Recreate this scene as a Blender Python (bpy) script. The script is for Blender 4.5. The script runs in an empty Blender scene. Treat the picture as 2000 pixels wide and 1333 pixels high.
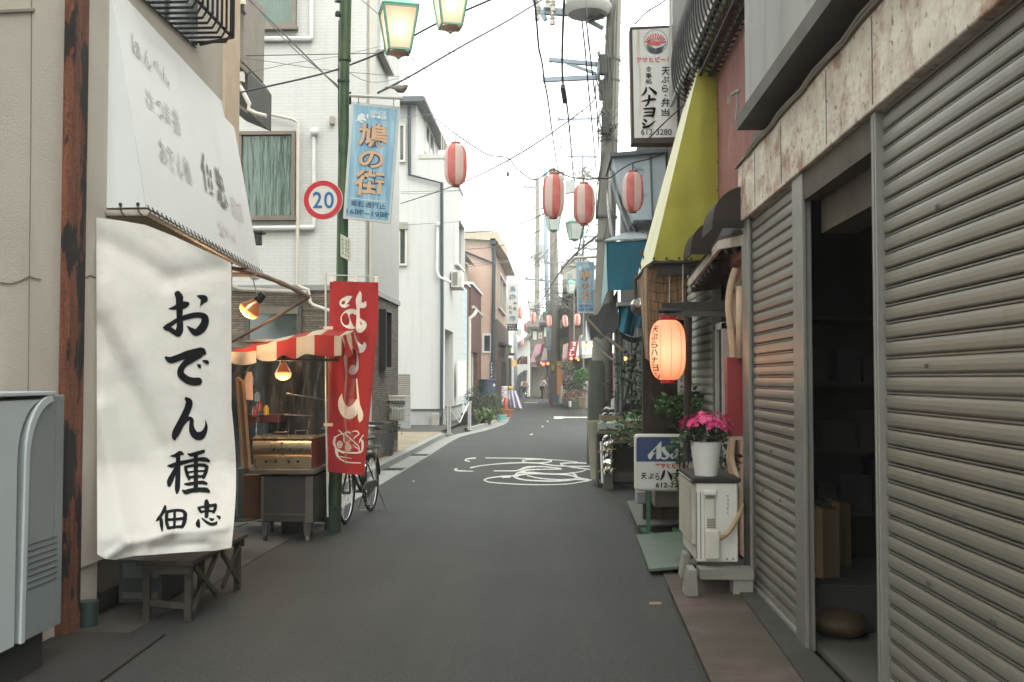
import bpy, bmesh, math, random
from mathutils import Vector, Matrix, noise
from mathutils.geometry import tessellate_polygon
R = random.Random(7)
V = Vector
sc = bpy.context.scene
col = sc.collection
# ---------------------------------------------------------------- camera
F = 2000.0
YAW = math.atan(87/F); PIT = math.atan(74/F); H = 1.55
cam_d = bpy.data.cameras.new('camera'); cam = bpy.data.objects.new('camera', cam_d); col.objects.link(cam)
cam.location = (0, 0, H)
cam.rotation_euler = (math.pi/2 + PIT, 0, YAW)
cam_d.sensor_width = 36; cam_d.lens = 36*F/2000; cam_d.clip_start = .05; cam_d.clip_end = 3000
cam_d.dof.use_dof = True; cam_d.dof.focus_distance = 17; cam_d.dof.aperture_fstop = 5.6
sc.camera = cam
# ---------------------------------------------------------------- sky, sun, exposure
SUN_EL = math.radians(52); SUN_AZ = math.radians(150)
w = bpy.data.worlds.new('World'); sc.world = w; w.use_nodes = True
nt = w.node_tree; nt.nodes.clear()
sky = nt.nodes.new('ShaderNodeTexSky'); sky.sky_type = 'NISHITA'; sky.sun_disc = False
sky.sun_elevation = SUN_EL; sky.sun_rotation = SUN_AZ; sky.dust_density = 1.2; sky.air_density = 1.0; sky.ozone_density = 1
hs = nt.nodes.new('ShaderNodeHueSaturation'); hs.inputs['Saturation'].default_value = .12
mulc = nt.nodes.new('ShaderNodeMix'); mulc.data_type = 'RGBA'; mulc.blend_type = 'MULTIPLY'; mulc.inputs[0].default_value = 1
mulc.inputs[7].default_value = (.975, 1.0, .975, 1)
bg = nt.nodes.new('ShaderNodeBackground'); bg.inputs[1].default_value = .15
wo = nt.nodes.new('ShaderNodeOutputWorld')
ovc = nt.nodes.new('ShaderNodeMix'); ovc.data_type = 'RGBA'; ovc.inputs[0].default_value = .8; ovc.inputs[7].default_value = (8.6, 8.6, 8.4, 1)   # even cloud cover
nt.links.new(sky.outputs[0], hs.inputs['Color']); nt.links.new(hs.outputs[0], ovc.inputs[6]); nt.links.new(ovc.outputs[2], mulc.inputs[6])
nt.links.new(mulc.outputs[2], bg.inputs[0]); nt.links.new(bg.outputs[0], wo.inputs[0])
sun_d = bpy.data.lights.new('sun', 'SUN'); sun_d.energy = .9; sun_d.angle = math.radians(40); sun_d.color = (1, .965, .92)
sun = bpy.data.objects.new('sun', sun_d); col.objects.link(sun)
sd = V((math.sin(SUN_AZ)*math.cos(SUN_EL), math.cos(SUN_AZ)*math.cos(SUN_EL), math.sin(SUN_EL)))
sun.rotation_euler = sd.to_track_quat('Z', 'Y').to_euler()
sc.view_settings.view_transform = 'Standard'; sc.view_settings.look = 'None'
sc.view_settings.exposure = 1.5; sc.view_settings.gamma = 1; sc.view_settings.use_curve_mapping = False
sc.cycles.max_bounces = 6; sc.cycles.transparent_max_bounces = 16
sc.cycles.sample_clamp_indirect = 4
try: sc.cycles.use_denoising = True
except Exception: pass
# ---------------------------------------------------------------- pixel -> place
RT = V((math.cos(YAW), math.sin(YAW), 0))
FW = V((-math.sin(YAW)*math.cos(PIT), math.cos(YAW)*math.cos(PIT), math.sin(PIT)))
UP = RT.cross(FW); CP = V((0, 0, H))
def ray(px, py): return RT*((px-1000)/F) + FW - UP*((py-666.5)/F)
def oY(px, py, Y): d = ray(px, py); return CP + d*(Y/d.y)
def oX(px, py, X): d = ray(px, py); return CP + d*(X/d.x)
def oZ(px, py, Z=0.): d = ray(px, py); return CP + d*((Z-H)/d.z)
def onp(px, py, pl, off=0.):
    p0, n = pl; d = ray(px, py); t = (p0-CP).dot(n)/d.dot(n); return CP + d*t + n*off
def plane(a, b, c):                      # plane through three points, normal turned to the camera
    n = (b-a).cross(c-a).normalized()
    if n.dot(CP-a) < 0: n = -n
    return (a, n)
def plY(Y): return (V((0, Y, 0)), V((0, -1, 0)))
def plX(X): return (V((X, 0, 0)), V((-1 if X > 0 else 1, 0, 0)))
# ---------------------------------------------------------------- tagging, things
def tag(o, label=None, cat=None, group=None, kind=None):
    if label: o['label'] = label
    if cat: o['category'] = cat
    if group: o['group'] = group
    if kind: o['kind'] = kind
    return o
def thing(name, label, cat, loc=(0, 0, 0), group=None):
    o = bpy.data.objects.new(name, None); o.empty_display_size = .2; col.objects.link(o); o.location = loc
    return tag(o, label, cat, group)
def wl(o):
    p = V((0, 0, 0))
    while o: p += o.location; o = o.parent
    return p
def kids(o): return [c for c in list(bpy.data.objects) if c.parent == o]
def copy_tree(o, parent=None):
    c = o.copy(); col.objects.link(c)
    if parent: c.parent = parent
    for k in kids(o): copy_tree(k, c)
    return c
# ---------------------------------------------------------------- mesh builder
def cr(pts, n=6):                        # Catmull-Rom through points (any dimension tuples)
    P = [tuple(p) for p in pts]
    if len(P) < 3: return P
    out = []
    for i in range(len(P)-1):
        p0 = P[max(i-1, 0)]; p1 = P[i]; p2 = P[i+1]; p3 = P[min(i+2, len(P)-1)]
        for k in range(n):
            t = k/n
            out.append(tuple(.5*((2*b)+(-a+c)*t+(2*a-5*b+4*c-d)*t*t+(-a+3*b-3*c+d)*t**3) for a, b, c, d in zip(p0, p1, p2, p3)))
    out.append(P[-1]); return out
class MB:
    def __init__(s): s.v = []; s.f = []; s.m = []
    def add(s, vs, fs, mi=0):
        k = len(s.v); s.v += [V(v) for v in vs]; s.f += [tuple(i+k for i in f) for f in fs]; s.m += [mi]*len(fs); return s
    def quad(s, a, b, c, d, mi=0): return s.add([a, b, c, d], [(0, 1, 2, 3)], mi)
    def box(s, c, d, rz=0, mi=0, rot=None):
        x, y, z = d[0]/2, d[1]/2, d[2]/2; M_ = rot if rot is not None else Matrix.Rotation(rz, 3, 'Z'); c = V(c)
        vs = [c + M_@V((i*x, j*y, k*z)) for k in (-1, 1) for j in (-1, 1) for i in (-1, 1)]
        return s.add(vs, [(0, 2, 3, 1), (4, 5, 7, 6), (0, 1, 5, 4), (2, 6, 7, 3), (0, 4, 6, 2), (1, 3, 7, 5)], mi)
    def b2(s, x0, x1, y0, y1, z0, z1, mi=0):
        return s.box(((x0+x1)/2, (y0+y1)/2, (z0+z1)/2), (abs(x1-x0), abs(y1-y0), abs(z1-z0)), 0, mi)
    def slab(s, pts, vec, mi=0):         # polygon extruded by vec
        n = len(pts); vec = V(vec); vs = [V(p) for p in pts]+[V(p)+vec for p in pts]
        return s.add(vs, [tuple(range(n)), tuple(range(2*n-1, n-1, -1))]+[(i, i+n, (i+1) % n+n, (i+1) % n) for i in range(n)], mi)
    def bar(s, a, b, w_, h=None, mi=0, up=V((0, 0, 1))):
        a = V(a); b = V(b); d = b-a; L = d.length
        if L < 1e-6: return s
        d.normalize(); h = h or w_
        x = d.cross(up)
        if x.length < 1e-4: x = d.cross(V((0, 1, 0)))
        x.normalize(); z = x.cross(d)
        M_ = Matrix((x, d, z)).transposed()
        return s.box((a+b)/2, (w_, L, h), rot=M_, mi=mi)
    def tube(s, pts, r, n=8, mi=0, cap=True, rs=None):
        pts = [V(p) for p in pts]; k = len(s.v); N = len(pts); up = None
        for i, p in enumerate(pts):
            d = (pts[min(i+1, N-1)]-pts[max(i-1, 0)])
            if d.length < 1e-9: d = V((0, 0, 1))
            d.normalize()
            if up is None: up = d.orthogonal().normalized()
            up = (up-d*up.dot(d))
            if up.length < 1e-6: up = d.orthogonal()
            up.normalize(); sd_ = d.cross(up); rr = rs[i] if rs else r
            s.v += [p+(up*math.cos(t*2*math.pi/n)+sd_*math.sin(t*2*math.pi/n))*rr for t in range(n)]
        for i in range(N-1):
            for t in range(n):
                a = k+i*n+t; b = k+i*n+(t+1) % n
                s.f.append((a, b, b+n, a+n)); s.m.append(mi)
        if cap:
            s.f.append(tuple(k+t for t in range(n))[::-1]); s.m.append(mi)
            s.f.append(tuple(k+(N-1)*n+t for t in range(n))); s.m.append(mi)
        return s
    def lathe(s, prof, c, n=24, mi=0, axis=None):   # prof [(r,z)]
        c = V(c); q = V((0, 0, 1)).rotation_difference(V(axis).normalized()) if axis is not None else None; k = len(s.v)
        for r, z in prof:
            for t in range(n):
                a = 2*math.pi*t/n; p = V((r*math.cos(a), r*math.sin(a), z))
                s.v.append(c+((q@p) if q else p))
        for i in range(len(prof)-1):
            for t in range(n):
                a = k+i*n+t; b = k+i*n+(t+1) % n
                s.f.append((a, b, b+n, a+n)); s.m.append(mi)
        return s
    def grid(s, fn, nu, nv, mi=0):       # fn(u,v)->point
        k = len(s.v)
        for j in range(nv+1):
            for i in range(nu+1): s.v.append(V(fn(i/nu, j/nv)))
        for j in range(nv):
            for i in range(nu):
                a = k+j*(nu+1)+i; s.f.append((a, a+1, a+nu+2, a+nu+1)); s.m.append(mi(i/nu, j/nv) if callable(mi) else mi)
        return s
    def ball(s, c, r, mi=0, n=12, sc3=(1, 1, 1)):
        c = V(c); pr = [(math.sin(math.pi*i/n)*r, -math.cos(math.pi*i/n)*r) for i in range(n+1)]; k = len(s.v)
        s.lathe(pr, (0, 0, 0), n*2 if n < 12 else 16, mi)
        for i in range(k, len(s.v)):
            p = s.v[i]; s.v[i] = c+V((p.x*sc3[0], p.y*sc3[1], p.z*sc3[2]))
        return s
    def leaves(s, c, rad, n, size, rnd=R, mi=0, narrow=.5, nm=1):
        c = V(c)
        for _ in range(n):
            while True:
                p = V((rnd.uniform(-1, 1), rnd.uniform(-1, 1), rnd.uniform(-1, 1)))
                if p.length < 1: break
            q = p.normalized()*(p.length**.5)
            p = c+V((q.x*rad[0], q.y*rad[1], q.z*rad[2]))
            d = V((rnd.gauss(0, 1), rnd.gauss(0, 1), rnd.gauss(.1, .7))).normalized(); e = d.orthogonal().normalized()
            e = Matrix.Rotation(rnd.uniform(0, 6.28), 3, d)@e; L = size*rnd.uniform(.6, 1.3); wd = L*narrow*.5
            s.add([p, p+d*L*.5+e*wd, p+d*L, p+d*L*.5-e*wd], [(0, 1, 2, 3)], mi+rnd.randrange(nm))
        return s
    def each(s, name, mat, parent=None, **k):      # one object per loose piece
        par = list(range(len(s.v)))
        def fd(i):
            while par[i] != i: par[i] = par[par[i]]; i = par[i]
            return i
        for f in s.f:
            for a in f[1:]: par[fd(a)] = fd(f[0])
        gr = {}
        for f, m in zip(s.f, s.m): gr.setdefault(fd(f[0]), []).append((f, m))
        out = []
        for fs in gr.values():
            mb = MB(); mp = {}
            for f, m in fs:
                for i in f:
                    if i not in mp: mp[i] = len(mb.v); mb.v.append(s.v[i])
                mb.f.append(tuple(mp[i] for i in f)); mb.m.append(m)
            out.append(mb.build(name, mat, parent, **k))
        return out
    def build(s, name, mat, parent=None, smooth=False, bevel=0, label=None):
        me = bpy.data.meshes.new(name); off = wl(parent) if parent else V((0, 0, 0))
        me.from_pydata([v-off for v in s.v], [], s.f); me.update()
        mats = mat if isinstance(mat, (list, tuple)) else [mat]
        for m in mats: me.materials.append(m)
        if len(mats) > 1:
            for p, mi in zip(me.polygons, s.m): p.material_index = mi
        if smooth:
            for p in me.polygons: p.use_smooth = True
            if smooth != 'all':
                try: me.set_sharp_from_angle(angle=math.radians(38))
                except Exception: pass
        o = bpy.data.objects.new(name, me); col.objects.link(o)
        if parent: o.parent = parent
        if bevel:
            b = o.modifiers.new('bevel', 'BEVEL'); b.width = bevel; b.segments = 2; b.limit_method = 'ANGLE'
        if label: o['label'] = label
        return o
# ---------------------------------------------------------------- 2-D shapes (lettering, brush strokes)
_tc = {}
def glyphs(txt, bold=0.):
    key = (txt, bold)
    if key not in _tc:
        cu = bpy.data.curves.new('lettering', 'FONT'); cu.body = txt; cu.size = 1; cu.offset = bold; cu.resolution_u = 4
        cu.fill_mode = 'FRONT'
        o = bpy.data.objects.new('lettering', cu); col.objects.link(o)
        dg = bpy.context.evaluated_depsgraph_get(); me = bpy.data.meshes.new_from_object(o.evaluated_get(dg))
        _tc[key] = ([(v.co.x, v.co.y) for v in me.vertices], [tuple(p.vertices) for p in me.polygons])
        bpy.data.objects.remove(o); bpy.data.meshes.remove(me)
    return _tc[key]
def text(mb, txt, quad, mp, bold=0., mi=0, cuts=0):
    """fit the text's box to quad (tl,tr,br,bl) given in any 2-D space; mp maps that space to a point"""
    vs, fs = glyphs(txt, bold)
    if not vs: return mb
    xs = [v[0] for v in vs]; ys = [v[1] for v in vs]; x0, x1, y0, y1 = min(xs), max(xs), min(ys), max(ys)
    tl, tr, br, bl = quad; out = []
    for x, y in vs:
        u = (x-x0)/(x1-x0); t = (y1-y)/(y1-y0)
        out.append(mp(*[(tl[k]*(1-u)+tr[k]*u)*(1-t)+(bl[k]*(1-u)+br[k]*u)*t for k in (0, 1)]))
    return mb.add(out, fs, mi)
def rq(x0, y0, x1, y1): return ((x0, y0), (x1, y0), (x1, y1), (x0, y1))
def stroke(mb, pts, mp, wscale=1., n=7, mi=0, capn=7):
    """brush stroke: (x,y,width) points swept as one ribbon with round ends"""
    P = cr(pts, n); N = len(P); L = []; Rr = []
    for i, p in enumerate(P):
        a = P[max(i-1, 0)]; b = P[min(i+1, N-1)]; dx, dy = b[0]-a[0], b[1]-a[1]; q = math.hypot(dx, dy) or 1
        w_ = max(p[2], .002)*wscale/2; nx, ny = -dy/q*w_, dx/q*w_
        L.append((p[0]+nx, p[1]+ny)); Rr.append((p[0]-nx, p[1]-ny))
    vs = []; fs = []
    for l, r in zip(L, Rr): vs += [l, r]
    for i in range(N-1): fs.append((2*i, 2*i+1, 2*i+3, 2*i+2))
    for idx, sg in ((0, -1), (N-1, 1)):
        p = P[idx]; a = P[max(idx-1, 0)]; b = P[min(idx+1, N-1)]; th = math.atan2(b[1]-a[1], b[0]-a[0])+(math.pi if sg < 0 else 0)
        w_ = max(p[2], .002)*wscale/2; k = len(vs)
        for j in range(capn+1):
            t = th-math.pi/2+math.pi*j/capn; vs.append((p[0]+math.cos(t)*w_, p[1]+math.sin(t)*w_))
        fs.append(tuple(range(k, k+capn+1)))
    return mb.add([mp(*v) for v in vs], fs, mi)
def ticks(mb, x0, y0, x1, y1, nx, ny, mp, seed=1, wd=.12):    # illegible small print
    r = random.Random(seed); cw, ch = (x1-x0)/nx, (y1-y0)/ny
    for i in range(nx):
        for j in range(ny):
            for k in range(4):
                a = (x0+cw*(i+r.uniform(.12, .5)), y0+ch*(j+r.uniform(.12, .85))); b = (x0+cw*(i+r.uniform(.5, .88)), y0+ch*(j+r.uniform(.12, .85))); stroke(mb, [(*a, wd*cw), (*b, wd*cw)], mp, 1., 2, 0, 2)
    return mb
# ---------------------------------------------------------------- materials
def hx(h):
    h = h.lstrip('#'); o = []
    for i in (0, 2, 4):
        c = int(h[i:i+2], 16)/255; o.append(c/12.92 if c <= .04045 else ((c+.055)/1.055)**2.4)
    return tuple(o)
_mc = {}
class NT:
    def __init__(s, name):
        s.m = bpy.data.materials.new(name); s.m.use_nodes = True; s.t = s.m.node_tree; s.b = s.t.nodes['Principled BSDF']; s.out = s.t.nodes['Material Output']
        s.tc = s.t.nodes.new('ShaderNodeTexCoord')
    def n(s, ty, **kw):
        nd = s.t.nodes.new('ShaderNode'+ty)
        for k, v in kw.items(): setattr(nd, k, v)
        return nd
    def l(s, a, b): s.t.links.new(a, b)
    def set(s, nd, **kw):
        for k, v in kw.items(): nd.inputs[k].default_value = v
        return nd
    def coord(s, scale=(1, 1, 1)):
        mp = s.n('Mapping'); s.l(s.tc.outputs['Object'], mp.inputs['Vector']); mp.inputs['Scale'].default_value = scale; return mp.outputs[0]
    def facade(s, su=1., sv=1.):         # (x+y, z) so both wall directions work
        sp = s.n('SeparateXYZ'); s.l(s.tc.outputs['Object'], sp.inputs[0]); ad = s.n('Math', operation='ADD'); s.l(sp.outputs[0], ad.inputs[0]); s.l(sp.outputs[1], ad.inputs[1])
        cb = s.n('CombineXYZ'); s.l(ad.outputs[0], cb.inputs[0]); s.l(sp.outputs[2], cb.inputs[1])
        mp = s.n('Mapping'); s.l(cb.outputs[0], mp.inputs[0]); mp.inputs['Scale'].default_value = (su, sv, 1); return mp.outputs[0]
    def noise(s, scale, detail=4, vec=None, rough=.55):
        nd = s.n('TexNoise'); nd.inputs['Scale'].default_value = scale; nd.inputs['Detail'].default_value = detail; nd.inputs['Roughness'].default_value = rough
        s.l(vec or s.tc.outputs['Object'], nd.inputs['Vector']); return nd.outputs[0]
    def ramp(s, fac, a, b, c0=(0, 0, 0), c1=(1, 1, 1)):
        r = s.n('ValToRGB'); r.color_ramp.elements[0].position = a; r.color_ramp.elements[1].position = b
        r.color_ramp.elements[0].color = (*c0, 1); r.color_ramp.elements[1].color = (*c1, 1); s.l(fac, r.inputs[0]); return r.outputs[0]
    def mix(s, fac, a, b, mode='MIX'):
        m = s.n('Mix', data_type='RGBA', blend_type=mode)
        for inp, v in ((m.inputs[0], fac), (m.inputs[6], a), (m.inputs[7], b)):
            if hasattr(v, 'is_output') or hasattr(v, 'links'): s.l(v, inp)
            elif isinstance(v, (int, float)): inp.default_value = v
            else: inp.default_value = (*v, 1)
        return m.outputs[2]
    def bump(s, h, strength=.3, dist=.01):
        b = s.n('Bump'); b.inputs['Strength'].default_value = strength; b.inputs['Distance'].default_value = dist; s.l(h, b.inputs['Height'])
        prev = s.b.inputs['Normal']
        if prev.is_linked: s.l(prev.links[0].from_socket, b.inputs['Normal'])
        s.l(b.outputs[0], prev)
    def col(s, c): s.l(c, s.b.inputs['Base Color'])
def M(name, c, rough=.7, metal=0., var=.12, vs=4., bmp=0., bs=60., stain=None, emit=None, es=1., streak=None, spec=None, trans=0., sheen=0):
    if name in _mc: return _mc[name]
    n = NT(name); c = hx(c) if isinstance(c, str) else c
    lo = tuple(x*(1-var) for x in c); hi = tuple(min(x*(1+var), 1) for x in c)
    cc = n.mix(n.ramp(n.noise(vs, 6), .3, .7), lo, hi)
    cc = n.mix(n.ramp(n.noise(vs*9, 3), .35, .65), tuple(1-var*.35 for _ in c), (1, 1, 1)) if False else cc
    if stain:                            # (colour, scale, threshold, (sx,sy,sz), softness, amount)
        sc_, s_, th, st, so, am = stain
        f = n.ramp(n.noise(s_, 8, n.coord(st), .65), th, th+so); fm = n.n('Math', operation='MULTIPLY'); n.l(f, fm.inputs[0]); fm.inputs[1].default_value = am
        cc = n.mix(fm.outputs[0], cc, hx(sc_) if isinstance(sc_, str) else sc_)
    if streak:
        f = n.ramp(n.noise(streak[1], 5, n.coord((1, 1, .06))), .5, .75); fm = n.n('Math', operation='MULTIPLY'); n.l(f, fm.inputs[0]); fm.inputs[1].default_value = streak[2]
        cc = n.mix(fm.outputs[0], cc, hx(streak[0]))
    n.col(cc)
    b = n.b; b.inputs['Metallic'].default_value = metal
    rr = n.n('MapRange'); n.l(n.noise(vs*3, 4), rr.inputs[0]); rr.inputs[3].default_value = max(rough-.12, .03); rr.inputs[4].default_value = min(rough+.1, 1); n.l(rr.outputs[0], b.inputs['Roughness'])
    if spec is not None: b.inputs['Specular IOR Level'].default_value = spec
    if trans: b.inputs['Transmission Weight'].default_value = trans
    if sheen: b.inputs['Sheen Weight'].default_value = sheen
    if bmp: n.bump(n.noise(bs, 5), bmp, .01)
    if emit: b.inputs['Emission Color'].default_value = (*hx(emit), 1); b.inputs['Emission Strength'].default_value = es
    _mc[name] = n.m; return n.m
def cloth(name, c, var=.1, rough=.85, fold=0., wv=0., stain=None, transl=0., bmp=.5):
    n = NT(name); c = hx(c) if isinstance(c, str) else c
    cc = n.mix(n.ramp(n.noise(2.2, 5), .3, .7), tuple(x*(1-var) for x in c), c)
    if stain:
        f = n.ramp(n.noise(stain[1], 6, n.coord(stain[3])), stain[2], stain[2]+.2); fm = n.n('Math', operation='MULTIPLY'); n.l(f, fm.inputs[0]); fm.inputs[1].default_value = stain[4]
        cc = n.mix(fm.outputs[0], cc, hx(stain[0]))
    n.col(cc); n.b.inputs['Roughness'].default_value = rough; n.b.inputs['Specular IOR Level'].default_value = .25
    n.bump(n.noise(260, 2), .25, .002)
    n.bump(n.noise(5, 4), bmp, .03)
    if transl:
        tr = n.n('BsdfTranslucent'); n.l(cc, tr.inputs[0]); mx = n.n('MixShader'); mx.inputs[0].default_value = transl
        n.l(n.b.outputs[0], mx.inputs[1]); n.l(tr.outputs[0], mx.inputs[2]); n.l(mx.outputs[0], n.out.inputs[0])
    return n.m
def glass_sheet(name, tint=(.9, .93, .92), rough=.08, amount=.22, streaks=True):
    n = NT(name); tr = n.n('BsdfTransparent'); tr.inputs[0].default_value = (*tint, 1)
    gl = n.n('BsdfGlossy'); gl.inputs['Roughness'].default_value = rough; mx = n.n('MixShader')
    fr = n.n('Fresnel'); fr.inputs[0].default_value = 1.45; ad = n.n('Math', operation='ADD'); n.l(fr.outputs[0], ad.inputs[0])
    if streaks:
        f = n.ramp(n.noise(9, 4, n.coord((3, 1, .15))), .5, .8); fm = n.n('Math', operation='MULTIPLY'); n.l(f, fm.inputs[0]); fm.inputs[1].default_value = amount; n.l(fm.outputs[0], ad.inputs[1])
    else: ad.inputs[1].default_value = amount*.3
    bp = n.n('Bump'); bp.inputs['Strength'].default_value = .6; bp.inputs['Distance'].default_value = .02; n.l(n.noise(4, 3, n.coord((3, 1, .4))), bp.inputs['Height']); n.l(bp.outputs[0], gl.inputs['Normal'])
    lim = n.n('Math', operation='MINIMUM'); n.l(ad.outputs[0], lim.inputs[0]); lim.inputs[1].default_value = .22; n.l(lim.outputs[0], mx.inputs[0]); n.l(tr.outputs[0], mx.inputs[1]); n.l(gl.outputs[0], mx.inputs[2]); n.l(mx.outputs[0], n.out.inputs[0])
    return n.m
def siding(name, c, row=.055, brick=.16, mortar=.8, bump=.5, var=.04, offset=.5, ms=.004):
    n = NT(name); v = n.facade(); br = n.n('TexBrick'); n.l(v, br.inputs['Vector']); br.offset = offset
    n.set(br, **{'Scale': 1., 'Mortar Size': ms, 'Mortar Smooth': .3, 'Brick Width': brick, 'Row Height': row, 'Bias': 0.})
    c = hx(c) if isinstance(c, str) else c
    br.inputs['Color1'].default_value = (*c, 1); br.inputs['Color2'].default_value = (*[x*(1-var) for x in c], 1); br.inputs['Mortar'].default_value = (*[x*mortar for x in c], 1)
    cc = n.mix(n.ramp(n.noise(1.2, 6), .3, .7), (1-var, 1-var, 1-var), (1, 1, 1)); cc = n.mix(1., br.outputs[0], cc, 'MULTIPLY')
    f = n.ramp(n.noise(3, 6, n.coord((2.5, 2.5, .12))), .52, .8); cc = n.mix(f, cc, n.mix(1., cc, (.86, .86, .83), 'MULTIPLY'))
    n.col(cc); n.b.inputs['Roughness'].default_value = .75
    inv = n.n('Math', operation='SUBTRACT'); inv.inputs[0].default_value = 1; n.l(br.outputs['Fac'], inv.inputs[1]); n.bump(inv.outputs[0], bump, .006); n.bump(n.noise(90, 3), .15, .003)
    return n.m
def stones(name, cs, row=.045, w_=.35, mort='#4a463e', bump=1., ms=.006, squash=1.):
    n = NT(name); v = n.facade(); nz = n.n('TexNoise'); nz.inputs['Scale'].default_value = 3; n.l(v, nz.inputs['Vector'])
    ad = n.n('Vector Math'.replace(' ', ''), operation='MULTIPLY_ADD'); n.l(nz.outputs['Color'], ad.inputs[0]); ad.inputs[1].default_value = (.05, .012, 0); n.l(v, ad.inputs[2])
    br = n.n('TexBrick'); n.l(ad.outputs[0], br.inputs['Vector']); n.set(br, **{'Scale': 1., 'Mortar Size': ms, 'Mortar Smooth': .2, 'Brick Width': w_, 'Row Height': row, 'Bias': -.1})
    br.squash = squash; br.squash_frequency = 3
    br.inputs['Color1'].default_value = (*hx(cs[0]), 1); br.inputs['Color2'].default_value = (*hx(cs[1]), 1); br.inputs['Mortar'].default_value = (*hx(mort), 1)
    cc = n.mix(n.ramp(n.noise(14, 5, n.coord((1, 1, 3))), .3, .7), (.62, .62, .62), (1.1, 1.08, 1.05)); cc = n.mix(1., br.outputs[0], cc, 'MULTIPLY'); n.col(cc)
    inv = n.n('Math', operation='SUBTRACT'); inv.inputs[0].default_value = 1; n.l(br.outputs['Fac'], inv.inputs[1]); n.bump(inv.outputs[0], bump, .015); n.bump(n.noise(30, 5), .6, .01)
    n.b.inputs['Roughness'].default_value = .85
    return n.m
# ---------------------------------------------------------------- special materials
def m_asphalt():
    n = NT('asphalt'); a = n.noise(420, 2); b = n.noise(.55, 6); c_ = n.noise(60, 3)
    cc = n.mix(n.ramp(b, .3, .72), (.017, .0190, .0185), (.028, .0292, .0275))
    cc = n.mix(n.ramp(a, .38, .66), n.mix(1., cc, (.5, .5, .5), 'MULTIPLY'), n.mix(1., cc, (1.6, 1.6, 1.58), 'MULTIPLY')); a2 = n.noise(75, 2, None, .8); cc = n.mix(n.ramp(a2, .40, .60), n.mix(1., cc, (.42, .42, .42), 'MULTIPLY'), n.mix(1., cc, (1.72, 1.70, 1.64), 'MULTIPLY')); a3 = n.noise(22, 4, None, .7); cc = n.mix(n.ramp(a3, .36, .64), n.mix(1., cc, (.84, .84, .85), 'MULTIPLY'), n.mix(1., cc, (1.14, 1.14, 1.12), 'MULTIPLY')); cc = n.mix(n.ramp(n.noise(1.1, 3, n.coord((2.4, .16, 1))), .38, .62), n.mix(1., cc, (.86, .88, .88), 'MULTIPLY'), n.mix(1., cc, (1.10, 1.10, 1.08), 'MULTIPLY'))
    cc = n.mix(n.ramp(c_, .66, .74), cc, (.075, .075, .07))
    f = n.ramp(n.noise(1.3, 7, n.coord((1.6, .35, 1)), .7), .56, .72); fm = n.n('Math', operation='MULTIPLY'); n.l(f, fm.inputs[0]); fm.inputs[1].default_value = .45
    cc = n.mix(fm.outputs[0], cc, (.050, .045, .040))
    v = n.n('TexVoronoi', feature='DISTANCE_TO_EDGE'); v.inputs['Scale'].default_value = .33; mp = n.n('Vector Math'.replace(' ', ''), operation='MULTIPLY_ADD')
    nz = n.n('TexNoise'); nz.inputs['Scale'].default_value = 1.4; n.l(n.tc.outputs['Object'], nz.inputs['Vector']); n.l(nz.outputs['Color'], mp.inputs[0]); mp.inputs[1].default_value = (.7, .7, 0); n.l(n.tc.outputs['Object'], mp.inputs[2]); n.l(mp.outputs[0], v.inputs['Vector'])
    cr_ = n.ramp(v.outputs['Distance'], .002, .012, (1, 1, 1), (0, 0, 0)); fm = n.n('Math', operation='MULTIPLY'); n.l(cr_, fm.inputs[0]); n.l(n.ramp(n.noise(.5, 2), .5, .6), fm.inputs[1]); cc = n.mix(fm.outputs[0], cc, (.02, .02, .02))
    n.col(cc); n.b.inputs['Roughness'].default_value = .72; n.b.inputs['Specular IOR Level'].default_value = .35
    n.bump(a2, .6, .006); n.bump(n.noise(2, 3), .2, .02); return n.m
def m_rust():
    n = NT('rusted_paint'); v = n.coord((1, 1, .34)); f = n.ramp(n.noise(5.5, 9, v, .62), .485, .51)
    sp = n.n('SeparateXYZ'); n.l(n.tc.outputs['Object'], sp.inputs[0])
    base = n.mix(n.ramp(n.noise(16, 8, n.coord((1.5, 1.5, .12))), .35, .7), hx('#4f2a1b'), hx('#7a4a33'))
    base = n.mix(n.ramp(n.noise(50, 4), .45, .75), base, hx('#3f2218'))
    n.col(n.mix(f, base, hx('#17120f'))); n.b.inputs['Roughness'].default_value = .85
    n.bump(n.noise(70, 6), .6, .006); n.bump(f, .5, .004); return n.m
def m_stucco(name, c, crack=True):
    n = NT(name); c = hx(c); cc = n.mix(n.ramp(n.noise(1.6, 6), .3, .7), tuple(x*.86 for x in c), c)
    f = n.ramp(n.noise(2, 6, n.coord((1, 1, .4))), .5, .8); cc = n.mix(f, cc, n.mix(1., cc, (.9, .88, .85), 'MULTIPLY'))
    n.col(cc); n.b.inputs['Roughness'].default_value = .9; n.bump(n.noise(75, 5), .55, .008); return n.m
def m_fascia():
    n = NT('stained_stone_fascia'); cc = n.mix(n.ramp(n.noise(3, 8, n.coord((1, 1, 1.2)), .65), .40, .66), hx('#d6d0c4'), hx('#ada395'))
    cc = n.mix(n.ramp(n.noise(2.6, 10, n.coord((1, 1, 1.3)), .7), .49, .62), cc, hx('#957058'))
    cc = n.mix(n.ramp(n.noise(2.6, 9, n.coord((2.2, 2.2, .5)), .75), .60, .68), cc, hx('#63666a'))
    cc = n.mix(n.ramp(n.noise(26, 8), .6, .68), cc, hx('#6d4b35'))
    n.col(cc); n.b.inputs['Roughness'].default_value = .6; n.bump(n.noise(22, 8), .5, .01); return n.m
def m_paint_road():
    n = NT('worn_road_paint'); f = n.ramp(n.noise(34, 6), .40, .56)
    n.col(n.mix(f, (.62, .61, .58), (.07, .07, .07)) if False else n.mix(n.ramp(n.noise(26, 7, None, .7), .50, .66), (.62, .61, .57), (.10, .10, .10))); n.b.inputs['Roughness'].default_value = .8; return n.m
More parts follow.
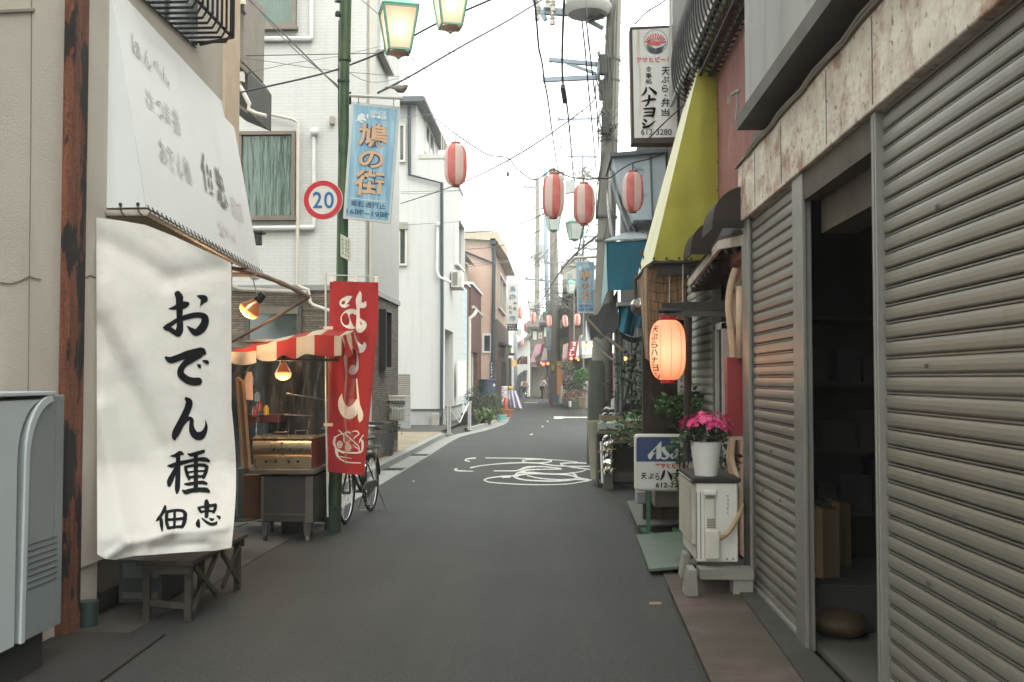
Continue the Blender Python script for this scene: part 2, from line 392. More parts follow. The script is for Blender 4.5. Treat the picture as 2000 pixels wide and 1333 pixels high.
def m_pavers(name, c1, c2, bw=.2, rh=.1, rot=0):
    n = NT(name); mp = n.n('Mapping'); n.l(n.tc.outputs['Object'], mp.inputs[0]); mp.inputs['Rotation'].default_value = (0, 0, rot)
    br = n.n('TexBrick'); n.l(mp.outputs[0], br.inputs['Vector']); n.set(br, **{'Scale': 1., 'Mortar Size': .006, 'Brick Width': bw, 'Row Height': rh, 'Bias': 0.})
    br.inputs['Color1'].default_value = (*hx(c1), 1); br.inputs['Color2'].default_value = (*hx(c2), 1); br.inputs['Mortar'].default_value = (.06, .055, .05, 1)
    n.col(n.mix(1., br.outputs[0], n.mix(n.ramp(n.noise(2, 6), .3, .7), (.75, .75, .75), (1.1, 1.1, 1.1)), 'MULTIPLY')); n.b.inputs['Roughness'].default_value = .85; n.bump(n.noise(150, 3), .3, .004); return n.m
ASPH = m_asphalt(); RUST = m_rust(); PAINT = m_paint_road()
STUC = m_stucco('cream_stucco', '#bab4a8'); STUC2 = m_stucco('smooth_cream_render', '#b7b1a5')
CONC = M('concrete', '#8d8b84', .85, var=.18, bmp=.4, stain=('#4e4c47', 3., .55, (1, 1, 1), .2, .6))
CONCD = M('dirty_shaded_concrete', '#353430', .9, var=.3, bmp=.5, stain=('#24231f', 2.2, .5, (1, 1, 1), .2, .8))  # dirt stains; base also deepened for shade on the near-left ground
WTILE = siding('white_tile_siding', '#b9bab5', .055, .22)
WTILE2 = siding('white_board_siding', '#b6b7b3', .075, 3., .82, .5, .02)
STONE = stones('stacked_stone', ('#7f7668', '#57503f'), .04, .3)
BRICK = stones('brown_brick', ('#6d4a3d', '#4d352d'), .11, .32, '#3a302a')
BLOCK = siding('grey_block', '#8b8d8a', .2, .4, .6, .6, .1, .5, .01)
BLUBLK = siding('pale_blue_block', '#b3c0c4', .32, .9, .7, .6, .04, .5, .015)
ALU = M('aluminium', '#a8aaa6', .4, .6, .08, bmp=.1); ALUB = M('bronze_aluminium', '#6d665b', .45, .5, .1)
ALUW = M('white_aluminium', '#b9b9b3', .45, .1, .06)
STEEL = M('stainless_steel', '#8d877d', .33, .85, .12, 3, bmp=.1, bs=20)
STEELD = M('dull_stainless', '#55534e', .5, .5, .15, 3, stain=('#2b2a27', 4, .5, (1, 1, 1), .2, .6))
DARK = M('dark_interior', '#151512', .95, var=.2); BLK = M('black_plastic', '#141414', .5, var=.1)
IRON = M('black_iron', '#1d1e20', .5, .4, .1); RUBBER = M('rubber', '#111111', .8, var=.1)
CHROME = M('chrome', '#b5b5b5', .18, 1., .05)
WOOD = M('weathered_wood', '#2f2a24', .85, 0, .25, 8, .4, 50, streak=('#231d18', 14, .6)); WOODL = M('bare_wood', '#7d6344', .8, 0, .25, 6, .3)
WOODD = M('dark_wood', '#1f1813', .7, 0, .3, 6, .3, 40)
PIPEW = M('cream_pipe', '#b6b1a5', .5, 0, .06); PIPEG = M('grey_pipe', '#8b877e', .5, 0, .1); PIPED = M('dark_teal_pipe', '#26343a', .5, 0, .1)
GREENP = M('green_pole_paint', '#2f4a2e', .55, 0, .3, 6, .2, 40, stain=('#5b5a33', 5, .52, (1, 1, .5), .15, .8))
GREENL = M('lamp_green', '#74ab95', .5, 0, .15, 8)
GLASSD = M('dark_window_glass', '#20302b', .08, 0, .3, 1.5, spec=.9)
CURT = cloth('green_tinted_curtain', '#6c8579', .5, .7); CURTL = cloth('pale_curtain', '#8d9b92', .2, .8)
WPAINT = M('white_paint', '#c9c9c4', .5, 0, .06, 3); WPLAST = M('white_plastic', '#c4c2ba', .45, 0, .06, 3, stain=('#8a8475', 4, .55, (1, 1, .3), .2, .5))
LEAF = M('leaf_green', '#3c5c2c', .6, 0, .4, 9); LEAFD = M('dark_leaf_green', '#22351d', .6, 0, .4, 9); LEAFY = M('young_leaf_green', '#4f6232', .6, 0, .3, 9)
TERRA = M('terracotta', '#8c5538', .85, 0, .15); TERRAD = M('dark_planter', '#3a2a22', .8, 0, .2)
FROST = None
# ---------------------------------------------------------------- ground, road, pavements
def struct(name, mb, m, **k): return tag(mb.build(name, m, None, **k), kind='structure')
struct('ground', MB().quad((-600, -60, -.03), (600, -60, -.03), (600, 1500, -.03), (-600, 1500, -.03)), CONCD)
LE = [(-2.62, -4), (-2.6, 4), (-2.58, 10), (-2.57, 20), (-2.57, 27), (-2.1, 31), (-1.75, 36), (-2.0, 44), (-2.5, 55), (-3.2, 70), (-4.6, 90), (-7.5, 115), (-12, 140)]
RE = [(.66, -4), (.74, 5.2), (.84, 8.2), (.8, 10), (.75, 14), (.62, 20), (1.3, 27), (1.35, 36), (1.2, 44), (.7, 55), (-.1, 70), (-1.6, 90), (-4.2, 115), (-8.5, 140)]
def sheet(name, L, R_, z, m, sub=5):
    L = cr(L, sub); R_ = cr(R_, sub); mb = MB()
    for i in range(len(L)-1): mb.quad((*L[i], z), (*R_[i], z), (*R_[i+1], z), (*L[i+1], z))
    return struct(name, mb, m)
sheet('road', LE, RE, 0., ASPH)
def ribbon3(name, line, dx0, dx1, z0, z1, m, y0, y1):      # solid strip beside a line
    L = [p for p in cr(line, 5) if y0 <= p[1] <= y1]; mb = MB()
    for a, b in zip(L[:-1], L[1:]):
        A0 = (a[0]+dx0, a[1]); A1 = (a[0]+dx1, a[1]); B0 = (b[0]+dx0, b[1]); B1 = (b[0]+dx1, b[1])
        mb.quad((*A0, z1), (*A1, z1), (*B1, z1), (*B0, z1)); mb.quad((*A0, z0), (*A0, z1), (*B0, z1), (*B0, z0)); mb.quad((*A1, z0), (*A1, z1), (*B1, z1), (*B1, z0))
    return struct(name, mb, m)
GUT = M('pale_gutter_concrete', '#7c7e7a', .8, 0, .15, 3, .3, stain=('#55554f', 2.5, .56, (1, 1, 1), .2, .6))
ribbon3('gutter', LE, -.36, 0.0, -.02, .006, GUT, 11.5, 52)
ribbon3('gutter', LE, -.36, 0.0, -.02, .006, CONCD, 2, 11.5)
ribbon3('kerb', LE, -.52, -.36, -.02, .11, GUT, 13.2, 27)
ribbon3('kerb', LE, -.52, -.36, -.02, .11, GUT, 29.5, 52)
PAV = m_pavers('tan_pavers', '#8d8068', '#79705d', .2, .1, .0)
sheet('pavement', [(-7, 13.2), (-7, 28)], [(-3.08, 13.2), (-3.08, 28)], .1, PAV, 1)
sheet('pavement', [(-7, 28.0), (-7, 60)], [(-3.3, 28.0), (-3.0, 60)], .06, CONCD, 1)
# drain grates on the gutter
for k, y in enumerate((17.3, 20.6)):
    mb = MB()
    for i in range(9): mb.b2(-2.92+i*.036, -2.905+i*.036, y, y+.28, .008, .016)
    mb.b2(-2.94, -2.6, y-.02, y, .007, .018); mb.b2(-2.94, -2.6, y+.28, y+.3, .007, .018)
    tag(mb.build('drain_grate', IRON), 'small dark slotted drain grate in the pale gutter, '+('nearer' if k == 0 else 'farther')+' of the two past the bicycle', 'drain grate', 'drain grates in the gutter')
# right-hand shop step, paler strip with an edging
STEP = M('brown_step_concrete', '#43382f', .8, 0, .3, 1.6, .4, 60, stain=('#5b4f46', 1.6, .5, (1, 1, 1), .2, .7))
mb = MB(); mb.slab([(.76, 4, -.02), (.84, 8.25, -.02), (1.44, 8.25, -.02), (1.44, 1, -.02), (.68, 1, -.02)], (0, 0, .03)); struct('shop_apron', mb, STEP)
mb = MB(); mb.slab([(1.27, 5.9, .0), (1.31, 7.6, .0), (1.43, 7.6, .0), (1.43, 1, .0), (1.1, 1, 0), (1.24, 5, 0)], (0, 0, .028)); struct('doorstep', mb, CONCD)
# small yellowed leaf litter on the road
mb = MB(); mb.quad(oZ(1268, 1176, .004), oZ(1293, 1176, .004), oZ(1291, 1181, .004), oZ(1268, 1181, .004))
tag(mb.build('cardboard_scrap', M('scrap', '#8a6a4a', .8)), 'small brown scrap lying on the asphalt by the right-hand step', 'scrap')
# road paint: faded curling marks, stop line
g = lambda x, y: oZ(780+x*.24, 820+y*.24, .004)
mb = MB(); T = 11
for st in ([(620, 312, 9), (560, 318, 9), (535, 330, 9), (570, 340, 8)], [(700, 312, 6), (850, 313, 6), (1000, 315, 7), (1150, 321, 9), (1240, 335, 9), (1180, 350, 9), (1060, 352, 8), (1000, 336, 7), (1050, 325, 8), (1150, 323, 8)],
           [(580, 392, 9), (700, 370, 6), (900, 354, 8), (1100, 352, 9), (1250, 372, 9), (1400, 380, 9), (1580, 378, 9), (1565, 360, 10), (1450, 352, 10), (1310, 358, 9), (1400, 386, 9), (1600, 410, 8)],
           [(1150, 322, 6), (1300, 330, 5), (1450, 345, 6)], [(600, 420, 5), (480, 416, 8), (450, 406, 9), (470, 400, 8)], [(770, 417, 7), (900, 417, 8), (960, 414, 9), (1030, 390, 15), (1130, 382, 10), (1230, 388, 9), (1320, 402, 10), (1180, 404, 8), (1040, 410, 12), (985, 428, 14), (1090, 430, 8), (1200, 440, 9), (1350, 440, 9), (1480, 422, 7), (1520, 405, 6)],
           [(690, 492, 8), (725, 476, 8), (830, 462, 9), (930, 456, 11), (960, 436, 14), (1020, 418, 11)], [(690, 492, 7), (740, 510, 7), (900, 522, 7), (1100, 530, 7), (1350, 525, 7), (1480, 506, 8), (1545, 492, 13), (1460, 474, 12), (1430, 448, 14), (1400, 432, 10)],
           [(935, 460, 22), (970, 480, 12), (1060, 494, 10), (1250, 500, 11), (1400, 490, 12), (1440, 470, 14), (1380, 452, 10), (1250, 444, 9), (1100, 440, 10), (1000, 446, 13), (940, 462, 18)], [(1040, 455, 8), (1150, 478, 9), (1300, 488, 8), (1420, 486, 10), (1560, 492, 9)], [(840, 468, 12), (900, 466, 12)]):
    zo = .0040+.0003*len(mb.f)/60
    stroke(mb, st, lambda x, y, zo=zo: oZ(780+x*.24, 820+y*.24, zo), 1.05, 8)
tag(mb.build('road_marking', PAINT), kind='structure')
mb = MB(); mb.quad(oZ(1082, 818, .005), oZ(1100, 818, .005), oZ(1100, 814, .005), oZ(1082, 814, .005)); mb.quad(oZ(1100, 816.5, .005), oZ(1180, 816.5, .005), oZ(1180, 814.5, .005), oZ(1100, 814.5, .005))
mb.quad(oZ(1024, 787.2, .005), oZ(1050, 787.2, .005), oZ(1050, 786, .005), oZ(1024, 786, .005))
for x, y in ((1035, 849), (1038, 848), (1058, 833), (806, 940), (1068, 823)): mb.quad(oZ(x, y+1.2, .005), oZ(x+3, y+1, .005), oZ(x+3, y-.6, .005), oZ(x+.5, y-.8, .005))
tag(mb.build('road_marking', PAINT), kind='structure')
# ================================================================ LEFT: cream shop
sh = thing('shop_building', 'cream stucco shop house on the left edge with an iron rail above its white awning', 'building', (-3.0, 6.7, 0))
mb = MB(); mb.b2(-7, -3.0, 1.0, 6.05, .0, 9.5); mb.build('stucco_wall', STUC, sh)
mb = MB(); mb.b2(-7, -2.998, 6.27, 6.86, .36, 9.5); mb.b2(-3.3, -3.02, 6.3, 6.66, -.02, .36); mb.b2(-7, -3.0, 6.86, 9.3, 2.62, 9.5); mb.b2(-7, -3.0, 6.05, 6.27, 0, 9.5)
mb.build('rendered_wall', STUC2, sh)
mb = MB(); mb.b2(-3.1, -2.975, 9.0, 9.42, 3.3, 9.5); mb.build('corner_trim', M('tan_render', '#c0ae97', .9, bmp=.3), sh)
mb = MB(); mb.b2(-5.2, -5.1, 6.8, 9.4, 0, 2.7); mb.b2(-5.2, -3.02, 9.3, 9.4, 0, 2.7); mb.b2(-5.2, -3.05, 6.8, 9.3, .0, .12); mb.build('shop_interior', DARK, sh)
# wall seams and crack as thin grooves
SEAM = M('seam', '#6f675d', .9)
mb = MB(); mb.tube([oX(62, -20, -2.998), oX(60, 300, -2.998), oX(55, 770, -2.998)], .003, 5); mb.tube([oX(-20, 24, -2.998), oX(66, 20, -2.998)], .012, 5)
mb.each('wall_seam', SEAM, sh)
mb = MB(); mb.tube([oX(x, y, -2.996) for x, y in ((0, 552), (20, 555), (40, 549), (58, 540), (66, 544), (80, 546))], .0028, 4)
mb.tube([oX(x, y, -2.995) for x, y in ((144, 541), (152, 537), (160, 541), (170, 542), (177, 538), (186, 543), (192, 544))], .0032, 4)
mb.tube([oX(x, y, -2.995) for x, y in ((146, 560), (152, 575), (160, 590))], .0018, 4); mb.each('wall_crack', M('crack', '#4d463e', .95), sh)
# iron balcony rail above the awning
mb = MB()
p = lambda x, y, X=-2.72: oX(x, y, X)
for i in range(13):
    t = i/12; y = 6.95+t*1.35
    mb.tube([(-2.98, y, 4.35), (-2.74, y, 4.35), (-2.70, y, 4.42), (-2.70, y, 5.4)], .011, 6)
mb.tube([(-2.70, 6.9, 5.4), (-2.70, 8.35, 5.4)], .02, 6); mb.tube([(-2.72, 6.9, 4.42), (-2.72, 8.35, 4.42)], .014, 6); mb.tube([(-2.98, 8.35, 4.35), (-2.70, 8.35, 4.4), (-2.70, 8.35, 5.5)], .018, 6)
mb.build('balcony_rail', IRON, sh)
mb = MB(); mb.b2(-3.03, -2.98, 6.95, 8.3, 4.3, 6.3); mb.build('window', GLASSD, sh)
# rusted column
mb = MB(); mb.b2(-3.2, -2.94, 6.055, 6.262, -.02, 9.5); mb.b2(-2.945, -2.93, 6.0, 6.30, -.02, 9.5) if False else None
tag(mb.build('steel_column', RUST, bevel=.006), 'rusted brown steel column with black peeling paint against the cream wall', 'column')
# rounded metal cabinet at the lower left
cab = thing('metal_cabinet', 'pale grey-blue metal cabinet with a rounded top corner at the left edge', 'cabinet', (-2.85, 5.4, 0))
CABM = M('pale_blue_grey_metal', '#798182', .45, .15, .06, 2, .1); CABL = M('light_cabinet_trim', '#aab2b3', .4, .1, .05, 2)
y0, y1 = 4.3, 5.52; zb, zt = .22, 1.462; yc = 5.16
prof = [(y1, zb), (y1, zt), (5.36, zt)]+[(5.36-(5.36-5.10)*math.sin(t*math.pi/2/8), zt-.30+.30*math.cos(t*math.pi/2/8)) for t in range(1, 9)]+[(5.08, zb)]
mb = MB(); mb.slab([(-2.70, a, b) for a, b in prof], (-.28, 0, 0)); mb.build('side_panel', CABM, cab, bevel=.004)
mb = MB()
pr2 = prof[2:]; pin = [(a+.035, b-.03) for a, b in pr2]; pin[0] = (pr2[0][0]+.02, zt-.03); pin[-1] = (pr2[-1][0]+.035, zb)
for i in range(len(pr2)-1):
    q = [(-2.699, *pr2[i]), (-2.699, *pr2[i+1]), (-2.699, *pin[i+1]), (-2.699, *pin[i])]; mb.slab(q, (.012, 0, 0))
mb.build('edge_trim', CABL, cab)
mb = MB(); mb.slab([(-2.702, a, b) for a, b in [(5.30, zt-.02)]+[(5.30-(5.30-5.04)*math.sin(t*math.pi/2/8), zt-.32+.30*math.cos(t*math.pi/2/8)) for t in range(0, 9)]+[(5.04, zb), (4.3, zb), (4.3, zt-.02)]], (-.28, 0, 0)); mb.build('front_door', CABL, cab)
mb = MB(); mb.b2(-2.98, -2.69, 4.3, 5.40, zt+.001, zt+.022); mb.build('lid', CABL, cab, bevel=.004)
mb = MB()
for r in range(8):
    mb.box((-2.6985, 5.31, .70-r*.032), (.003, .30, .005))
mb.each('vent_slot', M('vent_dark', '#3a4043', .6), cab)
mb = MB(); mb.b2(-2.95, -2.74, 4.4, 5.4, 0, .22); mb.build('plinth', DARK, cab)
mb = MB(); mb.lathe([(0, 0), (.011, 0), (.011, .006), (0, .011)], (-2.70, 5.115, .98), 12, axis=(1, 0, 0)); mb.build('lock', CHROME, cab)
mb = MB(); mb.b2(-2.6995, -2.6975, 5.42, 5.423, zb, zt-.02); mb.build('panel_seam', SEAM, cab)
# ---- white awning
pA = oY(187, 408, 6.67); aw = thing('shop_awning', 'large white vinyl awning with faded grey Japanese lettering over the left shop', 'awning', (pA.x, pA.y, 2.6))
VIN = cloth('white_vinyl', '#d3d6d3', .05, .55, stain=('#a8a79c', 2.5, .58, (1, 1, .35), .35), bmp=.12); VIN2 = cloth('white_vinyl_side', '#c9cdcc', .05, .55, bmp=.1)
apex = oY(196, -150, 6.67); nb = oY(285, 405, 6.67); wb = oY(188, 407, 6.67); wt = oY(186, -150, 6.67)
fb = oY(508, 530, 9.35); ft = onp(452, 218, plane(nb, fb, apex))
apex2 = oX(190, -120, -2.96)
mb = MB(); mb.slab([wb, nb, apex, wt], (0, .004, 0)); mb.build('side_panel', VIN2, aw)
nrm = (fb-nb).cross(apex-nb).normalized()
if nrm.x < 0: nrm = -nrm
def awf(u, v):
    top = apex.lerp(ft, u); bot = nb.lerp(fb, u); p_ = top.lerp(bot, v); s = (math.sin(u*math.pi*4.2+.5)*.005+math.sin(u*40)*.0012)*v*v
    return p_+nrm*s
mb = MB(); mb.grid(awf, 60, 14); mb.grid(lambda u, v: awf(u, v)-nrm*.006, 60, 14); mb.build('front_panel', VIN, aw, smooth='all')
mb = MB(); mb.tube([wb+V((0, 0, -.035)), nb+V((0, .0, -.035)), fb+V((0, 0, -.035)), fb+V((-.3, 0, -.03))], .022, 8); mb.build('frame_tube', PIPEG, aw, smooth=True)
mb = MB()
for i in range(34):
    p_ = nb.lerp(fb, i/33); mb.tube([p_+V((.01, 0, .015)), p_+V((.028, .01, -.03)), p_+V((-.01, .03, -.062))], .004, 5)
for i in range(3):
    p_ = wb.lerp(nb, .15+i*.35); mb.tube([p_+V((0, -.012, .015)), p_+V((.015, -.03, -.035)), p_+V((.03, .01, -.06))], .004, 5); mb.ball(p_+V((0, -.012, .02)), .012, n=6)
for i in range(7): mb.ball(oY(190+i*.9, 395-i*77, 6.66)+V((.018, -.004, 0)), .011, n=6)
mb.each('lacing', BLK, aw)
pla = plane(nb, fb, apex); FADE = M('faded_lettering', '#9fa19d', .7, 0, .2, 12); FADE2 = M('grey_lettering', '#77756f', .7, 0, .25, 12); FADEP = M('faded_pink_lettering', '#c9bcb6', .7)
def lt(parent, txt, quad, pl, m, bold=.0, off=.006, name='lettering'):
    mb = MB(); mm = lambda x, y: onp(x, y, pl, off)
    for t_, q_ in (zip(txt, quad) if isinstance(txt, (list, tuple)) else [(txt, quad)]): text(mb, t_, q_, mm, bold)
    return mb.build(name, m, parent)
lt(aw, ['は', 'ん', 'ぺ', 'ん'], [((253, 62), (271, 92), (276, 118), (258, 104)), ((277, 88), (290, 108), (294, 140), (279, 124)), ((294, 108), (307, 124), (314, 150), (298, 136)), ((311, 122), (322, 140), (331, 172), (316, 156))], pla, FADE, .012, .011)
lt(aw, ['さ', 'つ', 'ま', '揚'], [((280, 165), (296, 190), (300, 218), (284, 204)), ((302, 190), (315, 206), (319, 236), (305, 224)), ((317, 194), (328, 210), (334, 246), (321, 234)), ((333, 204), (345, 222), (352, 268), (338, 256))], pla, FADE, .0, .011)
lt(aw, ['お', 'で', 'ん', '種'], [((306, 262), (322, 288), (328, 326), (311, 312)), ((323, 282), (336, 300), (340, 338), (327, 326)), ((341, 290), (351, 306), (357, 348), (345, 340)), ((354, 300), (367, 322), (374, 360), (360, 350))], pla, FADE, .005, .011)
lt(aw, ['佃', '忠'], [((386, 285), (412, 330), (418, 384), (396, 372)), ((414, 310), (432, 345), (446, 412), (424, 398))], pla, FADE2, .02, .011)
lt(aw, ['商店', '☎391-4'], [((448, 378), (470, 398), (476, 435), (453, 420)), ((421, 427), (455, 450), (460, 476), (427, 458))], pla, FADEP, .0, .011)
# ---- oden banner
pb0 = V((-2.95, 6.50, 0)); pb1 = V((-2.16, 6.88, 0)); bn = V((pb1-pb0).y and (pb1-pb0)).cross(V((0, 0, 1))).normalized(); plb = (pb0, bn)
if bn.dot(CP-pb0) < 0: bn = -bn; plb = (pb0, bn)
Btop = [(188, 425), (240, 432), (285, 440), (340, 462), (400, 490), (437, 507), (452, 516)]; Bbot = [(190, 1083), (205, 1092), (225, 1094), (262, 1086), (300, 1084), (360, 1079), (420, 1076), (452, 1070)]
def lerpl(L, t):
    k = t*(len(L)-1); i = min(int(k), len(L)-2); f = k-i; return (L[i][0]*(1-f)+L[i+1][0]*f, L[i][1]*(1-f)+L[i+1][1]*f)
CRE = [((192, 640), (310, 870), 26, -.060), ((205, 560), (250, 690), 30, .040), ((192, 800), (248, 1070), 22, .050), ((230, 760), (300, 1010), 30, -.035), ((200, 470), (330, 545), 22, -.035), ((330, 545), (450, 520), 18, -.030), ((380, 460), (452, 520), 14, .030),
       ((255, 1062), (330, 1040), 11, .050), ((330, 1040), (440, 1030), 10, .040), ((300, 1070), (400, 1062), 8, -.035), ((400, 1010), (455, 990), 16, -.025), ((250, 1000), (420, 1000), 22, -.020), ((345, 450), (348, 900), 6, .006), ((210, 1090), (250, 1060), 9, .04), ((430, 600), (450, 1000), 12, .012)]
def bdisp(px, py):
    u = (px-188)/270; v = (py-430)/650
    d = .014*math.sin(py*.006+px*.011)+.008*math.sin(px*.02-py*.013)+.006*noise.noise(V((px*.03, py*.018, 1)))
    for (x0, y0), (x1, y1), w_, h_ in CRE:
        dx, dy = x1-x0, y1-y0; t = max(0, min(1, ((px-x0)*dx+(py-y0)*dy)/(dx*dx+dy*dy))); q = math.hypot(px-x0-dx*t, py-y0-dy*t)/w_
        d += h_*.75*math.exp(-q*q)
    e = max(0, (v-.92))/.08; d += .020*math.sin(u*19+v*20)*e
    return d
def bpt(px, py, off=0.):
    d = ray(px, py); t = (plb[0]-CP).dot(bn)/d.dot(bn); k = max(0, min(1, (py-900)/160)); t *= 1-.062*k*k*(3-2*k)
    return CP+d*(t-(bdisp(px, py)+off)/d.length)
def bgrid(u, v):
    a = lerpl(Btop, u); b = lerpl(Bbot, u); bul = 9*math.sin(min(1, max(0, (v-.5)*2))*math.pi)*u**6
    return bpt(a[0]*(1-v)+b[0]*v+bul, a[1]*(1-v)+b[1]*v)
CANV = cloth('canvas_cloth', '#cfcdc7', .05, .9, stain=('#ab9f8b', 1.5, .57, (1.6, 1.6, .8), .35), transl=.15)
bnr = thing('shop_banner', 'long cream canvas banner with black brush lettering hanging beside the left shop', 'banner', (-2.6, 6.95, .35))
mb = MB(); mb.grid(bgrid, 90, 150); mb.build('cloth', CANV, bnr, smooth='all')
INK = M('black_ink', '#15171a', .9, 0, .1, spec=.1)
A_ = lambda x, y: (300+x*.1651, 550+y*.1651); B_ = lambda x, y: (300+x*.1651, 750+y*.1651); C_ = lambda x, y: (290+x*.15, 860+y*.15)
S1 = [[(185, 322, 12), (240, 315, 45), (310, 292, 80), (370, 275, 85), (398, 268, 55)], [(285, 150, 78), (305, 190, 92), (305, 250, 82), (308, 330, 78), (308, 430, 74), (312, 520, 78), (305, 585, 88), (290, 625, 62), (245, 600, 60), (190, 565, 58), (150, 555, 55), (118, 545, 20)],
      [(120, 545, 20), (160, 535, 60), (210, 503, 52), (270, 465, 52), (370, 428, 62), (470, 402, 66), (560, 400, 68), (605, 430, 86), (605, 490, 95), (570, 555, 100), (505, 605, 82), (455, 580, 62), (400, 530, 12)], [(522, 172, 20), (560, 185, 55), (600, 208, 84), (578, 242, 50), (550, 292, 5)],
      [(150, 905, 40), (205, 930, 78), (300, 900, 80), (400, 865, 90), (500, 838, 90), (570, 828, 92), (600, 848, 50)], [(545, 868, 80), (430, 930, 88), (360, 985, 70), (320, 1050, 75), (330, 1110, 85), (400, 1165, 90), (470, 1185, 95), (528, 1183, 95)], [(520, 985, 15), (540, 1000, 45), (552, 1025, 15)], [(585, 940, 20), (620, 950, 45), (638, 962, 40)]]
S2 = [[(388, 178, 45), (420, 215, 82), (405, 290, 85), (360, 390, 85), (310, 490, 90), (265, 580, 90), (247, 635, 60), (258, 662, 18)], [(320, 520, 40), (370, 445, 48), (420, 412, 50), (450, 430, 50), (448, 490, 56), (460, 560, 78), (500, 610, 92), (555, 615, 100), (602, 568, 62), (622, 500, 35), (612, 430, 5)],
      [(200, 855, 12), (260, 848, 45), (315, 823, 58), (345, 832, 30)], [(165, 968, 12), (220, 968, 52), (300, 942, 55), (400, 920, 45)], [(290, 860, 52), (290, 1000, 56), (285, 1150, 62), (280, 1250, 58), (275, 1300, 15)], [(265, 1000, 45), (235, 1060, 56), (195, 1150, 72), (185, 1195, 48)],
      [(405, 828, 12), (450, 840, 45), (530, 818, 48), (590, 800, 42)], [(390, 920, 38), (500, 898, 42), (600, 895, 55), (650, 912, 38)], [(500, 850, 50), (500, 1000, 52), (500, 1150, 54), (500, 1260, 56)], [(375, 990, 36), (395, 1060, 42), (420, 1128, 30)], [(375, 985, 34), (480, 965, 36), (590, 963, 42), (632, 985, 42)], [(630, 985, 46), (615, 1050, 46), (590, 1105, 44)],
      [(410, 1047, 24), (500, 1035, 24), (610, 1030, 26)], [(420, 1108, 34), (500, 1097, 34), (600, 1095, 36)], [(370, 1185, 20), (420, 1185, 42), (500, 1172, 38), (580, 1167, 46), (622, 1180, 36)], [(345, 1260, 20), (380, 1280, 55), (450, 1262, 55), (540, 1252, 55), (620, 1257, 60), (652, 1275, 36)]]
S3 = [[(215, 860, 30), (210, 900, 52), (170, 970, 42), (130, 1025, 46), (100, 1052, 15)], [(165, 1030, 42), (170, 1100, 48), (178, 1180, 20)], [(238, 950, 46), (235, 1060, 46), (258, 1145, 42)], [(240, 935, 44), (340, 915, 38), (440, 920, 42), (480, 960, 52)], [(480, 960, 54), (468, 1060, 54), (440, 1130, 42)], [(340, 930, 36), (340, 1040, 36), (335, 1140, 36)], [(250, 1035, 36), (350, 1030, 36), (460, 1020, 44)], [(260, 1145, 40), (350, 1130, 36), (440, 1125, 40)],
      [(755, 795, 50), (760, 850, 74), (760, 930, 54), (755, 990, 54)], [(650, 880, 25), (670, 915, 36), (690, 940, 28)], [(650, 880, 28), (750, 860, 32), (870, 845, 46)], [(875, 850, 42), (865, 900, 42), (845, 940, 36)], [(690, 935, 32), (760, 922, 32), (845, 925, 32)], [(652, 1040, 30), (645, 1090, 62), (655, 1125, 38)], [(700, 1020, 20), (760, 1070, 38), (820, 1095, 42), (875, 1085, 42), (885, 1065, 22)], [(795, 1015, 15), (825, 1035, 38), (850, 1025, 18)], [(890, 985, 15), (920, 1005, 42), (925, 1020, 28)]]
mb = MB(); kk = 0
for S, fn, sc_ in ((S1, A_, .1651), (S2, B_, .1651), (S3, C_, .15)):
    for st in S:
        off = .005+.0005*(kk % 9); kk += 1; stroke(mb, [(*fn(a, b), c*sc_) for a, b, c in st], lambda x, y, off=off: bpt(x, y, off), 1., 9)
mb.build('brush_lettering', INK, bnr)
# ---- trestle bench
be = thing('trestle_bench', 'low weathered wooden trestle bench under the cream banner', 'bench', (-2.45, 6.9, 0))
bz = .40; bx0, bx1, by0, by1 = -2.66, -2.30, 6.42, 7.6
mb = MB()
for i in range(3): mb.b2(bx0+i*.122, bx0+i*.122+.115, by0, by1, bz-.03, bz)
mb.build('top', WOOD, be, bevel=.004)
mb = MB(); mb.b2(bx0+.02, bx1-.02, by0+.03, by0+.06, bz-.09, bz-.031); mb.b2(bx0+.02, bx1-.02, by1-.06, by1-.03, bz-.09, bz-.031); mb.each('apron', WOOD, be)
for x in (bx0+.04, bx1-.05):
    for y in (by0+.08, by1-.1):
        mb = MB(); mb.b2(x-.022, x+.022, y-.022, y+.022, 0, bz-.031); mb.build('leg', WOOD, be, bevel=.003)
mb = MB(); mb.bar((bx1-.03, by0+.1, .06), (bx1-.03, by0+.55, bz-.05), .02, .035); mb.bar((bx1-.028, by0+.55, .08), (bx1-.028, by0+.12, bz-.06), .018, .035); mb.bar((bx1-.03, by1-.5, .1), (bx1-.03, by1-.1, bz-.05), .02, .035); mb.bar((bx1-.028, by1-.12, .06), (bx1-.028, by1-.52, bz-.06), .018, .035)
mb.bar((bx0+.05, by0+.08, .12), (bx1-.06, by0+.08, .10), .02, .04); mb.each('cross_brace', WOOD, be)
# clutter under and behind the banner
bd = thing('low_cabinet', 'low dark drawer cabinet in the gap below the cream banner', 'cabinet', (-2.85, 7.0, 0))
mb = MB(); mb.b2(-3.0, -2.7, 6.95, 7.5, .02, .31); mb.build('body', M('dull_teal_board', '#3c4442', .8, 0, .2), bd, bevel=.004)
mb = MB(); mb.b2(-2.97, -2.72, 6.94, 6.949, .19, .29); mb.b2(-2.97, -2.72, 6.94, 6.949, .05, .09); mb.each('drawer_front', M('drawer_grey', '#5a605c', .7), bd)
mb = MB(); mb.bar((-2.75, 6.72, .0), (-2.62, 6.76, .27), .09, .012); tag(mb.build('roof_slate', CONCD), 'small grey slab leaning by the foot of the trestle bench', 'slab')
mb = MB(); mb.lathe([(.0, 0), (.055, 0), (.06, .16), (.0, .165)], (-2.93, 6.35, 0), 14); tag(mb.build('green_bucket', M('green_plastic', '#1f2f2b', .7), smooth=True), 'small dark green tub at the foot of the rusted column', 'tub')
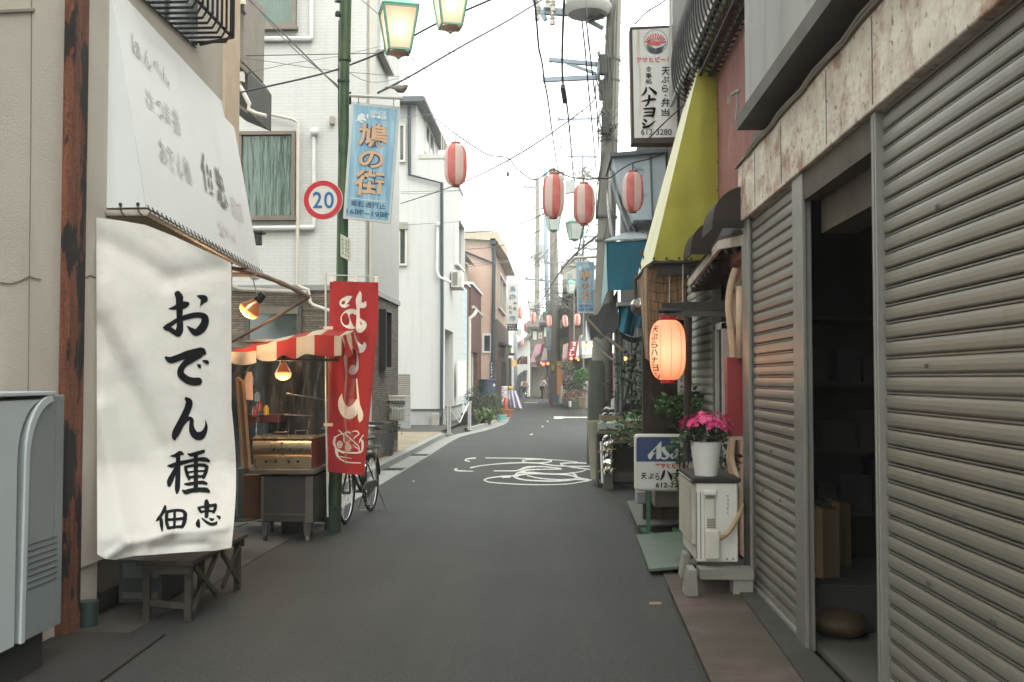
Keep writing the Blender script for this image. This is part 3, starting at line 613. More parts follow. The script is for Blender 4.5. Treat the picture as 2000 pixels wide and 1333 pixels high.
mb = MB(); mb.slab([oZ(0, 1292, .005), oZ(96, 1250, .005), oZ(150, 1238, .005), oZ(322, 1242, .005), oZ(197, 1333, .005), oZ(60, 1420, .005), oZ(-60, 1400, .005)], (0, 0, .012)); tag(mb.build('rubber_mat', M('dark_mat', '#1d1b18', .85, 0, .25, 5, .5, 200)), 'flat dark rubber mat on the ground at the lower left', 'mat')  # mat colour deepened too, for the shade along this edge
# bamboo poles and clamp lamp
a = V((-2.9, 8.3, oY(455, 523, 8.6).z)); tip = oY(604, 581, 9.25); b_ = oY(452, 668, 9.9)
mb = MB(); P_ = cr([oY(430, 520, 8.7), oY(500, 535, 8.95), oY(560, 558, 9.1), tip], 5); mb.tube(P_, .021, 8, rs=[.022+.003*math.sin(i*2.2) for i in range(len(P_))])
pol = thing('awning_pole', 'brown bamboo support pole reaching out from behind the cream banner', 'pole', (tip.x, tip.y, 0)); mb.build('pole', M('bamboo_brown', '#6e5a4b', .7, 0, .3, 10, .3), pol, smooth=True)
mb = MB(); mb.tube([tip, oY(530, 625, 9.3), b_], .014, 8); mb.build('strut', M('bamboo_dark', '#4b3c30', .7, 0, .3, 10), pol, smooth=True)
mb = MB()
for i in range(4): mb.tube([oY(488+i*4, 530+i, 8.93), oY(490+i*3, 545+i, 8.9), oY(497+i*4, 543, 8.93)], .005, 5)
mb.tube([oY(494, 545, 8.92), oY(500, 570, 8.9), oY(503, 580, 8.9)], .005, 5); mb.build('rope_tie', cloth('rag', '#7c7568'), pol)
HOT = M('hot_bulb_glass', '#ffb070', .3, emit='#ffa860', es=.9); HOTO = M('bulb_orange_rim', '#ff8a3a', .3, emit='#ff7a2c', es=.8); REFL = M('bulb_reflector', '#a0785a', .2, .6, .1, emit='#c8602a', es=.12)
def bulb(name, label, c, ax, r, energy):
    ax = V(ax).normalized(); t = thing(name, label, 'lamp', c)
    mb = MB(); mb.lathe([(.0, .0), (r*.55, .01), (r*.9, .03), (r, .06)], c, 20, axis=-ax); mb.build('bulb_face', HOT, t, smooth=True)
    mb = MB(); mb.lathe([(r, .06), (r*1.0, .068)], c, 20, axis=-ax); mb.build('rim', HOTO, t, smooth=True)
    mb = MB(); mb.lathe([(r*1.0, .068), (r*.8, .105), (r*.45, .15), (r*.42, .17)], c, 20, axis=-ax); mb.build('reflector', REFL, t, smooth=True)
    mb = MB(); mb.lathe([(.0, .17), (r*.40, .17), (r*.42, .2), (r*.33, .26), (0, .265)], c, 16, axis=-ax); mb.build('socket', BLK, t, smooth=True)
    ld = bpy.data.lights.new('bulb_light', 'POINT'); ld.energy = energy; ld.color = (1, .62, .32); ld.shadow_soft_size = .05
    lo = bpy.data.objects.new('bulb_light', ld); col.objects.link(lo); lo.location = V(c)+ax*.06-V(c); lo.parent = t; return t
ba = (oY(474, 622, 9.0)-oY(506, 585, 9.0)); c1 = oY(478, 617, 9.0)
bulb('clamp_lamp', 'lit reflector bulb tilted on a clamp under the bamboo pole', c1, ba, .095, 7)
bulb('reflector_bulb', 'lit reflector bulb hanging beneath the striped stall canopy', oY(553, 743, 9.75), (.05, -.15, -1), .078, 6)
# ================================================================ oden stall (yatai)
def pbox(mb, x0, y0, x1, y1, Y, depth, mi=0):       # box whose near face fills the pixel rectangle at depth Y
    a = oY(x0, y1, Y); b = oY(x1, y0, Y); mb.b2(a.x, b.x, Y, Y+depth, a.z, b.z, mi); return mb
ct = thing('oden_cart', 'stainless steel oden cart on four legs with a two-handled simmering pot', 'food cart', (-2.6, 10.0, 0))
mb = MB(); pbox(mb, 509, 931, 611, 1020, 9.7, .66); mb.build('body', M('cart_steel', '#3f3e3a', .5, .5, .15, 3), ct, bevel=.006)
mb = MB(); pbox(mb, 596, 931, 611, 1021, 9.690, .01); pbox(mb, 509, 931, 515, 1021, 9.690, .01); pbox(mb, 515, 1004, 596, 1007, 9.694, .006); mb.each('panel_trim', STEEL, ct)
mb = MB(); pbox(mb, 486, 918, 613, 926.5, 9.66, .74); mb.build('counter', STEEL, ct, bevel=.004)
for x0, x1, Y in ((592, 608, 9.71), (511, 522, 9.71), (599, 613, 10.28), (524, 534, 10.28)):
    a = oY(x0, 1020, Y); b = oY(x1, 1055, Y); mb = MB(); cx = (a.x+b.x)/2; wd = abs(b.x-a.x)/2
    mb.slab([(cx-wd, Y, .2), (cx+wd, Y, .2), (cx+wd*.6, Y, .05), (cx-wd*.6, Y, .05)], (0, .05, 0)); lg = mb.build('leg', STEELD, ct)
    mb = MB(); mb.lathe([(.0, 0), (.022, .0), (.026, .03), (.02, .055), (0, .055)], (cx, Y+.025, 0), 12); mb.build('foot', BLK if cx < -2.6 else STEEL, lg, smooth=True)
STEELW = M('brushed_steel_pot', '#c2b296', .30, .95, .1, 4, bmp=.08, bs=30)
mb = MB(); pbox(mb, 495, 894.5, 608, 917.5, 9.69, .62); mb.build('lower_tray', STEELW, ct, bevel=.003)
mb = MB(); a = oY(493, 893, 9.69); b = oY(608, 858, 9.69); zz0, zz1 = a.z, b.z
pf = [(9.69+.03-.035*math.sin(math.pi*(i/8))**.8, zz0+(zz1-zz0)*i/8) for i in range(9)]
mb.slab([(a.x, y, z) for y, z in pf]+[(a.x, 10.3, zz1), (a.x, 10.3, zz0)], (b.x-a.x, 0, 0)); mb.build('pot', STEELW, ct, smooth=True)
mb = MB(); mb.b2(a.x-.005, b.x+.01, 9.69, 10.31, zz1, zz1+.008); mb.b2(b.x-.03, b.x+.003, 9.71, 10.3, zz1+.008, zz1+.02); mb.b2(a.x, a.x+.03, 9.71, 10.3, zz1+.008, zz1+.02); mb.build('lid', STEELW, ct, bevel=.002)
HOLE = M('hole_dark', '#1a120c', .9)
mb = MB()
for x, y in ((520, 902), (539, 902), (564, 902), (582, 902)): c = oY(x, y, 9.688); mb.lathe([(.0, 0), (.012, 0), (.012, .003)], c, 12, axis=(0, -1, 0))
for x, y in ((535, 877), (551, 877), (567, 877), (551, 866), (551, 886)): c = oY(x, y, 9.681); mb.lathe([(.0, 0), (.009, 0), (.009, .006)], c, 12, axis=(0, -1, 0))
mb.each('vent_hole', HOLE, ct)
for x0, x1, y0, Y in ((538, 562, 845, 9.8), (577, 600, 840, 10.15)):
    z = zz1+.008; pa = oY(x0, y0, Y); pb = oY(x1, y0, Y); mb = MB(); mb.tube([(pa.x, Y, z), (pa.x, Y, z+.05), (pb.x, Y, z+.05), (pb.x, Y, z)], .005, 6); mb.build('handle', STEEL, ct, smooth=True)
mb = MB(); RED = M('red_reflection_side', '#7a1f1d', .35, .2, .2, 5); a = oY(609, 917, 9.7); mb.b2(a.x, a.x+.006, 9.72, 10.28, .70, .98); mb.build('side_panel', RED, ct)  # red reflection on the steel side put in as a coloured panel
# cabinet and box beside the cart
mb = MB(); pbox(mb, 462, 915, 491, 1012, 10.5, .6); tag(mb.build('side_table', M('blue_grey_steel', '#56605f', .5, .3), bevel=.01), 'blue-grey metal counter half hidden left of the oden cart', 'counter')
mb = MB(); pbox(mb, 474, 928, 508, 1012, 10.2, .4); tag(mb.build('wooden_crate', M('brown_box', '#5d3a22', .8, 0, .3, 5, .3), bevel=.008), 'dark brown wooden box standing left of the cart legs', 'box')
mb = MB(); mb.tube([oZ(460, 1030, .02), oZ(485, 1022, .01), oY(510, 1015, 10.0)], .008, 6); tag(mb.build('gas_hose', M('hose', '#8a6f3c', .6), smooth=True), 'thin ochre hose on the ground by the oden cart', 'hose')
mb = MB(); pbox(mb, 548, 1012, 582, 1045, 10.35, .25); tag(mb.build('gas_burner', BLK, bevel=.02), 'black lump of a burner box beneath the oden cart', 'box')
# leaning menu frame
mb = MB(); fr = thing('menu_frame', 'narrow brown wooden frame leaning beside the oden pot', 'frame', (-2.95, 9.6, .7))
q = [oY(463, 738, 9.5), oY(474, 746, 9.5), oY(487, 915, 9.55), oY(474, 915, 9.55)]
mb.bar(q[1], q[2], .03, .03); mb.bar(q[0], q[3], .02, .02); mb.bar(q[0], q[1], .025, .025); mb.build('rail', WOODL, fr)
mb = MB(); mb.slab([q[0], q[1], q[2], q[3]], (0, .02, 0)); mb.build('board', M('board_brown', '#5b4632', .7), fr)
mb = MB(); mb.slab([oY(477, 726, 9.9), oY(492, 727, 9.9), oY(494, 782, 9.9), oY(477, 781, 9.9)], (0, .004, 0)); tag(mb.build('paper_menu', M('pink_paper', '#b59c93', .9)), 'pinkish strip of paper hanging inside the oden stall', 'paper')
mb = MB(); pbox(mb, 478, 810, 545, 826, 10.4, .3); tag(mb.build('tray', M('dark_red_tray', '#4a1c1a', .5), bevel=.01), 'dark red tray on a shelf inside the oden stall', 'tray')
for i, (x, y, c) in enumerate(((498, 806, '#8d3a35'), (507, 795, '#9a3b38'), (520, 803, '#b8a53a'), (490, 744, '#7f97a8'), (503, 777, '#6b8798'))):
    mb = MB(); mb.lathe([(.0, 0), (.028, 0), (.03, .07), (.012, .1), (0, .1)], oY(x, y+8, 10.38), 10); tag(mb.build('jar', M('jar%d' % i, c, .4), smooth=True), ['red-brown jar at the left of the stall tray', 'red jar behind the others on the stall tray', 'yellow-topped jar at the right of the stall tray', 'pale blue jar on the upper stall shelf', 'blue-grey jar on the middle stall shelf'][i], 'jar', 'jars inside the oden stall')
# the stall itself: frame, striped canopy, clear sheets, dark back sheet
ya = thing('oden_stall', 'small roadside oden stall with a red and cream striped canopy and clear plastic sides', 'stall', (-2.6, 9.8, 0))
z6 = lambda x, y: (440+x*.225, 560+y*.225)
CREAM = cloth('cream_stripe', '#b8ae9a', .1, .8, transl=.3); REDC = cloth('red_stripe', '#9c3430', .12, .8, transl=.3)
top = [(70, 548), (280, 515), (450, 478), (610, 445), (780, 420), (935, 428), (1008, 431)]; bot = [(70, 600), (180, 590), (240, 592), (290, 635), (360, 648), (440, 640), (472, 606), (520, 600), (600, 630), (690, 588), (760, 592), (870, 606), (960, 604), (1008, 600)]
def yat(L, x):
    for (a, ya_), (b, yb_) in zip(L[:-1], L[1:]):
        if x <= b: return ya_+(yb_-ya_)*(x-a)/(b-a)
    return L[-1][1]
topc = cr(top, 5); botc = cr(bot, 6); Yv = 9.35
def vf(u, v):
    x = 70+(1008-70)*u; yt, yb = yat(topc, x), yat(botc, x); y = yt+(yb-yt)*v; px, py = z6(x, y); return oY(px, py, Yv-.02*math.sin(u*19)*v-.03*v)
bounds = [280, 448, 612, 780, 940, 1010]; cols = [1, 0, 1, 0, 1, 0]
def vm(u, v):
    x = 70+938*(u+.5/60)
    for b, c in zip(bounds, cols):
        if x < b: return c
    return 0
mb = MB(); mb.grid(vf, 60, 6, mi=vm); mb.build('valance', [CREAM, REDC], ya, smooth='all')
# roof sheet of the canopy sloping up to the back, in stripes
def rf(u, v):
    x = 70+938*u; px, py = z6(x, yat(topc, x)); a = oY(px, py, Yv); return V((a.x, a.y+v*1.3, a.z+.10*math.sin(v*math.pi*.5)-.02*math.sin(v*9)))
mb = MB(); mb.grid(rf, 60, 6, mi=vm); mb.build('canopy_roof', [CREAM, REDC], ya, smooth='all')
# side drop of the canopy (street side), cream and red, crumpled
e0 = oY(*z6(1008, 431), Yv); e1 = oY(*z6(1008, 600), Yv)
def sf(u, v):
    yb = Yv+u*1.25; zt_ = e0.z+.10*math.sin(u*math.pi*.5); drop = (e0.z-e1.z)*(1+.15*math.sin(u*16)); return V((e0.x+.045*v+.018*math.sin(u*24+v*4)*v, yb, zt_-drop*v))
mb = MB(); mb.grid(sf, 40, 6, mi=lambda u, v: int(u*7.2+.8) % 2); mb.build('side_valance', [CREAM, REDC], ya, smooth='all')
# near-left piece that swoops in from behind the banner
def lf(u, v):
    x = -30+300*u; px, py = z6(x, 555+14*math.sin(u*3)+v*(70+26*math.sin(u*3.0))+30*u*v); return oY(px, py, 9.05-.04*math.sin(u*8)*v+.25*u)
mb = MB(); mb.grid(lf, 20, 6); mb.build('side_flap', CREAM, ya, smooth='all')
mb = MB(); pbox(mb, 458, 663, 540, 668, 9.9, .9); mb.build('roof_plate', ALU, ya)
mb = MB()
for x0, y0, x1, y1, Y in ((637, 700, 636, 1040, 10.45), (488, 700, 478, 1010, 10.5)): mb.tube([oY(x0, y0, Y), oY(x1, y1, Y)], .016, 8)
mb.tube([oY(460, 702, 9.4), oY(660, 704, 9.4)], .012, 6); mb.tube([oY(660, 704, 9.4), oY(640, 702, 10.5)], .012, 6); mb.tube([oY(476, 742, 9.6), oY(482, 722, 9.6), oY(500, 700, 9.6)], .013, 6); mb.tube([oY(470, 800, 9.55), oY(476, 742, 9.6)], .013, 6)
mb.build('frame', M('stall_frame', '#3b3a33', .6, .3), ya, smooth=True)
CLR = glass_sheet('clear_vinyl', (.93, .94, .92), .2, .12)
a0 = oY(640, 700, 10.4); 
def cf(u, v): x = 596+96*u; y = 690+175*v+(14*math.sin(u*5))*v; return oY(x-2*v, y, 9.33+.035*math.sin(u*14+v*2)+.02*math.sin(u*31))
mb = MB(); mb.grid(lambda u, v: oY(498+150*u, 700+152*v, 9.42+.03*math.sin(u*16+v*3)), 40, 10); mb.build('clear_sheet', CLR, ya, smooth='all')
mb = MB()
def sf2(u, v): return V((e1.x+.02+.010*math.sin(u*7+v*3), Yv+.02+u*1.0, e1.z-.02-v*1.02*(1-.05*u)))
mb.grid(sf2, 40, 12); mb.build('clear_sheet', CLR, ya, smooth='all')
n = NT('vinyl_fold'); n.b.inputs['Base Color'].default_value = (.5, .43, .36, 1); tp = n.n('BsdfTransparent'); mx = n.n('MixShader'); mx.inputs[0].default_value = .85; n.l(n.b.outputs[0], mx.inputs[1]); n.l(tp.outputs[0], mx.inputs[2]); n.l(mx.outputs[0], n.out.inputs[0]); FOLD = n.m
mb = MB(); mb.tube([e1+V((.035+.01*math.sin(i), .0+.02*i*.3, -.0-.1*i)) for i in range(11)], .022, 8, rs=[.02, .014, .009, .011, .008, .01, .008, .01, .009, .011, .012]); mb.build('gathered_edge', FOLD, ya, smooth=True)
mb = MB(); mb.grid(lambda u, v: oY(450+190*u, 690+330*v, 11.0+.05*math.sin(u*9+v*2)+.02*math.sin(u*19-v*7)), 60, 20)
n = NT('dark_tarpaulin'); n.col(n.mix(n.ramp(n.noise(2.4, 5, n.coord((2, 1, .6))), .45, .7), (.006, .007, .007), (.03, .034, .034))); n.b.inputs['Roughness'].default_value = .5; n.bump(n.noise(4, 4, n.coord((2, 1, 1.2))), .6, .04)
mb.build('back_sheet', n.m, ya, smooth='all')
mb = MB(); mb.tube([oY(560, 769, 9.7), oY(642, 783, 10.3)], .008, 6); mb.tube([oY(555, 810, 9.75), oY(610, 813, 10.3)], .006, 6); mb.each('shelf_rail', ALU, ya)
mb = MB(); pbox(mb, 642, 990, 660, 1046, 10.25, .16); tag(mb.build('flag_base', M('dark_green_base', '#26362c', .7), bevel=.01), 'dark green base block at the foot of the red flag', 'flag base')
# ---- red nobori flag
Yf = 9.95
fl = thing('nobori_flag', 'tall red cloth flag with white oden lettering and a line drawing of a pot', 'flag', (oY(636, 1000, Yf).x, Yf, 0))
FP = [((644, 549), (739, 552)), ((643, 640), (738, 640)), ((642, 740), (729, 740)), ((641, 830), (720, 830)), ((641, 922), (711, 929))]
def fpt(px, py, off=0.):
    t = (py-549)/375; Y = Yf-.03*math.sin(px*.085+py*.012)-.015*math.sin(px*.16)-.05*max(0, t)*(px-640)/80; return oY(px, py, Y-off)
def ff(u, v):
    k = min(int(v*4), 3); f = v*4-k; l = FP[k][0]; l2 = FP[k+1][0]; r = FP[k][1]; r2 = FP[k+1][1]
    return fpt((l[0]*(1-f)+l2[0]*f)*(1-u)+(r[0]*(1-f)+r2[0]*f)*u, (l[1]*(1-f)+l2[1]*f)*(1-u)+(r[1]*(1-f)+r2[1]*f)*u)
mb = MB(); mb.grid(ff, 40, 60); mb.build('cloth', cloth('red_flag_cloth', '#b03a3a', .12, .85, transl=.35), fl, smooth='all')
WHT = M('flag_white', '#d8d2c8', .9)
D4 = lambda x, y: (635+x*.15, 540+y*.15); D5 = lambda x, y: (635+x*.15, 730+y*.15)
G4 = [[(345, 265, 12), (295, 292, 62), (235, 345, 82), (255, 385, 48), (312, 375, 10)], [(455, 200, 12), (452, 235, 40), (440, 290, 60), (435, 340, 60), (430, 420, 36), (430, 520, 36), (430, 600, 42), (445, 695, 70), (500, 655, 62), (505, 615, 50), (465, 572, 28), (435, 548, 18)], [(415, 310, 25), (455, 368, 60), (505, 375, 58), (525, 335, 18)],
      [(380, 672, 20), (335, 655, 62), (280, 600, 105), (262, 540, 100), (290, 480, 70), (350, 455, 52), (402, 472, 56)], [(270, 810, 25), (320, 790, 62), (365, 830, 72), (410, 900, 78), (460, 945, 90), (510, 905, 48), (510, 862, 12)], [(375, 900, 14), (415, 990, 14), (422, 1110, 22), (408, 1200, 42), (355, 1240, 78), (355, 1190, 60)]]
G5 = [[(410, 75, 16), (420, 200, 18), (440, 400, 24), (460, 520, 58), (458, 590, 50), (450, 628, 15)], [(218, 262, 6), (205, 350, 55), (232, 450, 100), (300, 515, 130), (368, 480, 120), (405, 400, 62), (412, 335, 10)],
      [(130, 830, 26), (115, 900, 28), (135, 960, 22), (155, 1050, 28), (200, 1115, 16), (300, 1155, 13), (460, 1165, 12)], [(150, 985, 22), (230, 1020, 20), (330, 1032, 16), (440, 1030, 18), (482, 995, 22), (488, 900, 26), (468, 865, 22)], [(178, 742, 13), (240, 800, 13), (245, 880, 12)], [(255, 780, 12), (330, 850, 13), (395, 905, 12), (440, 960, 12), (442, 1030, 12)], [(498, 802, 13), (455, 862, 13), (445, 900, 10)],
      [(130, 830, 12), (190, 795, 13), (250, 780, 13), (290, 760, 13), (330, 775, 12)], [(360, 755, 12), (410, 750, 14), (440, 785, 13), (400, 820, 12), (370, 850, 12)], [(245, 880, 10), (290, 905, 10), (320, 870, 10), (335, 840, 10)], [(370, 940, 10), (430, 980, 10)], [(165, 1010, 8), (240, 1040, 8)], [(170, 1080, 10), (250, 1090, 10), (340, 1105, 8)]]
for cx, cy, ra in ((190, 925, 42), (190, 925, 18), (300, 960, 44), (300, 960, 20)): G5.append([(cx+ra*.75*math.cos(t*.7), cy+ra*math.sin(t*.7), 11) for t in range(10)])
mb = MB(); kk = 0
for S, fn in ((G4, D4), (G5, D5)):
    for st in S:
        off = .005+.0005*(kk % 8); kk += 1; stroke(mb, [(*fn(a, b), c*.15) for a, b, c in st], lambda x, y, off=off: fpt(x, y, off), 1.18, 8)
mb.build('white_lettering', WHT, fl)
mb = MB(); mb.tube([oY(636, 532, Yf), oY(637, 800, Yf), oY(640, 1010, Yf)], .010, 8); mb.tube([oY(632, 537, Yf), oY(742, 541, Yf)], .005, 6); mb.build('pole', M('white_flag_pole', '#b9bdb8', .4), fl, smooth=True)
mb = MB()
for x, y in ((640, 641), (640, 830)): mb.slab([oY(x-8, y-3, Yf-.05), oY(x+10, y-3, Yf-.05), oY(x+10, y+3, Yf-.05), oY(x-8, y+3, Yf-.05)], (0, .003, 0))
for x in (647, 694, 735): mb.slab([oY(x-3, 540, Yf-.02), oY(x+3, 540, Yf-.02), oY(x+3, 551, Yf-.04), oY(x-3, 551, Yf-.04)], (0, .003, 0))
mb.each('strap', M('strap_cream', '#c9b9a4', .8), fl)
# ================================================================ green lamp post with signs
gp = thing('lamp_post', 'tall weathered green lamp post carrying the speed sign and the blue street sign', 'lamp post', (oY(652, 1040, 10.35).x, 10.35, 0))
base = V((oY(652, 1040, 10.35).x, 10.35, 0)); mid = oY(668, 540, 10.35); up1 = oY(673, 118, 10.35); top_ = oY(676, -60, 10.35)
mb = MB(); mb.tube([base, mid, up1], .058, 16, rs=[.07, .06, .052]); mb.tube([up1, top_], .062, 16)
mb.tube([up1+V((0, 0, -.01)), up1+V((0, 0, .02))], .068, 16); mb.tube([oY(671, 157, 10.35), oY(671, 161, 10.35)], .064, 16); mb.build('pole', GREENP, gp, smooth=True)
mb = MB(); arm = oY(676, -95, 10.35); l1t = oY(779, -8, 10.3); l2t = oY(880, -60, 10.9)
mb.tube([top_, arm], .05, 12); mb.tube(cr([arm+V((0, 0, -.1)), oY(730, -75, 10.3), oY(779, -45, 10.3), l1t], 6), .02, 8); mb.tube(cr([arm, oY(780, -130, 10.5), oY(860, -110, 10.8), l2t], 6), .02, 8); mb.build('lamp_arm', GREENP, gp, smooth=True)
mb = MB(); mb.tube([oY(662, 40, 10.28), oY(661, 200, 10.27), oY(662, 300, 10.27)], .006, 6)
for x, y in ((683, 80), (683, 110)): mb.ball(oY(x, y, 10.3), .009, n=6)
mb.lathe([(0, 0), (.03, 0), (.03, .03), (.02, .05)], oY(660, 32, 10.27), 12); mb.lathe([(0, 0), (.035, 0), (.02, .02)], oY(660, 4, 10.27), 12); mb.build('fittings', IRON, gp, smooth=True)
LGLASS = M('lit_lamp_glass', '#ffe9cf', .5, emit='#ffdcb4', es=1.25)
n = NT('unlit_lamp_glass'); n.col(n.mix(n.ramp(n.noise(4, 3), .3, .7), (.45, .47, .45), (.6, .62, .6))); n.b.inputs['Roughness'].default_value = .4; UGLASS = n.m
def street_lantern(name, label, c, s, lit, group, parent=None, rz=.35):
    """four-sided tapering lantern, c = centre of the glass body's top edge"""
    t = thing(name, label, 'street lantern', c, group); M_ = Matrix.Rotation(rz, 3, 'Z'); c = V(c)
    hw, hb, hh = .5*s, .31*s, 1.2*s     # half width top / bottom, glass height
    def cor(i, f, inset=0.): a = math.pi/4+i*math.pi/2; r = (hw*(1-f)+hb*f-inset)*1.414; return c+M_@V((math.cos(a)*r, math.sin(a)*r, -hh*f))
    mb = MB(); sl = [cor(i, 0) for i in range(4)]
    pr = [(1.08, 0, .02), (1.1, .0, .06), (.78, 0, .19), (.72, 0, .22), (.28, 0, .40), (.16, 0, .44), (.0, 0, .46)]; k = len(mb.v)
    rings = []
    for f, _, z in pr: rings.append([c+M_@V((math.cos(math.pi/4+i*math.pi/2)*hw*1.414*f, math.sin(math.pi/4+i*math.pi/2)*hw*1.414*f, z*s)) for i in range(4)])
    for a, b in zip(rings[:-1], rings[1:]):
        for i in range(4): mb.quad(a[i], a[(i+1) % 4], b[(i+1) % 4], b[i])
    mb.add(rings[0], [(3, 2, 1, 0)]); mb.lathe([(.09*s, .42*s), (.1*s, .5*s), (.05*s, .56*s), (.07*s, .6*s), (.0, .66*s)], c, 12); mb.build('roof', GREENL, t, bevel=.004)
    mb = MB(); bw = .06*s
    for i in range(4): mb.bar(cor(i, 0), cor(i, 1), bw)
    for f in (0., 1.):
        for i in range(4): mb.bar(cor(i, f), cor((i+1) % 4, f), bw)
    mb.build('frame', GREENL, t)
    mb = MB()
    for i in range(4): mb.quad(cor(i, .02, .01*s), cor((i+1) % 4, .02, .01*s), cor((i+1) % 4, .98, .01*s), cor(i, .98, .01*s))
    mb.build('glass', LGLASS if lit else UGLASS, t)
    mb = MB(); b = c+V((0, 0, -hh)); mb.lathe([(.28*s, 0), (.30*s, -.05*s), (.2*s, -.11*s), (.08*s, -.14*s), (.07*s, -.19*s), (0, -.24*s)], b, 16); mb.build('finial', M('lamp_finial', '#b9a091', .6), t, smooth=True)
    if lit:
        mb = MB(); mb.ball(c+V((0, 0, -hh*.45)), .16*s, n=10); mb.build('bulb', M('lamp_bulb', '#fff3df', .3, emit='#fff0d8', es=6.), t, smooth=True)
        for g_ in bpy.data.objects:
            pass
    return t
n = NT('lit_lamp_pane'); tr = n.n('BsdfTranslucent'); tr.inputs[0].default_value = (.60, .46, .38, 1); tp = n.n('BsdfTransparent'); tp.inputs[0].default_value = (1, .9, .78, 1); em = n.n('Emission'); em.inputs[0].default_value = (1, .66, .48, 1); em.inputs[1].default_value = .17
m1 = n.n('MixShader'); m1.inputs[0].default_value = .10; n.l(tr.outputs[0], m1.inputs[1]); n.l(tp.outputs[0], m1.inputs[2]); ad = n.n('AddShader'); n.l(m1.outputs[0], ad.inputs[0]); n.l(em.outputs[0], ad.inputs[1]); n.l(ad.outputs[0], n.out.inputs[0]); LGLASS = n.m
street_lantern('street_lantern', 'lit green street lantern nearest the lamp post, above the blue street sign', oY(779, 22, 10.3), .35, True, 'street lanterns', rz=.28)
street_lantern('street_lantern', 'lit green street lantern cut by the top edge, out over the road', oY(880, -22, 10.9), .35, True, 'street lanterns', rz=.28)
# 20 sign
s20 = thing('speed_limit_sign', 'round red-rimmed speed limit sign reading 20 on the green post', 'road sign', oY(631, 391, 10.2))
mb = MB(); c = oY(631, 391, 10.2); r = 39.5*10.2/2000; mb.lathe([(0, -.006), (r, -.006), (r, .004), (0, .004)], c, 40, axis=(.0, -1, 0)); mb.build('plate', WPAINT, s20, smooth=True)
mb = MB(); mb.lathe([(r*.72, .006), (r*.975, .006)], c, 48, axis=(0, -1, 0)); mb.build('red_ring', M('sign_red', '#b5202c', .4, 0, .06), s20)
pls = (c+V((0, -.0075, 0)), V((0, -1, 0))); lt(s20, ['2', '0'], [rq(611, 375, 629, 407), rq(633, 375, 652, 407)], pls, M('sign_blue', '#15629a', .45, 0, .05), .012, 0, 'number')
mb = MB(); mb.bar(c+V((.05, .02, .03)), oY(664, 391, 10.33), .02, .03); mb.build('bracket', ALU, s20)
# blue street sign
def street_sign(label, corners, Y, bird=True, group='blue street name signs'):
    tl, tr_, br, bl = corners; cx = sum(p[0] for p in corners)/4; cy = sum(p[1] for p in corners)/4
    t = thing('street_name_sign', label, 'street sign', oY(cx, cy, Y), group)
    P4 = [oY(*p, Y) for p in corners]; mid = sum(P4, V((0, 0, 0)))/4
    def uvp(u, v, off=0.): return oY((tl[0]*(1-u)+tr_[0]*u)*(1-v)+(bl[0]*(1-u)+br[0]*u)*v, (tl[1]*(1-u)+tr_[1]*u)*(1-v)+(bl[1]*(1-u)+br[1]*u)*v, Y-off)
    mb = MB(); mb.slab([uvp(0, 0), uvp(1, 0), uvp(1, 1), uvp(0, 1)], (0, .03, 0)); mb.build('panel', M('sign_frame_white', '#b9c0c0', .5, 0, .08), t)
    mb = MB(); mb.slab([uvp(.055, .022, .003), uvp(.955, .022, .003), uvp(.955, .975, .003), uvp(.055, .975, .003)], (0, .002, 0))
    n_ = _mc.get('faded_blue_sign')
    if not n_:
        n = NT('faded_blue_sign'); cc = n.mix(n.ramp(n.noise(6, 6, n.coord((2.5, 1, .3))), .42, .66), hx('#6f9fb8'), hx('#9dbccb')); n.col(cc); n.b.inputs['Roughness'].default_value = .55; n_ = _mc['faded_blue_sign'] = n.m
    mb.build('blue_face', n_, t)
    TAN = M('sign_tan', '#c9a583', .6, 0, .05); NAVY = M('sign_outline', '#39536b', .6); NV2 = M('sign_text_blue', '#3d5570', .6); SW = M('sign_white', '#d5dcdc', .6)
    def tx(items, m, bold, off):
        mb = MB()
        for s_, (a, b, c_, d) in items: text(mb, s_, rq(a, b, c_, d), lambda u, v: uvp(u, v, off), bold)
        return mb.build('lettering', m, t)
    K = [('鳩', (.20, .165, .80, .375)), ('の', (.24, .40, .76, .545)), ('街', (.19, .565, .81, .785))]
    tx(K, NAVY, .060, .008); tx(K, TAN, .020, .012)
    tx([('SINCE', (.40, .055, .73, .085)), ('1948', (.34, .09, .74, .125))], SW, .012, .008)
    tx([('車輌通行止', (.14, .835, .88, .885)), ('16時~19時', (.06, .905, .96, .958))], NV2, .012, .008)
    mb = MB(); mb.quad(uvp(.12, .817, .007), uvp(.92, .817, .007), uvp(.92, .821, .007), uvp(.12, .821, .007))
    if bird:
        for st in ([(.15, .13, .02), (.22, .105, .05), (.3, .11, .03)], [(.13, .16, .02), (.22, .13, .06), (.33, .145, .03)], [(.2, .155, .04), (.28, .165, .02)]): stroke(mb, st, lambda u, v: uvp(u, v, .0075), .55)
    mb.each('white_mark', SW, t); return t
sg = street_sign('pale blue street sign framed in white, hung on the green lamp post', ((686, 199), (781, 209), (762, 437), (670, 427)), 10.25)
mb = MB(); mb.tube([oY(683, 187, 10.25), oY(786, 192, 10.2)], .018, 8); mb.build('top_bar', ALUW, sg, smooth=True)
mb = MB(); mb.tube([oY(700, 190, 10.24), oY(700, 202, 10.24)], .004, 5); mb.tube([oY(769, 191, 10.24), oY(769, 208, 10.24)], .004, 5); mb.tube([oY(684, 180, 10.25), oY(684, 204, 10.25)], .012, 6); mb.build('hanger', IRON, sg)
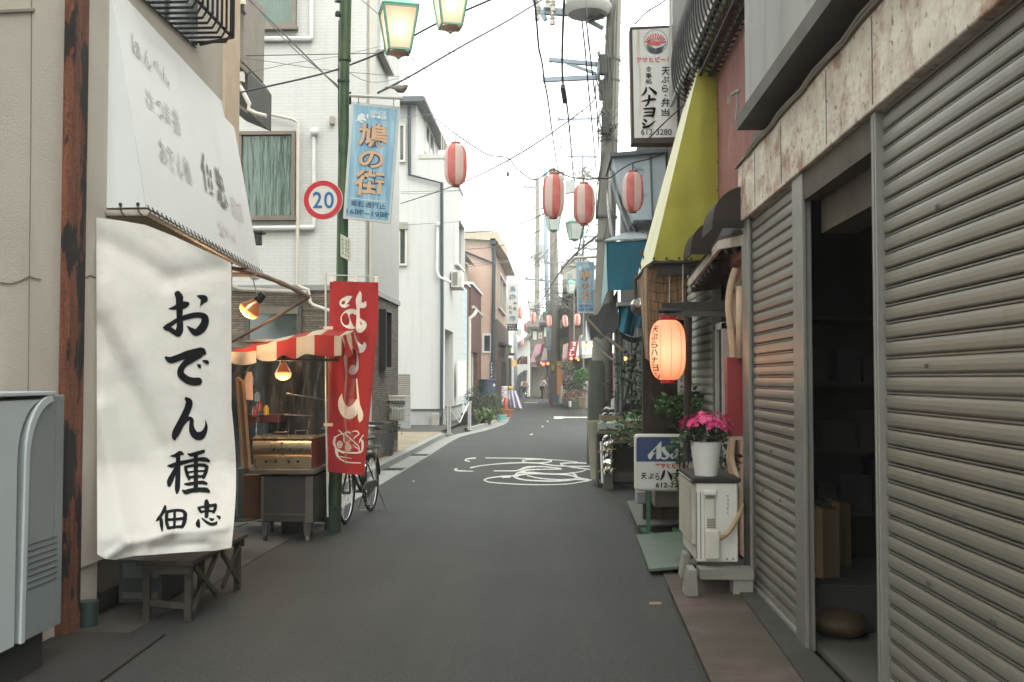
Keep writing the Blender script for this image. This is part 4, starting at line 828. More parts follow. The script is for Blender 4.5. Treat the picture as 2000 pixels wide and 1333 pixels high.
# bird on the bar
bi = thing('bird', 'small grey-brown bird perched on the bar of the blue street sign', 'bird', oY(783, 187, 10.2))
bs_ = .0046
def bp(x, y, dy=0): return oY(x, y, 10.2+dy)
mb = MB(); mb.tube([bp(752, 171.5), bp(762, 171), bp(770, 171.5), bp(778, 174), bp(786, 174.5), bp(791, 171), bp(794, 168.5), bp(796.5, 167.5)], .01, 10, rs=[.006, .010, .018, .040, .043, .030, .021, .010]); mb.build('body', M('bird_grey', '#77736b', .85, 0, .15, 30), bi, smooth='all')
mb = MB(); mb.tube([bp(796.5, 168), bp(801, 169)], .004, 6, rs=[.006, .001]); mb.build('beak', BLK, bi)
mb = MB(); mb.tube([bp(783, 180), bp(782, 187)], .003, 5); mb.tube([bp(786, 180), bp(786, 187)], .003, 5); mb.each('leg', BLK, bi)
mb = MB(); mb.ball(bp(793.5, 167.3, -.018), .003, n=6); mb.build('eye', BLK, bi)
# small plate on the post
pl_ = thing('address_plate', 'small pale notice plate turned sideways on the green post', 'plate', oY(675, 485, 10.2))
q = [oY(665, 457, 10.28), oY(685, 468, 10.05), oY(685, 511, 10.05), oY(665, 501, 10.28)]
mb = MB(); mb.slab(q, (0, .01, 0)); mb.build('plate', M('plate_pale', '#a9ad9a', .5), pl_)
mb = MB(); qq = lambda u, v: (q[0].lerp(q[1], u)).lerp(q[3].lerp(q[2], u), v)+V((-.002, -.004, 0)); ticks(mb, .1, .12, .34, .88, 1, 4, qq, 3); ticks(mb, .45, .1, .9, .88, 2, 5, qq, 5); mb.build('lettering', M('plate_dark', '#56604f', .6), pl_)
# ================================================================ bicycle
def wheel(root, c, r, m_t, ax, spokes=20):
    """wheel in the plane spanned by Y and Z, axle along ax(x)"""
    c = V(c); wh = MB()
    ring = lambda rr, th: [(c.x, c.y+math.cos(t*2*math.pi/32)*rr, c.z+math.sin(t*2*math.pi/32)*rr) for t in range(33)]
    mb = MB(); mb.tube(ring(r-.016, 0), .018, 8, cap=False); w_ = mb.build('wheel', m_t, root, smooth='all')
    mb = MB(); mb.tube(ring(r-.04, 0), .009, 6, cap=False); mb.build('rim', CHROME, w_, smooth='all')
    mb = MB()
    for i in range(spokes): a = i*2*math.pi/spokes; mb.tube([(c.x+(.02 if i % 2 else -.02), c.y, c.z), (c.x, c.y+math.cos(a)*(r-.045), c.z+math.sin(a)*(r-.045))], .0016, 3, cap=False)
    mb.tube([(c.x-.05, c.y, c.z), (c.x+.05, c.y, c.z)], .018, 8); mb.build('spokes', CHROME, w_); return w_
def bicycle(label, group=None, frame=None, rear_basket=True):
    frame = frame or M('bicycle_black', '#16181a', .3, .3); t = thing('bicycle', label, 'bicycle', (0, 0, 0), group); r = .33; wb_ = 1.08
    wheel(t, (0, 0, r), r, RUBBER, 0); wheel(t, (0, wb_, r), r, RUBBER, 0)      # y=0 front, y=wb rear
    mb = MB(); bb = V((0, .62, .28)); hd0 = V((0, .10, .62)); hd1 = V((0, .15, .80)); st_ = V((0, .80, .76))
    for a, b, rr in ((hd0, bb, .017), (hd1, bb+V((0, .04, .08)), .014), (bb, st_, .016), (bb+V((.03, 0, 0)), V((.05, wb_, r)), .010), (bb-V((.03, 0, 0)), V((-.05, wb_, r)), .010), (st_+V((0, -.02, -.1)), V((.05, wb_, r)), .008), (st_+V((0, -.02, -.1)), V((-.05, wb_, r)), .008), (hd0, hd1+V((0, .03, .08)), .02), (hd0, V((.045, 0, r)), .012), (hd0, V((-.045, 0, r)), .012)): mb.tube([a, b], rr, 8)
    mb.build('frame', frame, t, smooth=True)
    for yc in (0, wb_):
        mb = MB(); k0, k1 = (10, 178) if yc else (-10, 130)
        for i in range(14):
            a0 = math.radians(k0+(k1-k0)*i/14+0); a1 = math.radians(k0+(k1-k0)*(i+1)/14); rr = r+.025
            if not yc: a0, a1 = math.pi-a0, math.pi-a1
            mb.quad((-.028, yc+math.cos(a0)*rr, r+math.sin(a0)*rr), (.028, yc+math.cos(a0)*rr, r+math.sin(a0)*rr), (.028, yc+math.cos(a1)*rr, r+math.sin(a1)*rr), (-.028, yc+math.cos(a1)*rr, r+math.sin(a1)*rr))
        mb.build('mudguard', CHROME, t, smooth=True)
    mb = MB(); h = V((0, .12, 1.0)); mb.tube([hd1, h], .013, 8); mb.tube(cr([(-.27, .32, 1.0), (-.25, .18, 1.03), (-.12, .08, 1.02), (0, .11, 1.0), (.12, .08, 1.02), (.25, .18, 1.03), (.27, .32, 1.0)], 5), .011, 8); hb = mb.build('handlebar', CHROME, t, smooth=True)
    for s in (-1, 1): mb = MB(); mb.tube([(s*.265, .22, 1.02), (s*.272, .34, .998)], .017, 8); mb.build('grip', BLK, hb, smooth=True)
    mb = MB(); mb.grid(lambda u, v: (math.cos(v*math.pi)*(.035+.075*u**1.5), .70+u*.25, .84+.035*math.sin(v*math.pi)+.02*u), 10, 10); mb.tube([st_, (0, .82, .84)], .013, 8); mb.build('saddle', BLK, t, smooth='all')
    def basket(yc, z, w0, d0, hh):
        mb = MB()
        for k in range(5):
            f = k/4; w1 = w0*(.78+.22*f); d1 = d0*(.75+.25*f); zz = z+hh*f; mb.tube([(-w1, yc-d1, zz), (w1, yc-d1, zz), (w1, yc+d1, zz), (-w1, yc+d1, zz), (-w1, yc-d1, zz)], .004 if k < 4 else .009, 4)
        for i in range(9):
            u = -1+i/4
            for s in (-1, 1): mb.tube([(u*w0*.78, yc+s*d0*.75, z), (u*w0, yc+s*d0, z+hh)], .0028, 3); mb.tube([(s*w0*.78, yc+u*d0*.75, z), (s*w0, yc+u*d0, z+hh)], .0028, 3)
        mb.box((0, yc, z), (w0*1.56, d0*1.5, .006)); return mb.build('basket', M('basket_steel', '#3c4040', .4, .5), t)
    basket(-.14, .78, .19, .15, .24)
    if rear_basket: basket(1.06, .76, .20, .18, .27)
    mb = MB(); mb.box((0, 1.05, .735), (.13, .36, .012)); mb.tube([(.05, wb_, r), (.06, 1.1, .735)], .006, 5); mb.tube([(-.05, wb_, r), (-.06, 1.1, .735)], .006, 5); mb.build('carrier', CHROME, t)
    mb = MB(); mb.tube([(-.06, wb_+.0, r-.02), (-.17, wb_+.06, .0), (.17, wb_+.06, .0), (.06, wb_, r-.02)], .008, 6); mb.build('stand', CHROME, t, smooth=True)
    mb = MB(); mb.tube([(-.07, .62, .28), (.07, .62, .28)], .02, 8); mb.tube([(.07, .62, .28), (.08, .55, .13)], .01, 6); mb.tube([(-.07, .62, .28), (-.08, .69, .43)], .01, 6); mb.box((.12, .55, .13), (.09, .07, .02)); mb.box((-.12, .69, .43), (.09, .07, .02)); mb.build('pedals', CHROME, t)
    mb = MB(); mb.slab([(.045, .52, .20), (.045, .50, .32), (.045, .6, .38), (.045, 1.1, .37), (.045, 1.13, .30), (.045, .66, .19)], (.02, 0, 0)); mb.build('chain_guard', frame, t, bevel=.006)
    mb = MB(); mb.lathe([(0, 0), (.035, 0), (.03, .05), (.012, .08)], (0, -.05, .66), 14, axis=(0, -1, .1)); mb.build('headlight', CHROME, t, smooth=True)
    return t
bk = bicycle('black city bicycle with silver baskets parked behind the red flag', 'bicycles')
bk.location = (-2.26, 10.95, 0); bk.rotation_euler = (0, 0, math.radians(-4))
# ================================================================ buildings on the left
def rectY(x0, y0, x1, y1, Y): a = oY(x0, y1, Y); b = oY(x1, y0, Y); return a.x, b.x, a.z, b.z
def win_y(root, x0, y0, x1, y1, Y, fm, gm, fw=.05, mull=(), bars=(), d=.06, cm=None, name='window'):
    """window in a wall facing the camera (plane Y); pixel rectangle is the outer frame"""
    X0, X1, Z0, Z1 = rectY(x0, y0, x1, y1, Y)
    mb = MB(); mb.b2(X0, X1, Y-d, Y+.02, Z0, Z0+fw); mb.b2(X0, X1, Y-d, Y+.02, Z1-fw, Z1); mb.b2(X0, X0+fw, Y-d, Y+.02, Z0+fw, Z1-fw); mb.b2(X1-fw, X1, Y-d, Y+.02, Z0+fw, Z1-fw)
    for m_ in mull: xm = X0+(X1-X0)*m_; mb.b2(xm-fw*.45, xm+fw*.45, Y-d*.8, Y+.02, Z0+fw, Z1-fw)
    for m_ in bars: zm = Z0+(Z1-Z0)*m_; mb.b2(X0+fw, X1-fw, Y-d*.8, Y-.02, zm-fw*.25, zm+fw*.25)
    f = mb.build(name, fm, root)
    mb = MB(); mb.quad((X0+fw, Y-.022, Z0+fw), (X1-fw, Y-.022, Z0+fw), (X1-fw, Y-.022, Z1-fw), (X0+fw, Y-.022, Z1-fw)); mb.build('pane', gm, f)
    if cm:
        mb = MB(); mb.grid(lambda u, v: (X0+fw+(X1-X0-2*fw)*u, Y-.010+.007*math.sin(u*34+math.sin(u*9)*2+math.sin(v*3)*.4), Z1-fw-(Z1-Z0-2*fw)*v), 140, 6); mb.build('curtain', cm, f, smooth='all')
    return f
def win_x(root, X, Y0, Y1, Z0, Z1, fm, gm, fw=.05, s=1, mull=(), d=.05, name='window'):
    """window in a wall plane X; s=+1 the wall faces +X, -1 faces -X"""
    mb = MB(); a, b = X-.02*s, X+d*s
    mb.b2(a, b, Y0, Y1, Z0, Z0+fw); mb.b2(a, b, Y0, Y1, Z1-fw, Z1); mb.b2(a, b, Y0, Y0+fw, Z0+fw, Z1-fw); mb.b2(a, b, Y1-fw, Y1, Z0+fw, Z1-fw)
    for m_ in mull: ym = Y0+(Y1-Y0)*m_; mb.b2(a, X+d*.8*s, ym-fw*.4, ym+fw*.4, Z0+fw, Z1-fw)
    f = mb.build(name, fm, root)
    mb = MB(); x = X+.012*s; mb.quad((x, Y0+fw, Z0+fw), (x, Y1-fw, Z0+fw), (x, Y1-fw, Z1-fw), (x, Y0+fw, Z1-fw)); mb.build('pane', gm, f); return f
def pathY(mb, pts, Y, r, n=8, off=0.): return mb.tube([oY(x, y, Y-off) for x, y in pts], r, n)
n = NT('curtained_glass'); n.col(n.mix(n.ramp(n.noise(1.2, 5, n.coord((3, 1, .3))), .3, .7), (.05, .085, .07), (.16, .22, .19))); n.b.inputs['Roughness'].default_value = .07; n.b.inputs['Specular IOR Level'].default_value = .8; GCURT = n.m
CGL = glass_sheet('window_glass', (.62, .74, .68), .03, .2, False)
# --- white tiled house
Y1 = 17.0; XW = oY(713, 557, Y1).x; YF = 20.7
h1 = thing('tiled_house', 'white brick-tiled house with a grey stacked-stone ground floor behind the oden stall', 'house', (XW, Y1, 0))
zb_ = oY(700, 557, Y1).z
mb = MB(); mb.b2(-10, XW, Y1, YF, zb_, 11.5); mb.build('upper_wall', WTILE, h1)
mb = MB(); mb.b2(-10, XW-.01, Y1+.012, YF-.01, -.02, zb_-.09); mb.build('stone_wall', STONE, h1)
mb = MB(); mb.b2(-10, XW+.03, Y1-.03, YF+.01, zb_-.09, zb_); mb.build('drip_ledge', M('ledge_grey', '#7b7b75', .5), h1)
win_y(h1, 452, 258, 579, 430, Y1, ALUB, CGL, .06, mull=(.14,), d=.09, cm=CURT)
mb = MB(); X0, X1, Z0, Z1 = rectY(448, 427, 582, 433, Y1); mb.b2(X0, X1, Y1-.13, Y1, Z0, Z1); mb.build('window_sill', ALUB, h1)
win_y(h1, 470, -100, 581, 57, Y1, ALUB, CGL, .06, mull=(.04,), d=.09, cm=CURT)
mb = MB(); X0, X1, Z0, Z1 = rectY(478, 55, 583, 63, Y1); mb.b2(X0, X1, Y1-.13, Y1, Z0, Z1); mb.build('window_sill', ALUB, h1)
mb = MB(); pathY(mb, [(478, 77), (609, 76)], Y1, .045, 8, .06); pathY(mb, [(608, 76), (608, -60)], Y1, .035, 8, .06); mb.build('pipe_cover', M('white_pipe', '#c2c4c0', .5), h1, smooth=True)
mb = MB(); pathY(mb, [(492, 446), (614, 445)], Y1, .045, 8, .06); pathY(mb, [(613, 445), (613, 262)], Y1, .03, 8, .06); mb.ball(oY(614, 258, Y1-.08), .075, n=10); mb.build('pipe_cover', M('white_pipe', ''), h1, smooth=True)
mb = MB(); pathY(mb, [(486, 215), (500, 217), (572, 233), (582, 240), (582, 400), (580, 556), (590, 562), (602, 566), (606, 590), (612, 596), (646, 608)], Y1, .028, 8, .10); mb.build('downpipe', PIPEW, h1, smooth=True)
mb = MB(); pathY(mb, [(723, 0), (724, 560)], Y1+.1, .03, 8, .0); mb.tube([(XW+.04, Y1+.28, .1), (XW+.04, Y1+.28, 11)], .035, 8); mb.build('corner_pipe', PIPEW, h1, smooth=True)
mb = MB(); pbox(mb, 643, 227, 652, 242, Y1-.09, .09); mb.build('wall_vent', PIPEG, h1, bevel=.006)
win_y(h1, 478, 598, 590, 700, Y1, M('bronze_dark', '#4a463e', .5, .3), GLASSD, .08, d=.05, name='door_frame')
mb = MB(); X0, X1, Z0, Z1 = rectY(478, 600, 590, 614, Y1); mb.b2(X0+.05, X1-.05, Y1-.07, Y1-.03, Z0, Z1); mb.build('shutter_box', M('shutter_box', '#5d5a50', .6), h1)
mb = MB(); pathY(mb, [(455, 560), (470, 566), (600, 572)], Y1, .04, 8, .12); mb.build('gutter_pipe', PIPEG, h1, smooth=True)
# street side windows
def YatX(px, X): return oX(px, 700, X).y
win_x(h1, XW, YatX(735, XW), YatX(750, XW), oX(742, 112, XW).z, 9.5, M('white_frame', '#b5b5ae', .5), GLASSD, .05)
win_x(h1, XW, YatX(741, XW), YatX(753, XW), oX(747, 722, XW).z, oX(747, 606, XW).z, IRON, M('louvre_dark', '#2c2e2c', .5), .04, d=.12)
mb = MB(); y_ = YatX(756, XW); mb.slab([oX(736, 97, XW+.02), oX(760, 146, XW+.02), oX(758, 150, XW+.02), oX(736, 104, XW+.02)], (.12, 0, 0)); mb.build('sill', PIPEG, h1)
# dark steel bay between the cream shop and the tiled house
by = thing('steel_bay', 'dark grey metal bay with a cream drainpipe between the cream shop and the tiled house', 'bay window', oY(465, 200, 14))
mb = MB(); mb.slab([oY(430, 112, 14), oY(470, 118, 14), oY(484, 140, 14), oY(483, 217, 14), (oY(430, 195, 14))], (0, 1.2, 0)); mb.build('bay_box', M('dark_shingle', '#33332f', .7, 0, .2, 8, .4, 40), by)
mb = MB(); mb.bar(oY(440, 98, 13.95), oY(487, 143, 13.95), .06, .05); mb.bar(oY(440, 188, 13.95), oY(485, 220, 13.95), .05, .04); mb.build('metal_trim', ALUB, by)
mb = MB(); mb.slab([oY(430, -30, 14), oY(478, -30, 14), oY(475, 122, 14), oY(430, 104, 14)], (0, 1.0, 0)); mb.build('panelled_wall', M('taupe_panel', '#6f695c', .7), by)
mb = MB(); pbox(mb, 452, 2, 461, 104, 13.93, .06); pbox(mb, 452, -30, 478, 8, 13.90, .06); mb.build('mullion', PIPEW, by)
mb = MB(); mb.bar(oY(447, 0, 13.88), oY(478, 28, 13.88), .05, .05); mb.build('rail', IRON, by)
mb = MB(); pbox(mb, 461, 140, 475, 159, 13.85, .08); pathY(mb, [(467, 158), (468, 168), (473, 176), (487, 204), (485, 214), (500, 222), (520, 227)], 13.9, .03, 8); mb.build('drainpipe', PIPEW, by, smooth=True)
# wall lamp beside the awning
wlmp = thing('wall_lantern', 'small black wall lantern peeping out past the far end of the white awning', 'wall lamp', oY(505, 465, 15)); mb = MB(); pbox(mb, 496, 452, 508, 478, 15, .12); pbox(mb, 492, 450, 512, 456, 14.97, .2); mb.build('body', BLK, wlmp, bevel=.01); mb = MB(); mb.tube([oY(480, 462, 15.1), oY(500, 455, 15.1)], .02, 6); mb.build('bracket', BLK, wlmp)
# meter cabinet with four taps and the hanging ivy under it
mc = thing('pipe_manifold', 'white rack of water meters and blue-handled valves at the corner of the stone wall', 'meter rack', oY(775, 830, 20.2))
Ym = 19.6
mb = MB(); pbox(mb, 754, 777, 789, 822, Ym, .12); mb.build('back_panel', M('cream_metal', '#a9a697', .6), mc, bevel=.01)
mb = MB(); pbox(mb, 752, 773, 793, 783, Ym-.1, .2)
for i in range(7): mb.ball(oY(755+i*5.6, 775, Ym-.1), .022, n=6)
mb.build('top_hood', PIPEW, mc)
mb = MB(); pbox(mb, 760, 787, 768, 799, Ym-.06, .05); mb.build('green_label', M('pale_green', '#93a77c', .6), mc)
for i in range(5):
    x = 766+i*5.6; mb = MB(); mb.tube([oY(x, 790, Ym-.1), oY(x, 818, Ym-.1)], .014, 6); mb.tube([oY(x-1, 797, Ym-.2), oY(x+5, 801, Ym-.3)], .012, 6); v_ = mb.build('valve', ALUW, mc)
    mb = MB(); mb.tube([oY(x-2, 788, Ym-.14), oY(x+3, 788, Ym-.14)], .016, 6); mb.build('handle', M('blue_handle', '#2c4350', .5), v_)
mb = MB(); rr_ = random.Random(3)
for i in range(16):
    x = 751+i*1.7; mb.tube([oY(x, 822, Ym), oY(x+rr_.uniform(-2, 2), 845, Ym-.1), oY(x+rr_.uniform(-3, 3), 868+rr_.uniform(-6, 6), Ym-.15)], .008, 4)
for i in range(4): mb.leaves(oY(754+i*7, 832+i*3, Ym-.1), (.10, .08, .16), 70, .05, rr_)
mb.leaves(oY(762, 845, Ym-.1), (.16, .1, .25), 160, .05, rr_)
tag(mb.build('hanging_ivy', M('dry_ivy', '#4a4a33', .8, 0, .4, 8)), 'brownish trailing ivy hanging below the white meter rack', 'ivy')
mb = MB(); mb.lathe([(0, 0), (.16, 0), (.2, .42), (.17, .42), (.0, .3)], oZ(746, 893, .1)+V((0, .3, 0)), 18); tag(mb.build('grey_bin', M('grey_bin', '#3f4241', .6), smooth=True), 'grey bin standing at the kerb behind the bicycle', 'bin')
# block wall + louvre between the houses
bw = thing('block_wall', 'low grey block wall topped with brown louvres between the two white houses', 'wall', oY(790, 838, 30.5))
Yb = 30.5
mb = MB(); X0, X1, Z0, Z1 = rectY(740, 773, 801, 840, Yb); mb.b2(X0, X1, Yb, Yb+.15, -.02, Z1); mb.build('blocks', BLOCK, bw)
mb = MB(); X0, X1, Z0, Z1 = rectY(740, 731, 801, 772, Yb)
for i in range(10): z = Z0+(Z1-Z0)*i/10; mb.b2(X0, X1, Yb+.02, Yb+.06, z, z+(Z1-Z0)*.085)
mb.build('louvres', M('brown_louvre', '#6b645b', .6), bw)
# --- second white house
Y2 = 33.; X2 = oY(865, 700, Y2).x; Y2e = YatX(903, X2)
h2 = thing('white_house', 'tall white boarded house with a dark downpipe and a small balcony', 'house', (X2, Y2, 0))
zt2 = oY(865, 303, Y2).z; zf2 = oY(800, 799, Y2).z
yo0, yo1 = YatX(869, X2), YatX(885, X2); zo = oX(877, 646, X2).z
mb = MB(); mb.b2(-11, X2, Y2, yo0, zf2, zt2); mb.b2(-11, X2, yo1, Y2e, zf2, zt2); mb.b2(-11, X2, yo0, yo1, zo, zt2); mb.b2(-11, X2-.9, yo0, yo1, zf2, zo); mb.build('wall', WTILE2, h2)
mb = MB(); mb.b2(-11, X2-.01, Y2+.02, yo0, -.02, zf2-.05); mb.b2(-11, X2-.01, yo1, Y2e-.02, -.02, zf2-.05); mb.build('foundation', M('foundation_grey', '#90928f', .85, 0, .12, 2, .3), h2)
mb = MB(); mb.b2(-11, X2+.02, Y2-.02, yo0, zf2-.05, zf2); mb.b2(-11, X2+.02, yo1, Y2e, zf2-.05, zf2); mb.build('base_strip', M('dark_strip', '#3c3f40', .6), h2)
mb = MB(); mb.b2(X2-.95, X2-.85, yo0, yo1, .0, zo); mb.build('porch_wall', STONE, h2)
mb = MB(); X3 = oY(813, 250, Y2).x; zt3 = oY(813, 205, Y2).z; Y3e = YatX(856, X3); mb.b2(-11, X3, Y2+.02, Y3e, zt2-.05, zt3); mb.build('top_storey', WTILE2, h2)
mb = MB(); mb.slab([(-11, Y2-.5, zt3), (X3+.35, Y2-.5, zt3), (X3+.35, Y3e+.3, zt3), (-11, Y3e+.3, zt3)], (0, 0, .12)); mb.slab([(-11, Y2-.45, zt3+.12), (X3+.3, Y2-.45, zt3+.12), (X3-1.6, Y2+2.4, zt3+.9), (-11, Y2+2.4, zt3+.9)], (0, 0, .05)); mb.slab([(X3+.3, Y2-.45, zt3+.12), (X3+.3, Y3e+.3, zt3+.12), (X3-1.6, Y3e-.6, zt3+.9), (X3-1.6, Y2+2.4, zt3+.9)], (0, 0, .05)); mb.build('roof', M('dark_roof', '#4c4f4f', .6), h2)
mb = MB(); mb.b2(X3+.1, X2+.03, Y2-.03, Y2+.1, zt2-.12, zt2+.02); mb.b2(X2-.05, X2+.04, Y2, Y2e, zt2-.12, zt2+.02); mb.build('balcony_edge', M('balcony_grey', '#a6a59b', .6), h2)
mb = MB()
for i in range(10): y = Y2+.3+i*.55; mb.tube([(X2-.1, y, zt2), (X2-.1, y, zt2+.8)], .015, 5)
mb.tube([(X2-.1, Y2+.1, zt2+.8), (X2-.1, Y2+5.6, zt2+.8)], .02, 5); mb.build('balcony_rail', PIPEW, h2)
win_y(h2, 778, 435, 796, 520, Y2, PIPEW, GLASSD, .07, d=.1); win_y(h2, 778, 243, 793, 318, Y2, PIPEW, GLASSD, .07, d=.1)
mb = MB(); pbox(mb, 775, 434, 796, 448, Y2-.16, .1); mb.build('shutter_case', PIPEG, h2)
win_x(h2, X3, YatX(828, X3), YatX(845, X3), oX(836, 308, X3).z, oX(836, 246, X3).z, WPAINT, GLASSD, .07, mull=(.5,))
win_x(h2, X2, YatX(887, X2), YatX(900, X2), oX(893, 524, X2).z, oX(893, 432, X2).z, WPAINT, GLASSD, .09, d=.15)
mb = MB(); pathY(mb, [(799, 207), (800, 342), (863, 358), (863.5, 600), (862, 832)], Y2, .055, 8, .1); pathY(mb, [(783, 199), (822, 199)], Y2-.5, .06, 8); mb.build('downpipe', PIPED, h2, smooth=True)
mb = MB(); pathY(mb, [(855, 440), (854, 530)], Y2, .05, 8, .1); mb.ball(oY(855, 439, Y2-.1), .09, n=8); pathY(mb, [(853, 528), (857, 540), (868, 546), (880, 552)], Y2, .05, 6, .12); mb.build('white_duct', M('white_pipe', ''), h2, smooth=True)
a = oX(880, 560, X2+.02)
ac = thing('air_conditioner', 'white wall-mounted outdoor air conditioner high on the second white house', 'air conditioner', a)
ya, yb = YatX(878, X2), YatX(878, X2)+.75; z0, z1 = oY(885, 556, Y2+1).z, oY(885, 522, Y2+1).z
mb = MB(); mb.b2(X2+.05, X2+.42, ya, yb, z0, z1); mb.build('casing', WPLAST, ac, bevel=.02)
mb = MB()
for i in range(6): mb.b2(X2+.1+i*.03, X2+.115+i*.03, ya-.01, ya+.002, z0+.06, z1-.06)
mb.build('grille', M('grille_dark', '#3c3e3c', .6), ac)
mb = MB(); mb.bar((X2, ya+.1, z0-.03), (X2+.45, ya+.1, z0-.03), .04); mb.bar((X2, yb-.1, z0-.03), (X2+.45, yb-.1, z0-.03), .04); mb.build('bracket', PIPEG, ac)
gm = thing('gas_meter', 'grey gas meter on the foundation of the second white house', 'gas meter', oY(853, 825, Y2-.1)); mb = MB(); pbox(mb, 842, 808, 858, 833, Y2-.2, .16); mb.build('case', PIPEG, gm, bevel=.03); mb = MB(); pathY(mb, [(858, 815), (866, 800), (870, 830)], Y2, .03, 6, .15); mb.build('pipe', PIPEG, gm, smooth=True)
# chained bollards
def bollard(label, px, py0, py1, Y):
    t = thing('bollard', label, 'bollard', oY(px, py1, Y), 'chained steel posts'); b = oY(px, py1, Y); tp = oY(px, py0, Y); b.z = .06
    mb = MB(); mb.tube([b, tp], .05, 10); mb.tube([tp+V((0, 0, -.02)), tp+V((0, 0, .02))], .065, 10); mb.build('post', ALU, t, smooth=True); mb = MB(); mb.tube([b, b+V((0, 0, .02))], .09, 12); mb.build('base_ring', ALU, t); return tp
pa_ = bollard('steel post at the near end of the white chain', 877, 795, 842, 27.5); pb_ = bollard('steel post at the far end of the white chain, beside the brick house', 917, 785, 838, 30)
mb = MB(); mid = (pa_+pb_)/2+V((0, 0, -.5)); mb.tube(cr([pa_, pa_*.6+pb_*.4+V((0, 0, -.42)), mid, pb_*.7+pa_*.3+V((0, 0, -.3)), pb_], 5), .014, 5); tag(mb.build('chain', WPAINT, smooth=True), 'white chain sagging between the two steel posts', 'chain')
cv = thing('curved_mirror_cover', 'white curved panel leaning at the doorway of the second white house', 'panel', oX(895, 790, X2+.1)); mb = MB(); mb.grid(lambda u, v: V((X2+.15+.25*math.sin(u*math.pi), yo1+.3+u*.9, .95+(1.25)*v)), 10, 6); mb.build('panel', WPAINT, cv, smooth='all')
# --- pale blue block pillar and brick house
pw = YatX(903, -3.9); mb = MB(); mb.b2(-6, -3.82, 41, 43.6, -.02, oY(908, 556, 41).z); tag(mb.build('block_pillar', BLUBLK), 'pale blue block wall end between the white house and the brick house', 'wall')
br_ = thing('brick_house', 'small brown brick shop with a pale shutter and a white drainpipe', 'shop', (-3.8, 44, 0))
Xb = -3.84; za = oY(917, 556, 44).z; mb = MB(); mb.b2(-9, Xb-.05, 44, 45.6, -.02, za); mb.b2(-9, Xb, 45.6, 52, 2.8, oX(935, 573, Xb).z); mb.b2(-9, Xb, 49.6, 52, -.02, 2.8); mb.b2(-9, Xb, 45.6, 46.2, -.02, 2.8); mb.build('brick_wall', BRICK, br_)
mb = MB(); mb.b2(Xb-.3, Xb-.2, 46.2, 49.6, 0, 2.8); mb.build('shutter', M('pale_green_shutter', '#9aa89f', .6, 0, .12, 2), br_); mb = MB(); mb.b2(-9, Xb+.1, 45.5, 52.05, oX(935, 573, Xb).z, oX(935, 573, Xb).z+.1); mb.b2(-9, Xb, 43.95, 45.6, za, za+.08); mb.build('coping', WPAINT, br_)
mb = MB(); mb.tube([oY(930, 608, 44.2), oY(926, 616, 43.9), oY(917, 622, 43.8), oY(917, 640, 43.8), oY(916, 832, 43.5)], .075, 8); mb.tube([oY(924, 600, 44.2), oY(942, 618, 46)], .07, 8); mb.build('drainpipe', PIPEW, br_, smooth=True)
# --- tiled-roof house behind
tr_h = thing('tiled_roof_house', 'older house with a grey wavy tile roof behind the second white house', 'house', (-6, 47, 0))
mb = MB(); mb.b2(-12, -4.6, 46, 53, 0, 7.4); mb.build('wall', STUC2, tr_h)
mb = MB()
r0, r1 = oY(903, 434, 46), oY(938, 432, 50)
for i in range(12):
    x0 = -4.2-i*.30; mb.grid(lambda u, v, x0=x0, i=i: (x0-.30*v, 45.5+u*7.5, 7.35+(.45*(i+v)*.30+.055*math.sin(v*math.pi)) + .03*abs(math.sin(u*26*math.pi/2))), 26, 3)
mb.tube([(-7.9, 45.4, 9.05), (-7.9, 53.2, 9.05)], .16, 8)
mb.slab([(-4.15, 45.45, 7.3), (-7.9, 45.45, 8.95), (-7.9, 45.45, 9.1), (-4.15, 45.45, 7.45)], (0, .25, 0)); mb.build('roof', M('grey_roof_tile', '#80868a', .5, 0, .2, 6), tr_h, smooth=True)
# --- tan house
Xt = oY(960, 600, 53.5).x; Yt = 53.5; Yte = YatX(990, Xt)
th = thing('tan_house', 'tan rendered house with a low gable and a dark ground-floor entrance', 'house', (Xt, Yt, 0)); TAN_ = M('tan_render_wall', '#b2998a', .9, 0, .08, 1.5, .3, streak=('#8f7767', 2, .35))
zt = oY(960, 478, Yt).z; mb = MB(); mb.b2(-10, Xt, Yt, Yte, -.02, zt); mb.build('wall', TAN_, th)
mb = MB(); pk = oY(975, 452, Yt); mb.slab([(-10, Yt-.3, pk.z-.1), (-10, Yt-.3, pk.z+.15), oY(972, 452, Yt-.3), oY(991, 488, Yt-.3)+V((0, 0, 0)), oY(990, 500, Yt-.3), oY(970, 470, Yt-.3)], (0, .3, 0)); mb.slab([(-10, Yt, zt), (-10, Yt, pk.z), (oY(972, 452, Yt).x, Yt, pk.z), (Xt+.6, Yt, zt)], (0, Yte-Yt, 0)); mb.build('roof', M('roof_edge', '#a99d8c', .6), th)
mb = MB(); pathY(mb, [(963, 470), (965, 500), (963, 700), (961, 795)], Yt-.1, .10, 8); pathY(mb, [(903, 490), (962, 514)], Yt-.1, .05, 6); pbox(mb, 957, 466, 968, 478, Yt-.3, .2); mb.build('downpipe', PIPED, th, smooth=True)
win_x(th, Xt, YatX(972, Xt), YatX(985, Xt), oX(978, 610, Xt).z, oX(978, 542, Xt).z, PIPEW, GLASSD, .12, mull=(.5,), d=.15)
win_y(th, 942, 652, 961, 690, Yt, WPAINT, GLASSD, .1)
mb = MB(); mb.b2(Xt-.5, Xt+.14, Yt+3.0, Yte-.5, 0, oX(975, 632, Xt).z); mb.build('dark_ground_floor', M('taupe_cladding', '#5c5247', .8, 0, .2, 3), th)
mb = MB(); ex = oX(972, 700, Xt+.14); mb.b2(Xt+.13, Xt+.16, YatX(975, Xt), YatX(984, Xt), 0, 2.6); mb.build('doorway', DARK, th)
